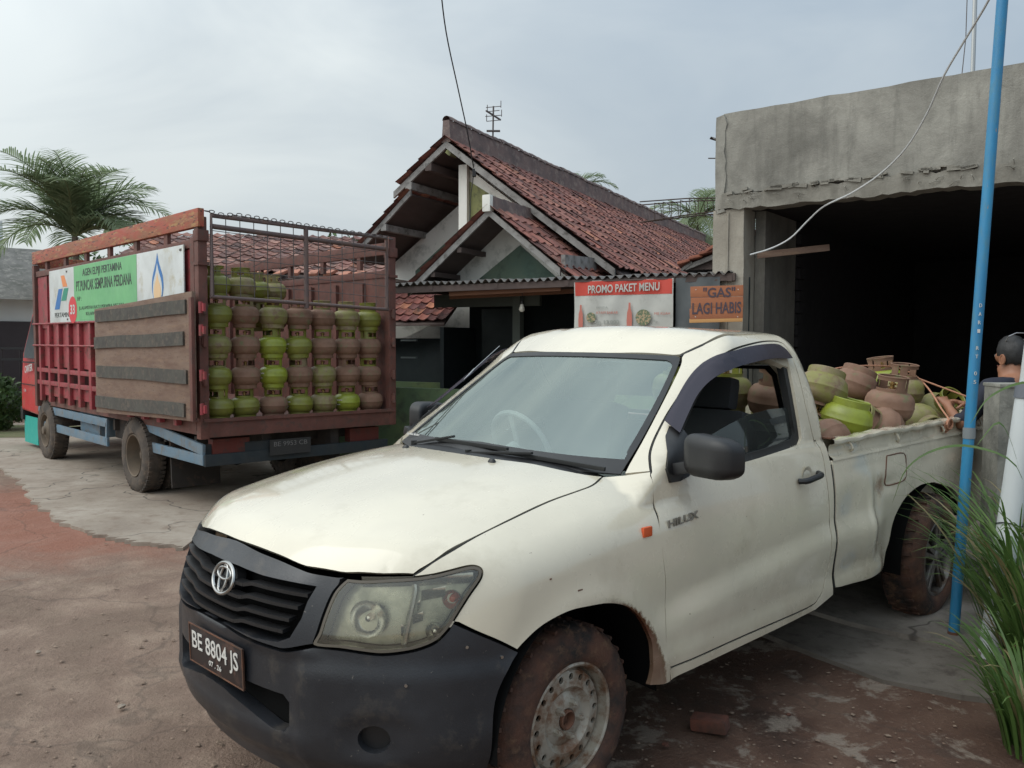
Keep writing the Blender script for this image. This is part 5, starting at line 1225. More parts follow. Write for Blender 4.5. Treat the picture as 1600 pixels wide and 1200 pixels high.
# ---------------------------------------------------------------- unfinished concrete building (own space: x along the facade, y inwards)
def wall_mat(name, light, mid, dark):
    m, nt, b = newmat(name); vec = coords(nt)
    n1 = noise(nt, vec, 1.5, 8, .6, .7); n2 = noise(nt, vec, 7, 9, .7, .3); n3 = noise(nt, vec, 60, 5, .6)
    c = ramp(nt, n1, [(.25, dark), (.48, mid), (.72, light)]); c = mixc(nt, ramp(nt, n2, [(.48, gray(0)), (.70, gray(.45))]), c, dark)
    st_ = nt.nodes.new('ShaderNodeVectorMath'); st_.operation = 'MULTIPLY'; nt.links.new(vec, st_.inputs[0]); st_.inputs[1].default_value = (1, 1, .16)
    c = mixc(nt, ramp(nt, noise(nt, st_.outputs[0], 5, 7, .7), [(.50, gray(0)), (.68, gray(.55))]), c, [k * .75 for k in dark])
    c = mixc(nt, ramp(nt, n3, [(.64, gray(0)), (.72, gray(.5))]), c, light)
    nt.links.new(c, b.inputs['Base Color']); b.inputs['Roughness'].default_value = .9
    bn = nt.nodes.new('ShaderNodeBump'); bn.inputs['Strength'].default_value = .6; bn.inputs['Distance'].default_value = .02
    nt.links.new(mathn(nt, 'ADD', n2, mathn(nt, 'MULTIPLY', n3, .25)), bn.inputs['Height']); nt.links.new(bn.outputs[0], b.inputs['Normal']); return m
CW = wall_mat('bare_cement_render', (.37, .355, .31), (.255, .243, .212), (.14, .133, .115)); CC = wall_mat('column_concrete', (.38, .35, .295), (.32, .29, .24), (.23, .205, .17)); CB_ = wall_mat('rough_beam', (.36, .34, .30), (.25, .235, .20), (.13, .12, .10))
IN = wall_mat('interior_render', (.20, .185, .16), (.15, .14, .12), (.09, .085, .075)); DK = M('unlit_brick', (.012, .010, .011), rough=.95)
bd = empty('concrete_building', tuple(F0), B_RZ, 'unfinished grey cement building with ragged lintel above a wide dark opening', 'building')
def rough_box(x0, x1, y0, y1, z0, z1, h, amp, seed, top=0.):
    """box whose front and top surfaces are uneven"""
    r = random.Random(seed); q = MB(); nx = max(2, int((x1 - x0) / h)); nz = max(2, int((z1 - z0) / h)); J = {}
    def jit(i, k):
        if (i, k) not in J:
            J[(i, k)] = (r.uniform(-amp, amp), r.uniform(-amp, amp) * .7, r.uniform(-amp, amp) * (1 + top * (k == nz)))
        return J[(i, k)]
    V = []; F = []
    for side_, y in ((0, y0), (1, y1)):
        for k in range(nz + 1):
            for i in range(nx + 1):
                a = jit(i, k); V.append((x0 + (x1 - x0) * i / nx + a[0] * (0 < i), y + a[1], z0 + (z1 - z0) * k / nz + a[2]))
    m = (nx + 1) * (nz + 1)
    for k in range(nz):
        for i in range(nx):
            a = k * (nx + 1) + i; F.append((a, a + 1, a + nx + 2, a + nx + 1)); F.append((m + a, m + a + nx + 1, m + a + nx + 2, m + a + 1))
    for i in range(nx):
        a = nz * (nx + 1) + i; F.append((a, a + 1, m + a + 1, m + a)); F.append((i + 1, i, m + i, m + i + 1))
    for k in range(nz):
        a = k * (nx + 1); b = a + nx; F.append((a + nx + 1, a, m + a, m + a + nx + 1)); F.append((b, b + nx + 1, m + b + nx + 1, m + b))
    q.add(V, F); return q
rough_box(-.225, 5.2, 0, .14, 3.03, 3.80, .16, .004, 3, .6).build('parapet', CW, bd, 30)
rough_box(-.26, 5.2, -.035, .17, 2.88, 3.03, .07, .014, 5, .8).build('lintel', CB_, bd, 25)
q = rough_box(-.13, -.0, -.03, .0, 3.72, 3.86, .05, .02, 6); rough_box(-.29, -.20, -.02, .16, 2.86, 3.78, .07, .016, 8).build('ragged_wall_edge', CW, bd, 25)
rough_box(-.31, .0, -.01, .28, -.05, 2.88, .25, .004, 9).build('column', CC, bd, 30); q = MB(); q.box((-.155, -.018, 1.45), (.012, .012, 2.8)); q.build('formwork_seam', CC, bd)
rough_box(4.1, 4.4, -.01, .28, -.05, 2.88, .25, .004, 10).build('column', CC, bd, 30)
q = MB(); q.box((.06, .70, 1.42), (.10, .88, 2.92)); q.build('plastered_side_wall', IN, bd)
q = MB(); r = random.Random(3)
for k in range(24): q.box((.10, 1.24 + r.uniform(-.02, .05), .06 + .12 * k), (.07 + r.uniform(-.02, .02), .14 + r.uniform(0, .06), .11))
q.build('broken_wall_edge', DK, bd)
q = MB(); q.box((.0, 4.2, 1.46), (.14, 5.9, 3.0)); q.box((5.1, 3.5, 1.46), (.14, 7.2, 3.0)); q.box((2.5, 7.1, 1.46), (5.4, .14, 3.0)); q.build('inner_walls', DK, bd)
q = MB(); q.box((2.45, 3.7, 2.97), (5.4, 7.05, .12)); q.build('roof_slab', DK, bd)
q = MB(); q.bar((.10, .10, 2.44), (.62, .55, 2.52), .05, .06); q.build('timber_offcut', WOOD, bd)
r = random.Random(12); q = MB()
for i in range(46):
    x = r.uniform(-.15, 4.8); z = 2.90 + r.uniform(-.01, .12); a = r.uniform(-1.4, 1.4); l = r.uniform(.03, .12)
    q.tube([(x, -.045, z), (x + l * .5 * math.sin(a), -.07, z + .5 * l * math.cos(a) * .6), (x + l * math.sin(a), -.05, z + l * math.cos(a) * .4)], .004, 5)
for i in range(70):
    x = r.uniform(-.2, 4.8); q.box((x, -.03, 3.035 + r.uniform(-.01, .02)), (r.uniform(.04, .15), .05, r.uniform(.01, .035)), (0, r.uniform(-.2, .2), 0))
tag(q.build('mortar_crumbs', CB_, bd), kind='stuff')
# rebar cage sticking out to the left of the lintel
def Bp(x, y, z): return F0 + fX * x + fY * y + Vector((0, 0, z))
STEEL = M('rusty_rebar', (.05, .032, .026), rough=.85); q = MB()
for (y, z0, z1) in ((.0, 2.995, 3.05), (.13, 2.99, 3.04), (.0, 2.88, 2.84), (.13, 2.87, 2.86)): q.tube([(-.15, y, z0), (-.6, y, (z0 + z1) / 2 + .01), (-1.12 - y * .3, y, z1)], .0065, 6)
for k in range(8):
    x = -.28 - .095 * k; q.tube([(x, -.01, 3.02), (x - .01, .14, 3.02), (x + .01, .14, 2.86), (x, -.01, 2.85)], .004, 5, closed=True)
q.tube([(-.10, .05, 3.37), (-.42, .1, 3.42)], .006, 5); q.tube([(-.10, .02, 3.42), (-.30, .1, 3.36)], .006, 5); q.build('rebar_cage', STEEL, bd)
def corrugated(name, O, U, V, w_, l_, pitch, amp, mat, parent, n_per=6):
    U = Vector(U).normalized(); V = Vector(V).normalized(); N = U.cross(V).normalized(); n = int(w_ / pitch * n_per); Vv = []; F = []
    for th in (0, -.004):
        for j in range(7):
            for i in range(n + 1): Vv.append(Vector(O) + U * (w_ * i / n) + V * (l_ * j / 6) + N * (amp * math.sin(2 * PI * i / n_per) + th + .006 * math.sin(j * 1.3 + i * .11)))
    m = 7 * (n + 1)
    for j in range(6):
        for i in range(n):
            a = j * (n + 1) + i; F.append((a, a + 1, a + n + 2, a + n + 1)); F.append((m + a, m + a + n + 1, m + a + n + 2, m + a + 1))
    for i in range(n): F.append((i + 1, i, m + i, m + i + 1))
    return mesh_obj(name, Vv, F, mat, parent, 70)
CORR = M('weathered_corrugated_sheet', (.16, .15, .14), var=(.10, .085, .075), vs=2, dirt=(.22, .20, .18), ds=6, dlo=.5, dhi=.68, rough=.7)
corrugated('corrugated_sheet', (-.50, .3, 3.66), (1, 0, .05), (0, 1, .02), .5, .8, .07, .018, CORR, bd)
q = MB(); q.tube([(1.55, 2.2, 3.0), (1.55, 2.2, 7.5)], .022, 8); q.build('roof_mast', CHROME, bd)
# ---------------------------------------------------------------- tiled roofs
TILE = M('clay_roof_tile', (1, 1, 1), var=None, dirt=(.045, .035, .035), ds=5, dlo=.50, dhi=.70, spots=(.22, .15, .12), ss=26, slo=.64, shi=.74, rough=.85, bump=.2, attr='Col')
def roof_tiles(name, O, U, S, wU, wS, mat, parent, du=.20, ds=.235, keep=None, pal=None, seed=1, sag=.0):
    """individual overlapping clay pantiles on a slope: U along the eave, S down the slope"""
    r = random.Random(seed); U = Vector(U).normalized(); S = Vector(S).normalized(); N = S.cross(U).normalized()
    if N.z < 0: N = -N
    O = Vector(O); nu = int(wU / du); ns = int(wS / ds); V = []; F = []; Cc = []
    prof = [(-.5, .020), (-.40, .024), (-.28, .008), (-.05, -.006), (.20, -.003), (.36, .014), (.5, .020)]
    pal = pal or [(.25, .095, .072), (.20, .078, .062), (.28, .12, .088), (.165, .070, .058), (.23, .10, .08)]
    for j in range(ns):
        for i in range(nu + 1):
            cu = (i + (.0 if j % 2 else .0)) * du; cs = (j + .5) * ds
            if keep and not keep(cu, cs): continue
            a = r.uniform(-.045, .045); dz = r.uniform(-.006, .010); sl = r.uniform(-.012, .012); col = list(r.choice(pal)); k = r.uniform(.7, 1.35)
            if r.random() < .03: col = [.36, .15, .09]
            col = [c * k for c in col]; b = len(V)
            for t, lift in ((-.62, .0), (.54, .020), (.54, .006)):
                for (pu, pz) in prof:
                    u_ = pu * du * 1.06; s_ = t * ds + sl
                    uu = cu + u_ * math.cos(a) - s_ * math.sin(a); ss = cs + s_ * math.cos(a) + u_ * math.sin(a)
                    z_ = pz + lift + dz - sag * math.sin(PI * min(1, max(0, cu / wU)))
                    V.append(O + U * uu + S * ss + N * z_); Cc.append((*col, 1))
            m = len(prof)
            for q_ in range(m - 1):
                F.append((b + q_, b + q_ + 1, b + m + q_ + 1, b + m + q_)); F.append((b + m + q_, b + m + q_ + 1, b + 2 * m + q_ + 1, b + 2 * m + q_))
    o = mesh_obj(name, V, F, mat, parent, 50); at = o.data.color_attributes.new('Col', 'FLOAT_COLOR', 'POINT'); at.data.foreach_set('color', np.array(Cc, 'f').ravel()); return o
DWOOD = M('dark_roof_timber', (.075, .055, .05), var=(.11, .08, .07), vs=3, stretch=(1, .3, 1), rough=.85)
BARGE = M('weathered_white_board', (.31, .30, .285), var=(.19, .18, .17), vs=5, dirt=(.10, .09, .08), ds=10, dlo=.54, dhi=.68, rough=.8)
WWALL = M('old_white_wall', (.80, .79, .73), var=(.70, .69, .63), vs=1.5, dirt=(.30, .31, .27), ds=3, dlo=.52, dhi=.72, rough=.9)
GWALL = M('faded_green_wall', (.10, .16, .085), var=(.14, .19, .08), vs=1.8, dirt=(.07, .09, .06), ds=5, dlo=.5, dhi=.68, rough=.9)
GTRI = M('green_gable_panel', (.10, .155, .125), var=(.14, .18, .13), vs=1.5, dirt=(.06, .08, .07), ds=4, dlo=.5, dhi=.7, rough=.9)
YGR = M('mossy_cement', (.25, .26, .11), var=(.17, .18, .09), vs=2.5, dirt=(.10, .10, .06), ds=7, dlo=.48, dhi=.62, rough=.95, bump=.4)
RIDGE = M('ridge_mortar', (.20, .14, .125), var=(.13, .10, .095), vs=4, dirt=(.28, .22, .19), ds=9, dlo=.5, dhi=.66, rough=.9, bump=.4)
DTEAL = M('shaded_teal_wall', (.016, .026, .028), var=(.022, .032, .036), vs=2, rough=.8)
ho = empty('tiled_house', tuple(A0), H_RZ, 'old house with red tiled gables, white and green walls and a corrugated awning', 'house')
LB = lambda q, name, mat, sm=35: q.build(name, mat, ho, sm)
# main gable: apex s=-.35 z=4.30 ; ridge runs inwards ; local x=s, y=inwards
ax, az = -.35, 4.30; y0 = 1.6; LEN = 14.5
sr = Vector((2.38, 0, -1.76)).normalized(); sll = Vector((-.86, 0, -.60)).normalized()
roof_tiles('right_tile_slope', (ax, y0 + .05, az + .03), (0, 1, 0), sr, LEN, 3.25, TILE, ho, seed=2, sag=.02)
roof_tiles('left_tile_slope', (ax, y0 + .05, az + .03), (0, 1, 0), sll, 9, 1.10, TILE, ho, seed=3)
roof_tiles('lower_left_tile_slope', (ax - .62, y0 + .05, az - .62), (0, 1, 0), (-.58, 0, -.48), 6, 1.4, TILE, ho, seed=4)
q = MB()
def slopebox(q, P0, S, ls, y_a, y_b, th, drop):
    S = Vector(S).normalized(); P0 = Vector(P0) - Vector((0, 0, drop)); a = P0; b = P0 + S * ls
    q.add([(a.x, y_a, a.z), (b.x, y_a, b.z), (b.x, y_b, b.z), (a.x, y_b, a.z), (a.x, y_a, a.z - th), (b.x, y_a, b.z - th), (b.x, y_b, b.z - th), (a.x, y_b, a.z - th)], [(0, 1, 2, 3), (7, 6, 5, 4), (0, 4, 5, 1), (1, 5, 6, 2), (2, 6, 7, 3), (3, 7, 4, 0)])
slopebox(q, (ax, 0, az), sr, 3.2, y0 + .06, y0 + LEN, .03, .02); slopebox(q, (ax, 0, az), sll, 1.05, y0 + .06, y0 + 9, .03, .02); slopebox(q, (ax - .62, 0, az - .62), (-.58, 0, -.48), 1.35, y0 + .06, y0 + 6, .03, .02); LB(q, 'roof_boarding', DWOOD)
q = MB(); slopebox(q, (ax, 0, az), sr, 3.02, y0, y0 + .035, .10, -.0); LB(q, 'bargeboard', BARGE); q = MB(); slopebox(q, (ax, 0, az), sll, 1.06, y0, y0 + .035, .09, .0); LB(q, 'bargeboard', BARGE)
q = MB(); slopebox(q, (ax - .58, 0, az - .60), (-.58, 0, -.48), 1.35, y0, y0 + .035, .08, .0); LB(q, 'bargeboard', BARGE)
for d in (.35, .75): 
    q = MB(); p = Vector((ax, 0, az)) + sll * d; q.box((p.x, y0 + 1.1, p.z - .12), (.10, 2.2, .10)); LB(q, 'purlin', BARGE if d > .5 else DWOOD)
q = MB(); p = Vector((ax - .62, 0, az - .62)) + Vector((-.77, 0, -.64)) * .55; q.box((p.x, y0 + .9, p.z - .12), (.09, 1.8, .09)); LB(q, 'purlin', BARGE)
q = MB(); q.box((ax + .03, y0 + .10, az - .14), (.09, .16, .09), (0, R(35), 0), ch=.01); LB(q, 'ridge_beam_end', YGR)
# tall ridge capping
q = MB(); n = 60; r = random.Random(4)
for i in range(n):
    ya = y0 + .0 + LEN * i / n; yb = y0 + LEN * (i + 1) / n + .02; h = .28 - .10 * i / n + r.uniform(-.012, .012)
    q.add([(ax - .07, ya, az - .02), (ax + .07, ya, az - .02), (ax + .05, ya, az + h), (ax - .05, ya, az + h), (ax - .07, yb, az - .02), (ax + .07, yb, az - .02), (ax + .05, yb, az + h), (ax - .05, yb, az + h)], [(0, 1, 2, 3), (7, 6, 5, 4), (1, 5, 6, 2), (3, 2, 6, 7), (0, 3, 7, 4)])
    q.lathe([(.060, 0), (.068, .11), (.060, .235)], 8, Matrix.Translation((ax, ya, az + h)) @ Matrix.Rotation(R(-90), 4, 'X') , a0=PI, a1=2 * PI)
LB(q, 'ridge_capping', RIDGE, 30)
# gable walls of the main house
gw = [(-3.2, 2.0), (-.10, 2.0), (-.10, 3.98), (ax, 4.20), (-1.15, 3.60), (-3.2, 1.95)]
q = MB(); q.prism([(-3.0, 0), (1.9, 0), (1.9, 2.45), (ax, 4.10), (-.73, 3.64), (-1.87, 2.86), (-3.0, 2.10)], (0, y0 + 1.0, 0), (1, 0, 0), (0, 0, 1), (0, -1, 0), .14); LB(q, 'gable_wall', WWALL)
q = MB(); q.prism([(-1.53, 2.30), (-.45, 2.30), (-.45, 3.19), (-.78, 3.23), (-1.53, 2.68)], (0, y0 + .985, 0), (1, 0, 0), (0, 0, 1), (0, -1, 0), .015); LB(q, 'green_wall_panel', GTRI)
q = MB(); q.box((-.24, y0 + .28, 3.15), (.13, .06, 1.74)); LB(q, 'white_pilaster', WWALL)
q = MB(); q.prism([(-.20, 2.3), (1.5, 2.3), (1.5, 2.72), (-.20, 3.98)], (0, y0 + .34, 0), (1, 0, 0), (0, 0, 1), (0, -1, 0), .08); LB(q, 'white_gable_infill', WWALL)
q = MB(); q.prism([(-.175, 2.6), (.30, 2.9), (.22, 3.32), (.27, 3.52), (-.175, 3.80)], (0, y0 + .325, 0), (1, 0, 0), (0, 0, 1), (0, -1, 0), .012); LB(q, 'mossy_panel', YGR)
# small porch gable in front
px, pz, py = .88, 3.17, .60; pr = Vector((1, 0, -.79)).normalized(); plf = Vector((-1, 0, -.79)).normalized()
roof_tiles('porch_right_tiles', (px, py + .05, pz + .02), (0, 1, 0), pr, 2.4, 1.42, TILE, ho, seed=6, du=.19)
roof_tiles('porch_left_tiles', (px, py + .05, pz + .02), (0, 1, 0), plf, 2.4, 1.45, TILE, ho, seed=7, du=.19)
q = MB(); slopebox(q, (px, 0, pz), pr, 1.35, py + .05, py + 2.4, .025, .02); slopebox(q, (px, 0, pz), plf, 1.45, py + .05, py + 2.4, .025, .02); LB(q, 'porch_boarding', DWOOD)
for S_, l in ((pr, 1.18), (plf, 1.48)):
    q = MB(); slopebox(q, (px, 0, pz), S_, l, py, py + .03, .085, .0); LB(q, 'porch_bargeboard', BARGE)
q = MB()
for i in range(9):
    ya = py + .02 + .26 * i; q.add([(px - .06, ya, pz), (px + .06, ya, pz), (px + .045, ya, pz + .15), (px - .045, ya, pz + .15), (px - .06, ya + .27, pz), (px + .06, ya + .27, pz), (px + .045, ya + .27, pz + .14), (px - .045, ya + .27, pz + .14)], [(0, 1, 2, 3), (7, 6, 5, 4), (1, 5, 6, 2), (3, 2, 6, 7), (0, 3, 7, 4)])
LB(q, 'porch_ridge', RIDGE, 30); q = MB(); q.box((px - .01, py + .0, pz + .06), (.11, .10, .20), ch=.02); LB(q, 'porch_ridge_end', WWALL)
q = MB(); q.prism([(-.35, 2.25), (2.1, 2.25), (px, 3.12)], (0, py + .62, 0), (1, 0, 0), (0, 0, 1), (0, -1, 0), .06); LB(q, 'porch_gable_wall', WWALL)
q = MB(); q.prism([(.20, 2.27), (1.62, 2.27), (.98, 2.80)], (0, py + .605, 0), (1, 0, 0), (0, 0, 1), (0, -1, 0), .012); LB(q, 'green_porch_panel', GTRI)
q = MB(); q.box((px - .42, py + .35, pz - .46), (.06, .66, .06)); q.box((px - .80, py + .35, pz - .74), (.06, .66, .06)); LB(q, 'porch_purlin', DWOOD)
q = MB(); q.bar((1.80, py + .1, 2.50), (1.78, py + 1.1, 2.55), .05, .20); LB(q, 'eave_board', BARGE)
# corrugated awning along the whole front
corrugated('awning', HP(-.75, 0, 2.275), dG, nIn * 1.25 + Vector((0, 0, .05)), 4.62, 1.25, .095, .020, CORR, None).name = 'awning'
aw = bpy.data.objects['awning']; aw.parent = ho; aw.matrix_parent_inverse = Matrix.Identity(4)
aw.data.transform(hx.inverted())
q = MB(); q.bar((-.6, .05, 2.20), (3.9, .05, 2.235), .05, .07); q.bar((-.6, 1.1, 2.25), (3.9, 1.1, 2.25), .05, .06)
for x in np.arange(-.4, 3.9, .85): q.bar((x, .02, 2.22), (x, 1.2, 2.26), .05, .05)
LB(q, 'awning_frame', DWOOD)
ORW = M('orange_brown_plank', (.22, .10, .055), var=(.14, .07, .04), vs=3, stretch=(.3, 1, 1), rough=.8)
q = MB(); q.bar((.65, .10, 2.155), (2.05, .10, 2.18), .02, .06); q.bar((.5, .35, 2.13), (2.1, .35, 2.16), .02, .05); LB(q, 'awning_plank', ORW)
# veranda under the awning
q = MB(); q.box((1.0, .28, .52), (4.2, .12, 1.06)); LB(q, 'green_parapet', GWALL)
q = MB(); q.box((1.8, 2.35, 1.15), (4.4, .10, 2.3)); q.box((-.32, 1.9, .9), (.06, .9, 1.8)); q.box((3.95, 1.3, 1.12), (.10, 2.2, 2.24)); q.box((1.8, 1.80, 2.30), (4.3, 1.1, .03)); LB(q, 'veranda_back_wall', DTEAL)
GPOST = M('grey_green_post', (.10, .115, .10), rough=.85); q = MB(); q.box((1.12, .9, 1.55), (.10, .10, 1.5)); LB(q, 'veranda_post', GPOST)
q = MB(); q.box((.62, 1.0, 2.12), (1.5, .06, .16)); LB(q, 'veranda_beam', GPOST)
q = MB()
for z in (1.40, 1.62): q.box((-.40, .8, z), (.24, .03, .02))
LB(q, 'rack_shelf', M('pale_trim', (.16, .19, .19), rough=.7))
DSH = M('dim_shutter', (.03, .04, .04), rough=.7)
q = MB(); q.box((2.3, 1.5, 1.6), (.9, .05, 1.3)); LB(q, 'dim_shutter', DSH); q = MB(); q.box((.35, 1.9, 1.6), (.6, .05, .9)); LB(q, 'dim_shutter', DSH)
BULB = M('unlit_bulb', (.62, .60, .52), rough=.25)
q = MB(); q.lathe([(0, -.062), (.022, -.055), (.032, -.035), (.030, -.012), (.019, .015), (.016, .03)], 16); lb = q.build('light_bulb', BULB); lb.location = HP(1.48, .30, 2.00); tag(lb, 'bare white light bulb hanging under the awning left of the promo banner', 'light bulb')
q = MB(); q.lathe([(.017, .028), (.019, .06), (.008, .068)], 12); q.tube([(0, 0, .065), (.004, 0, .16)], .003, 5); q.build('socket', BLACK, lb)
# lean-to with low tiles at the left of the house
q = empty('lean_to_roof', tuple(HP(-2.45, 1.55, 0)), H_RZ, 'low lean-to with small red tiles and pale sheet edge beside the cargo truck', 'lean-to'); lt_ = q
roof_tiles('tiles', (0, .55, 2.38), (1, 0, 0), (0, -.62, -.50), 2.15, .80, TILE, lt_, du=.15, ds=.13, seed=9, pal=[(.22, .08, .065), (.17, .06, .055), (.27, .10, .075), (.14, .06, .055)])
q = MB(); q.bar((0, .56, 2.41), (2.1, .56, 2.41), .10, .07, ch=.02); q.build('orange_ridge_tiles', M('orange_clay', (.38, .14, .07), dirt=(.20, .08, .05), ds=6, rough=.8), lt_)
q = MB(); q.add([(0, .55, 2.35), (2.15, .55, 2.35), (2.15, -.08, 1.84), (0, -.08, 1.84), (0, .55, 2.32), (2.15, .55, 2.32), (2.15, -.08, 1.81), (0, -.08, 1.81)], [(0, 1, 2, 3), (7, 6, 5, 4), (0, 4, 5, 1), (2, 6, 7, 3), (1, 5, 6, 2), (3, 7, 4, 0)]); q.build('boarding', DWOOD, lt_)
q = MB(); q.add([(0, -.12, 1.80), (1.95, -.12, 1.82), (1.5, -.05, 1.66), (0, -.05, 1.62), (0, -.10, 1.80), (1.95, -.10, 1.82), (1.5, -.03, 1.66), (0, -.03, 1.62)], [(3, 2, 1, 0), (4, 5, 6, 7), (0, 1, 5, 4), (2, 3, 7, 6)]); q.build('pale_sheet_edge', WWALL, lt_)
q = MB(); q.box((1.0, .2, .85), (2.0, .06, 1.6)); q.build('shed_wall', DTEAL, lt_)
q = MB(); q.box((1.0, .1, .52), (2.1, .10, 1.04)); q.build('green_wall', GWALL, lt_)
# neighbour roof seen through the cage
nb = empty('low_tiled_house', (-5.2, 13.6, 0), R(-9), 'low house with a brown red tile roof seen through the cargo cage', 'house')
roof_tiles('tile_slope', (-1.5, 1.6, 3.56), (1, 0, -.035), (0, -.85, -.40), 5.3, 1.9, TILE, nb, du=.20, ds=.15, seed=11, pal=[(.24, .12, .095), (.19, .09, .075), (.27, .15, .12), (.15, .085, .075)])
q = MB(); q.box((1.2, 1.0, 1.35), (5.2, .12, 2.7)); q.box((-1.4, 3, 1.4), (.12, 4, 2.8)); q.build('wall', WWALL, nb)
q = MB(); q.add([(-1.6, 1.6, 3.50), (3.9, 1.6, 3.31), (3.9, -.2, 2.50), (-1.6, -.2, 2.68), (-1.6, 3.6, 2.7), (3.9, 3.6, 2.5)], [(0, 1, 2, 3), (1, 0, 4, 5)]); q.build('boarding', DWOOD, nb)
r = random.Random(8); q = MB()
for i in range(18): x = -1.5 + i * .26 + r.uniform(-.05, .05); q.box((x, -.20 + r.uniform(-.03, .03), 2.80 - .03 * (x + 3.2) * .9 + r.uniform(-.01, .03)), (.15, .22, .05), (R(20), r.uniform(-.1, .1), r.uniform(-.2, .2)), ch=.015)
q.build('eave_tiles', M('orange_clay_eave', (.40, .17, .11), dirt=(.2, .08, .05), ds=6, rough=.8), nb)
# wooden eave between the house roof and the concrete column
we = empty('timber_eave', tuple(HP(3.05, 1.25, 0)), H_RZ, 'dark timber eave with loose orange tiles next to the concrete column', 'eave')
q = MB(); q.prism([(-.05, 2.42), (.75, 2.42), (.75, 2.78), (.52, 2.66)], (0, 0, 0), (1, 0, 0), (0, 0, 1), (0, -1, 0), .5); q.build('dark_boards', DWOOD, we)
q = MB(); q.bar((.02, -.03, 2.44), (.75, -.03, 2.70), .04, .05); q.bar((-.02, -.05, 2.42), (.10, -.05, 2.50), .02, .03); q.build('rafter', BARGE, we)
q = MB(); r = random.Random(5)
for i in range(7): q.box((.0 + i * .115, .05, 2.49 + i * .048 + (.03 if i > 4 else 0)), (.15, .32, .035), (R(-8), R(-18 + r.uniform(-12, 12)), r.uniform(-.3, .3)), ch=.012)
q.build('loose_tiles', M('orange_clay_loose', (.34, .12, .07), var=(.2, .07, .05), vs=9, rough=.8), we)
# ---------------------------------------------------------------- menu banner
bnr = empty('menu_banner', tuple(HP(2.26, -.03, 0)), H_RZ, 'white and red PROMO PAKET MENU banner hanging under the awning', 'banner')
CLOTH = M('banner_cloth', (.50, .50, .46), var=(.42, .42, .39), vs=3, dirt=(.34, .33, .29), ds=6, dlo=.55, dhi=.75, rough=.6); CRD = M('banner_cloth_red', (.52, .055, .035), rough=.6)
bw, bh = 1.06, .72
def cloth(x0, x1, z0, z1, mat, name, off=0., par=bnr):
    nx = max(2, int((x1 - x0) / .04)); nz = max(2, int((z1 - z0) / .04)); V = []; F = []
    for k in range(nz + 1):
        for i in range(nx + 1):
            x = x0 + (x1 - x0) * i / nx; z = z0 + (z1 - z0) * k / nz; d_ = .012 * math.sin(x * 9 + z * 4) * (1 - .6 * (z - 1.5) / .72) + .006 * math.sin(x * 23 - z * 9)
            V.append((x, d_ - off, z))
    for k in range(nz):
        for i in range(nx): a = k * (nx + 1) + i; F.append((a, a + 1, a + nx + 2, a + nx + 1))
    return mesh_obj(name, V, F, mat, par, 60)
cl = cloth(0, bw, 1.50, 2.235, CLOTH, 'cloth'); cloth(.012, bw - .01, 2.085, 2.23, CRD, 'red_header', .003)
text('banner_title', 'PROMO PAKET MENU', CLOTH, bnr, (.545, -.022, 2.115), (1, 0, .02), (0, 0, 1), .078, .76, bold=.02)
DGR = M('food_print', (.12, .16, .09), spots=(.40, .30, .18), ss=60, slo=.5, shi=.55, rough=.6); PR = M('faded_red_print', (.50, .16, .12), rough=.6); GRP_ = M('grey_print', (.30, .31, .28), rough=.6)
for x, s_ in ((.085, 1.0), (.615, 1.12)):
    q = MB(); q.prism([(a * s_, b * s_) for a, b in ((-.022, -.12), (.022, -.12), (.026, -.04), (.022, .03), (.010, .07), (.009, .12), (-.009, .12), (-.010, .07), (-.022, .03), (-.026, -.04))], (x, -.022, 1.87), (1, 0, 0), (0, 0, 1), (0, -1, 0), .002); q.build('bottle_print', PR, bnr, None)
for x, r_, z in ((.20, .052, 1.86), (.76, .080, 1.855)):
    q = MB(); q.lathe([(0, 0), (r_ * .9, 0), (r_, 0)], 18, Matrix.Translation((x, -.024, z)) @ Matrix.Rotation(R(90), 4, 'X')); q.build('plate_print', DGR, bnr, None)
text('menu_line', 'AYAM BAKAR', PR, bnr, (.375, -.024, 1.895), (1, 0, 0), (0, 0, 1), .026, .24); text('menu_line', 'Rp 13.000', GRP_, bnr, (.375, -.024, 1.79), (1, 0, 0), (0, 0, 1), .042, .26, bold=.01); text('menu_line', 'PAKET A', GRP_, bnr, (.32, -.024, 1.95), (1, 0, 0), (0, 0, 1), .020, .12)
text('menu_line', 'MIE KUAH', PR, bnr, (.955, -.024, 1.88), (1, 0, 0), (0, 0, 1), .024, .16); text('menu_line', 'Rp', GRP_, bnr, (.89, -.024, 1.80), (1, 0, 0), (0, 0, 1), .03, .04)
q = MB(); q.box((bw / 2, .0, 2.232), (bw, .012, .014)); q.build('hem_rod', DWOOD, bnr)
TARP = M('grey_tarpaulin', (.075, .085, .09), var=(.10, .11, .11), vs=2.5, rough=.6)
t_ = cloth(1.07, 1.50, 1.70, 2.24, TARP, 'tarpaulin', 0, None); t_.location = HP(2.26, .02, 0); t_.rotation_euler = (0, 0, H_RZ); tag(t_, 'grey tarpaulin hanging between the menu banner and the concrete column', 'tarpaulin')
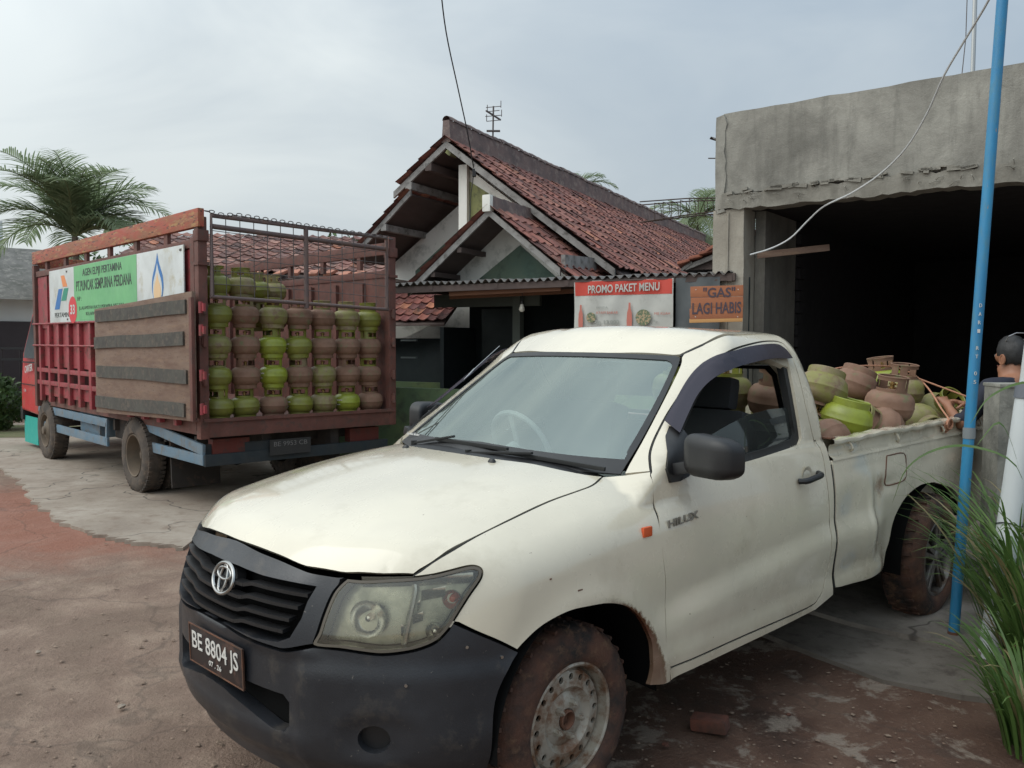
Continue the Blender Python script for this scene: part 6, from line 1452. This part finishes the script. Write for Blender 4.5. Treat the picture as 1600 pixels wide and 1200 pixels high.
# ---------------------------------------------------------------- wooden sign
SGN = M('orange_varnished_plank', (.42, .15, .065), var=(.32, .115, .055), vs=2.5, stretch=(.4, 1, 5), dirt=(.55, .25, .10), ds=5, dlo=.55, dhi=.75, rough=.6, bump=.2)
sg_ = empty('wooden_sign', (1.885, 7.74, 1.965), R(-8), 'orange plank sign reading GAS LAGI HABIS on the concrete column', 'sign')
q = MB()
for z, w_, dx in ((.115, .475, .0), (.012, .47, .003), (-.088, .478, -.003)): q.box((dx, 0, z), (w_, .022, .100), (0, R(-1.5), 0), ch=.004)
q.build('planks', SGN, sg_)
q = MB(); q.box((-.004, .002, -.152), (.478, .024, .036), (0, R(-1.5), 0), ch=.004); q.build('lower_batten', M('pale_plank', (.58, .30, .11), rough=.6), sg_)
PURP = M('sign_lettering', (.085, .06, .075), rough=.7)
text('sign_line', '"GAS"', PURP, sg_, (.02, -.0125, .062), (1, 0, .02), (0, 0, 1), .085, .29, bold=.02); text('sign_line', 'LAGI HABIS', PURP, sg_, (-.0, -.0125, -.088), (1, 0, .03), (0, 0, 1), .100, .44, bold=.02)
q = MB(); 
for x in (-.19, .19):
    for z in (.13, -.12): q.cone((x, -.011, z), (x, -.015, z), .005, None, 8)
q.build('nail_heads', WHITE, sg_)
# ---------------------------------------------------------------- pole, pipe, pillar
BLU = M('blue_painted_steel', (.022, .18, .36), var=(.03, .23, .42), vs=3, stretch=(3, 3, .8), dirt=(.06, .20, .30), ds=9, dlo=.5, dhi=.68, spots=(.25, .20, .16), ss=22, slo=.70, shi=.74, rough=.45)
bp = empty('blue_pole', (2.40, 4.46, 0), 0, 'slanting blue painted steel pole with faint white lettering by the pickup rear wheel', 'pole')
d_ = Vector((.153, 0, 3.40)) / 3.4; q = MB(); q.cone((0, 0, 0), d_ * 4.3, .0275, None, 24); q.build('post', BLU, bp, 60)
q = MB(); q.lathe([(.031, -.03), (.0315, .0), (.031, .03)], 24, Matrix.Translation(d_ * 1.13)); q.build('joint_band', M('grey_scraped', (.20, .22, .23), rough=.5), bp)
for i, ch_ in enumerate('DARI RT 05'):
    if ch_ == ' ': continue
    z = 1.80 - i * .045; c = d_ * z; a = R(-100); text('pole_lettering', ch_, WHITE, bp, c + Vector((-.006, -.0283, 0)), (0, 0, -1) if 0 else (1, .05, 0), (0, 0, 1), .020, .014)
q = MB(); q.cone((0, 0, -.0), (0, 0, .05), .031, .029, 20); q.build('foot_collar', RUST, bp)
PVC = M('dusty_white_pipe', (.58, .61, .62), var=(.50, .52, .52), vs=2, stretch=(1, 1, .3), dirt=(.32, .29, .24), ds=5, dlo=.55, dhi=.75, rough=.5)
pp = empty('drain_pipe', (2.45, 4.2, 0), 0, 'white plastic pipe rising from the tall grass at the right edge', 'pipe')
q = MB(); q.cone((0, 0, 0), (.150, 0, 1.36), .056, None, 24); q.build('lower_pipe', PVC, pp, 60)
q = MB(); q.cone((.147, 0, 1.33), (.156, 0, 1.405), .063, None, 24); q.build('coupling', M('grey_coupling', (.13, .14, .16), rough=.5), pp, 60)
q = MB(); q.cone((.152, 0, 1.38), (.27, 0, 2.6), .046, None, 24); q.build('upper_pipe', PVC, pp, 60)
q = MB(); mt = Matrix.Translation((.077, 0, .70)); q.tube([mt @ Vector((.060 * math.cos(a), .060 * math.sin(a), .01 * math.sin(a * 2))) for a in np.linspace(0, 2 * PI, 20)[:-1]], .003, 5, closed=True); q.build('tie_wire', BLACK, pp)
PIL = wall_mat('mouldy_pillar_render', (.42, .41, .36), (.24, .235, .205), (.09, .09, .08))
gp_ = empty('gate_pillar', (2.865, 4.9, 0), R(-6), 'mouldy grey cement pillar behind the white pipe at the right edge', 'pillar')
rough_box(.0, .62, 0, .20, -.03, 1.355, .12, .004, 21).build('shaft', PIL, gp_, 30); q = MB(); q.box((.31, .10, 1.362), (.63, .22, .02), ch=.004); q.build('cap', PIL, gp_)
# brick chunk lying beside the front wheel
BRK = M('dirty_brick', (.14, .05, .032), var=(.07, .035, .025), vs=12, rough=.95, bump=.4)
q = MB(); q.box((0, 0, .028), (.15, .075, .055), ch=.012); b_ = q.build('brick', BRK); p = at_z(1110, 1140); b_.location = (p.x, p.y, .0); b_.rotation_euler = (R(4), R(-5), R(-28)); tag(b_, 'broken dirty brick lying on the ground beside the front wheel', 'brick')
for i, (u, v, s_, lab) in enumerate(((1040, 1165, .4, 'small stone close to the front tyre'), (1232, 1118, .3, 'small stone on the stained concrete right of the brick'), (60, 1020, .4, 'pebble on the dirt road at the left edge'), (190, 1105, .5, 'pebble on the dirt road ahead of the bumper'))):
    bm = bmesh.new(); bmesh.ops.create_icosphere(bm, subdivisions=2, radius=.035 * s_); 
    for w_ in bm.verts: w_.co *= random.uniform(.8, 1.2); w_.co.z *= .6
    me = bpy.data.meshes.new('stone'); bm.to_mesh(me); bm.free(); me.materials.append(BRK if i < 2 else PADM); o = bpy.data.objects.new('stone', me); COL.objects.link(o); p = at_z(u, v); o.location = (p.x, p.y, .004); tag(o, lab, 'stone')
# ---------------------------------------------------------------- cables and aerials
q = MB(); q.tube([Vector(p) for p in crom([tuple(at_y(686, -40, 9.5)), tuple(at_y(697, 50, 10)), tuple(at_y(716, 140, 10.6)), tuple(at_y(731, 210, 11.0)), tuple(at_y(741, 268, 11.2))], 5)], .008, 6)
q.tube([at_y(741, 268, 11.2), at_y(736, 300, 11.15), at_y(734, 345, 11.15), at_y(728, 372, 11.1)], .006, 5); q.box(at_y(741, 270, 11.19), (.05, .05, .10)); tag(q.build('power_cable', BLACK), 'black power cable coming down to the white gable of the tiled house', 'cable')
q = MB(); pts = [(1560, -40, 5.2), (1545, 0, 5.4), (1508, 62, 5.8), (1475, 118, 6.1), (1448, 178, 6.4), (1415, 232, 6.7), (1375, 272, 7.0), (1330, 302, 7.3), (1288, 322, 7.55), (1262, 345, 7.7), (1235, 372, 7.8), (1205, 388, 7.85), (1172, 398, 7.9)]
q.tube([Vector(p) for p in crom([tuple(at_y(*p)) for p in pts], 4)], .008, 6); tag(q.build('white_cable', M('white_cable', (.55, .56, .56), rough=.5)), 'white cable sagging from the top right across the opening to the column', 'cable')
q = MB(); q.tube([at_y(1512, -30, 11), at_y(1509, 60, 11), at_y(1503, 116, 11)], .006, 5); tag(q.build('thin_wire', WIRE), 'thin dark wire dropping behind the concrete parapet beside the mast', 'wire')
ar = empty('tv_aerial', tuple(HP(-.35, 2.88, 4.5)), 0, 'small television aerial on a mast above the tiled ridge', 'aerial')
b0 = Vector(HP(-.35, 2.88, 4.5)); tgt = at_y(771, 166, b0.y); h_ = tgt.z - b0.z; x_ = tgt.x - b0.x
q = MB(); q.tube([(0, 0, 0), (x_, 0, h_)], .014, 6); q.build('mast', WIRE, ar)
q = MB(); m0 = Vector((x_, 0, h_))
q.bar(m0 + Vector((-.10, -.2, -.12)), m0 + Vector((.10, .3, -.12)), .02, .02)
for k, (w_, dz) in enumerate(((.11, -.02), (.09, -.08), (.12, -.15), (.10, -.22))): q.tube([m0 + Vector((-w_, 0, dz)), m0 + Vector((w_, 0, dz + .02))], .006, 5); q.tube([m0 + Vector((w_ * (-1) ** k, 0, dz)), m0 + Vector((w_ * (-1) ** k, 0, dz + .10))], .006, 5)
q.box(m0 + Vector((0, 0, -.36)), (.20, .05, .02)); q.build('elements', WIRE, ar)
# ---------------------------------------------------------------- vegetation
def leafmat(name, a, b, c, tr=.25):
    m, nt, bs = newmat(name); vec = coords(nt); cc = ramp(nt, noise(nt, vec, 3.0, 4), [(.3, a), (.5, b), (.72, c)]); nt.links.new(cc, bs.inputs['Base Color']); bs.inputs['Roughness'].default_value = .5
    t = nt.nodes.new('ShaderNodeBsdfTranslucent'); nt.links.new(cc, t.inputs[0]); mx_ = nt.nodes.new('ShaderNodeMixShader'); mx_.inputs[0].default_value = tr
    nt.links.new(bs.outputs[0], mx_.inputs[1]); nt.links.new(t.outputs[0], mx_.inputs[2]); nt.links.new(mx_.outputs[0], nt.nodes['Material Output'].inputs[0]); return m
PALM = leafmat('palm_leaf', (.14, .19, .10), (.21, .27, .15), (.30, .36, .20), .5); GRS = leafmat('grass_blade', (.050, .095, .022), (.085, .155, .035), (.15, .22, .06), .35); HED = leafmat('hedge_leaf', (.04, .075, .025), (.06, .11, .035), (.10, .16, .05)); DRY = leafmat('dry_blade', (.20, .17, .08), (.26, .21, .10), (.32, .27, .15))
BARK = M('palm_trunk', (.16, .13, .10), var=(.10, .085, .07), vs=6, rough=.9)
def ribbon(q, pts, wid, side):
    n = len(pts); b = len(q.v)
    for i, p in enumerate(pts):
        t = i / (n - 1); w_ = wid * (.55 + .9 * t) * (1 - t) ** .55 if i < n - 1 else .0005
        s_ = side * w_; q.v.append(tuple(p - s_)); q.v.append(tuple(p + s_))
    for i in range(n - 1): q.f.append((b + 2 * i, b + 2 * i + 1, b + 2 * i + 3, b + 2 * i + 2))
def palm(name, loc, hgt, nf, flen, seed, label, group=None, droop=1.0, leafl=.5, up0=.25, spread=1., lw=.014, xs=1.):
    r = random.Random(seed); t = empty(name, loc, 0, label, 'palm tree', group); q = MB(); q.tube([(0, 0, 0), (.03, 0, hgt * .5), (0, 0, hgt)], [.09, .07, .06], 10); q.build('trunk', BARK, t)
    lv = MB(); st_ = MB()
    for k in range(nf):
        az_ = 2 * PI * k / nf * 2.4 + r.uniform(-.3, .3); el = r.uniform(up0, 1.35); L = flen * r.uniform(.75, 1.1); pts = []; p = Vector((0, 0, hgt)); n = 14; e = el
        for i in range(n + 1):
            pts.append(p.copy()); d = Vector((math.cos(az_) * math.cos(e) * xs, math.sin(az_) * math.cos(e), math.sin(e))); p = p + d * (L / n); e -= droop * r.uniform(.10, .15) * (1.3 - .4 * (el / 1.4))
        st_.tube(pts, [.016 * (1 - i / (n + 1)) + .003 for i in range(n + 1)], 5)
        for i in range(2, n * 4):
            u = i / (n * 4); a = pts[int(u * n)]; b = pts[min(n, int(u * n) + 1)]; f = u * n - int(u * n); c = a.lerp(b, f); d = (b - a).normalized()
            sd = d.cross(Vector((0, 0, 1))); sd.normalize(); upv = sd.cross(d)
            for s_ in (-1, 1):
                ll = leafl * math.sin(PI * min(1, .12 + u * .88)) ** .6 * r.uniform(.75, 1.1) + .05; dr = (d * .75 + sd * s_ * .75 + upv * r.uniform(.0, .45)).normalized(); ps = []; pp_ = c.copy(); dd = dr.copy()
                for j in range(5): ps.append(pp_.copy()); pp_ = pp_ + dd * ll / 4; dd = (dd + Vector((0, 0, -.22 * droop * r.uniform(.5, 1.5)))).normalized()
                ribbon(lv, ps, lw, d.cross(dr).cross(dr).normalized())
    lv.build('fronds', PALM, t, None); st_.build('stalks', M('palm_stalk', (.12, .14, .06), rough=.7), t); return t
p0 = at_y(118, 400, 17); palm('palm_tree', (p0.x, 17, 0), p0.z + .38, 32, 2.35, 5, 'bushy feather palm rising behind the front of the cargo truck', droop=.80, leafl=.66, up0=.45, lw=.019, xs=.80)
p0 = at_y(885, 300, 27); palm('palm_tree', (p0.x, 27, 0), p0.z - .3, 12, 2.0, 8, 'distant palm whose tips show above the tiled ridge', 'distant palms', leafl=.5, lw=.02)
p0 = at_y(1092, 345, 24); palm('palm_tree', (p0.x, 24, 0), p0.z + .1, 15, 2.6, 11, 'distant coconut palm behind the rebar left of the concrete building', 'distant palms', leafl=.6, up0=-.2, lw=.022)
p0 = at_y(455, 385, 26); palm('palm_tree', (p0.x, 26, 0), p0.z - .6, 12, 2.2, 14, 'distant palm tips seen through the top of the cargo cage', 'distant palms', leafl=.5, lw=.02)
# long grass at the right edge
def clump(loc, n, hmin, hmax, seed, label, lean=(-.25, -.1), rad=.16, mat=GRS):
    r = random.Random(seed); t = empty('grass_clump', loc, 0, label, 'grass clump', 'tall grass clumps at the right edge'); q = MB(); dq = MB()
    for k in range(n):
        a = r.uniform(0, 2 * PI); rr = rad * math.sqrt(r.random()); p = Vector((rr * math.cos(a), rr * math.sin(a), 0)); h = r.uniform(hmin, hmax); d = Vector((.28 * math.cos(a) + lean[0] * r.uniform(0, 1.2) + .04, .32 * math.sin(a) + lean[1] * r.uniform(0, 1.2), 1)).normalized(); ps = []; m = 12
        g_ = r.uniform(.08, .24)
        for j in range(m): ps.append(p.copy()); p = p + d * h / m * 1.15; d = (d + Vector((d.x * .12, d.y * .12, -g_ * (j / m) * 1.6))).normalized()
        sd = d.cross(Vector((0, 0, 1))); sd = sd.normalized() if sd.length > .01 else Vector((1, 0, 0)); sd = (sd + Vector((r.uniform(-.5, .5), r.uniform(-.5, .5), 0))).normalized()
        ribbon(dq if r.random() < .10 else q, ps, r.uniform(.0060, .0130), sd)
    q.build('blades', mat, t, None); dq.build('dry_blades', DRY, t, None); return t
clump((2.44, 3.76, 0), 220, .30, .82, 3, 'tall green grass clump in front of the white pipe, nearest the pole', (.02, -.03), .12)
clump((2.07, 3.20, 0), 200, .22, .60, 4, 'grass clump at the bottom right corner, lowest in the picture', (.04, -.04), .12)
clump((2.58, 3.84, 0), 260, .75, 1.2, 5, 'grass clump running out of the right edge below the pillar', (.03, 0), .14)
clump((2.62, 4.25, 0), 80, .6, 1.15, 6, 'sparse grass clump rising behind the white pipe foot', (-.05, 0), .14)
q = MB()
for pts in ([(2.45, 3.9, .75), (2.42, 3.98, 1.02), (2.28, 4.1, 1.10), (2.12, 4.15, 1.08), (1.99, 4.18, .98), (1.93, 4.2, .80)], [(2.5, 4.0, .75), (2.46, 4.05, 1.05), (2.40, 4.1, 1.22), (2.30, 4.12, 1.10)], [(2.5, 3.9, .9), (2.6, 3.95, 1.25), (2.48, 3.98, 1.42), (2.3, 4.0, 1.36), (2.2, 4.0, 1.22)]):
    P_ = [Vector(p) for p in crom(pts, 4)]; ribbon(q, P_, .010, Vector((.1, .5, .8)).normalized())
o = q.build('arching_blade', GRS, None, None); tag(o, 'long single grass blades arching left across the blue pole', 'grass blades', kind='stuff')
# ---------------------------------------------------------------- far left street side
lh = empty('white_house', (-11.2, 17.5, 0), R(38), 'white house with a grey roof at the far left edge', 'house')
GRF = M('old_grey_roof', (.15, .145, .135), var=(.10, .10, .09), vs=3, dirt=(.22, .21, .19), ds=8, rough=.9, bump=.4); PW = M('pale_house_wall', (.76, .78, .76), var=(.68, .70, .68), vs=1, rough=.85)
q = MB(); q.box((-1.0, 2.0, 1.35), (6.0, 4.0, 2.7)); q.build('wall', PW, lh); q = MB(); q.box((-2.0, 6.0, 2.3), (6.0, 4.0, 4.6)); q.build('upper_wall', PW, lh)
q = MB(); q.add([(-4.5, -.5, 2.45), (2.3, -.5, 2.45), (2.3, 2.0, 3.75), (-4.5, 2.0, 3.75), (-4.5, 4.5, 2.45), (2.3, 4.5, 2.45)], [(0, 1, 2, 3), (3, 2, 5, 4), (1, 5, 2), (0, 3, 4)]); rf_ = q.build('roof', GRF, lh)
LBL = M('pale_blue_board', (.45, .55, .60), rough=.6); q = MB(); q.bar((2.38, -.6, 2.38), (2.38, 2.0, 3.80), .05, .22); q.bar((2.38, 2.0, 3.80), (2.38, 4.5, 2.38), .05, .22); q.build('bargeboard', LBL, lh)
q = MB(); q.box((.6, -.03, 1.0), (1.1, .05, 2.0)); q.build('door', M('dark_door', (.05, .04, .045), rough=.6), lh); q = MB(); q.box((-.3, -.55, 1.25), (.22, .22, 2.5)); q.build('porch_column', PW, lh)
fe = empty('steel_fence', (-9.6, 15.2, 0), R(10), 'low dark steel fence in front of the white house', 'fence')
q = MB()
for z in (.5, 1.25, 1.45): q.bar((-3, 0, z), (1.2, 0, z), .04, .04)
q.build('rail', BLACK, fe); q = MB()
for k in range(15): q.cone((-3 + .3 * k, 0, .1), (-3 + .3 * k, 0, 1.45), .012, None, 6)
q.build('bars', BLACK, fe)
def leafball(name, c, rad, n, mat, seed, label, cat, size=.06):
    r = random.Random(seed); q = MB()
    for k in range(n):
        v = Vector((r.gauss(0, 1), r.gauss(0, 1), r.gauss(0, 1))).normalized() * r.uniform(.55, 1) ** .5; lump = 1 + .22 * math.sin(v.x * 5 + seed) * math.cos(v.y * 4 + v.z * 6)
        p = Vector((v.x * rad[0], v.y * rad[1], max(-.95, v.z) * rad[2])) * lump; a = Vector((r.uniform(-1, 1), r.uniform(-1, 1), r.uniform(-1, 1))).normalized(); b = a.cross(Vector((r.uniform(-1, 1), .3, r.uniform(-1, 1)))).normalized(); s_ = size * r.uniform(.6, 1.3)
        q.add([p - a * s_, p + b * s_ * .45, p + a * s_, p - b * s_ * .45], [(0, 1, 2, 3)])
    o = q.build(name, mat, None, None); o.location = c; return tag(o, label, cat)
leafball('hedge', (-9.9, 14.6, .50), (1.6, .45, .60), 5200, HED, 3, 'clipped green hedge along the road at the far left', 'hedge')
leafball('bush', (-13.5, 27, 2.2), (2.5, 1.5, 2.2), 4500, HED, 5, 'dark bush behind the white house at the far left', 'bush', .11)
leafball('bush', (-4.8, 30, 3.2), (3.0, 1.5, 2.2), 5500, HED, 7, 'green treetop far behind the low tiled roof', 'bush', .13)
tag(slab('grass_verge', [(-14, 13.4), (-7.9, 13.6), (-7.8, 15.4), (-14, 16)], .02, .05, M('verge_grass', (.10, .12, .05), var=(.15, .13, .07), vs=3, rough=.95, bump=.5)), kind='structure')
# ---------------------------------------------------------------- people
SKIN = M('brown_skin', (.30, .135, .075), var=(.25, .11, .06), vs=9, rough=.5); HAIR = M('black_hair', (.010, .009, .009), rough=.5, bump=.3, bs=150); NAVY = M('navy_shirt', (.012, .014, .026), var=(.018, .02, .034), vs=6, rough=.85, bump=.3, bs=18); TROU = M('dark_trousers', (.016, .016, .018), rough=.9)
def skin_mesh(name, verts, edges, radii, root, mat, parent, sub=2):
    me = bpy.data.meshes.new(name); me.from_pydata([tuple(v) for v in verts], edges, []); o = bpy.data.objects.new(name, me); COL.objects.link(o)
    m = o.modifiers.new('skin', 'SKIN'); sv = me.skin_vertices[0].data
    for i, r_ in enumerate(radii): sv[i].radius = (r_, r_) if not isinstance(r_, tuple) else r_; sv[i].use_root = (i == root)
    s = o.modifiers.new('sub', 'SUBSURF'); s.levels = sub; s.render_levels = sub; m.use_smooth_shade = True
    dg = bpy.context.evaluated_depsgraph_get(); dg.update(); m2 = bpy.data.meshes.new_from_object(o.evaluated_get(dg)); bpy.data.objects.remove(o); m2.materials.clear(); m2.materials.append(mat)
    for p in m2.polygons: p.use_smooth = True
    ob = bpy.data.objects.new(name, m2); COL.objects.link(ob); ob.parent = parent; return ob
class G:
    def __init__(s): s.v = []; s.e = []; s.r = []
    def n(s, p, r, link=None):
        s.v.append(Vector(p)); s.r.append(r)
        if link is not None: s.e.append((link, len(s.v) - 1))
        return len(s.v) - 1
    def chain(s, start, pts, rs):
        k = start; ids = []
        for p, r in zip(pts, rs): k = s.n(p, r, k); ids.append(k)
        return ids
def hand(g, wrist, wp, dirv, palmn, thumb_side):
    """palm + five fingers grown from the wrist vertex"""
    d = Vector(dirv).normalized(); n = Vector(palmn).normalized(); s = d.cross(n).normalized() * thumb_side; wp = Vector(wp)
    pc = g.n(wp + d * .045, (.036, .018), wrist); pk_ = g.n(wp + d * .085, (.036, .014), pc)
    for k, (o_, L, c) in enumerate(((.030, .070, .5), (.011, .080, .55), (-.010, .074, .6), (-.030, .058, .7))):
        b = wp + d * .092 + s * o_; m1 = b + (d * .72 + n * .5 * c) * L * .45; m2 = m1 + (d * .35 + n * 1.0 * c).normalized() * L * .32; m3 = m2 + (d * -.1 + n).normalized() * L * .25
        g.chain(pk_, [b, m1, m2, m3], [.0095, .009, .0082, .007])
    t0 = wp + d * .030 + s * .034; g.chain(pc, [t0, t0 + (d * .6 + s * .6 + n * .4) * .034, t0 + (d * .9 + s * .5 + n * .8) * .060], [.012, .0105, .0085])
def person(loc, rz, label, h=1.64, arms='hold'):
    t = empty('person', loc, rz, label, 'person'); k = h / 1.70      # faces local +Y
    g = G(); r0 = g.n((0, 0, .93 * k), (.135, .095)); sp = g.chain(r0, [(0, .0, 1.08 * k), (0, .0, 1.24 * k), (0, -.01, 1.38 * k)], [(.125, .09), (.145, .10), (.12, .085)])
    nk = g.chain(sp[-1], [(0, .0, 1.46 * k), (0, .02, 1.52 * k), (0, .035, 1.585 * k), (0, .04, 1.645 * k)], [.056, (.062, .07), (.078, .092), (.066, .078)])
    g.chain(nk[1], [(0, .095, 1.515 * k)], [.026]); g.chain(nk[2], [(0, .128, 1.575 * k)], [.014])
    arm = {}
    for s in (-1, 1):
        sh = g.n((s * .18, -.005, 1.385 * k), .062, sp[-1])
        if arms == 'hold': el = (s * .235 - .10, .06, 1.12 * k); wr = (s * .08 - .20, .24, 1.24 * k)
        else: el = (s * .25, -.03, 1.10 * k); wr = (s * .27, .05, .86 * k)
        ids = g.chain(sh, [tuple(Vector((s * .19, 0, 1.36 * k)).lerp(Vector(el), .55)), el, tuple(Vector(el).lerp(Vector(wr), .5)), wr], [.047, .040, .036, .026])
        d = (Vector(wr) - Vector(el)).normalized(); hand(g, ids[-1], wr, d, (0, 0, -1) if arms == 'hold' else (-s, 0, 0), s if arms == 'hold' else -1 * s); arm[s] = (sh, el, wr)
        lg = g.chain(r0, [(s * .095, 0, .86 * k), (s * .10, .01, .50 * k), (s * .10, -.01, .10 * k), (s * .105, .03, .045), (s * .11, .15, .035)], [.085, .058, .04, .04, .032])
    skin_mesh('body', g.v, g.e, g.r, 0, SKIN, t)
    g = G(); r0 = g.n((0, 0, .86 * k), (.15, .115)); sp = g.chain(r0, [(0, 0, 1.0 * k), (0, .0, 1.12 * k), (0, .0, 1.26 * k), (0, -.01, 1.385 * k), (0, -.002, 1.445 * k)], [(.165, .125), (.162, .125), (.185, .13), (.155, .11), (.078, .07)])
    for s in (-1, 1):
        sh = g.n((s * .185, -.005, 1.375 * k), .075, sp[3]); el = Vector(arm[s][1]); a = Vector((s * .19, 0, 1.36 * k)); g.chain(sh, [a.lerp(el, .5), a.lerp(el, .92), tuple(el.lerp(Vector(arm[s][2]), .45))] if arms == 'hold' else [a.lerp(el, .5), a.lerp(el, .85)], [.062, .056, .048])
    skin_mesh('shirt', g.v, g.e, g.r, 0, NAVY, t)
    g = G(); r0 = g.n((0, 0, .90 * k), (.150, .112))
    for s in (-1, 1): g.chain(r0, [(s * .095, 0, .80 * k), (s * .10, .012, .50 * k), (s * .10, -.01, .12 * k)], [.098, .075, .066])
    skin_mesh('trousers', g.v, g.e, g.r, 0, TROU, t)
    bm = bmesh.new(); bmesh.ops.create_icosphere(bm, subdivisions=4, radius=1); rr = random.Random(2)
    for v in list(bm.verts):
        x, y, z = v.co
        if (y > .45 and z < .55) or z < -.62 or (y > .1 and z < -.15): bm.verts.remove(v)
    for v in bm.verts: j = rr.uniform(.975, 1.025); v.co = Vector((v.co.x * .083 * j, .030 + v.co.y * .104 * j, 1.605 * k + v.co.z * .118 * j))
    me = bpy.data.meshes.new('hair'); bm.to_mesh(me); bm.free(); me.materials.append(HAIR)
    for p in me.polygons: p.use_smooth = True
    o = bpy.data.objects.new('hair', me); COL.objects.link(o); o.parent = t
    for s in (-1, 1):
        q = MB(); q.tube([(s * .080, .02 + .018 * math.cos(a), 1.565 * k + .030 * math.sin(a)) for a in np.linspace(0, 2 * PI, 11)[:-1]], .007, 6, closed=True); q.box((s * .079, .024, 1.565 * k), (.008, .024, .045), ch=.003); q.build('ear', SKIN, t, 60)
        q = MB(); q.lathe([(0, .006), (.009, .004), (.011, 0)], 12, Matrix.Translation((s * .032, .118, 1.590 * k)) @ Matrix.Rotation(R(-90), 4, 'X')); q.build('eye', WHITE, t); q = MB(); q.lathe([(0, .0085), (.005, .006)], 10, Matrix.Translation((s * .032, .118, 1.590 * k)) @ Matrix.Rotation(R(-90), 4, 'X')); q.build('iris', HAIR, t)
    q = MB(); q.tube([(-.024, .112, 1.522 * k), (0, .122, 1.520 * k), (.024, .112, 1.522 * k)], .005, 6); q.build('mouth', M('lips', (.22, .07, .05), rough=.5), t)
    return t
pr_ = person((3.155, 5.24, .035), R(14), 'person in a navy shirt seen from behind, hands on the rope at the pickup tail', 1.60)
q = MB(); q.tube([(-.06, .02, 1.62), (-.075, -.02, 1.655), (-.03, -.03, 1.675), (.03, -.03, 1.675), (.075, -.02, 1.655), (.06, .02, 1.62)], .0035, 6); o = q.build('glasses', M('glasses_frame', (.35, .35, .36), rough=.3, metal=.6)); o.location = (3.155, 5.24, .0); o.rotation_euler = (0, 0, R(14)); tag(o, 'thin rimmed glasses pushed up on the head of the navy shirted person', 'glasses')
# ---------------------------------------------------------------- grit on the road
r = random.Random(31); q = MB()
for k in range(1100):
    u = r.uniform(-100, 1500); v = 760 + 460 * r.random() ** .7; p = at_z(u, v, 0)
    if (u > 300 and v < 900): continue
    s_ = r.choice((.005, .006, .008, .010, .015)) * r.uniform(.6, 1.2); a = r.uniform(0, 6.3)
    c, s1 = math.cos(a) * s_, math.sin(a) * s_
    q.add([(p.x + c, p.y + s1, -.008), (p.x - s1 * .8, p.y + c * .8, -.008), (p.x - c, p.y - s1, -.008), (p.x + s1 * .7, p.y - c * .7, -.008), (p.x + s1 * .2, p.y, s_ * .15 - .006)], [(0, 1, 4), (1, 2, 4), (2, 3, 4), (3, 0, 4)])
tag(q.build('road_grit', M('grit', (.26, .19, .14), var=(.12, .08, .06), vs=14, rough=.95), None, None), 'small stones and grit scattered over the dirt road', 'grit', kind='stuff')
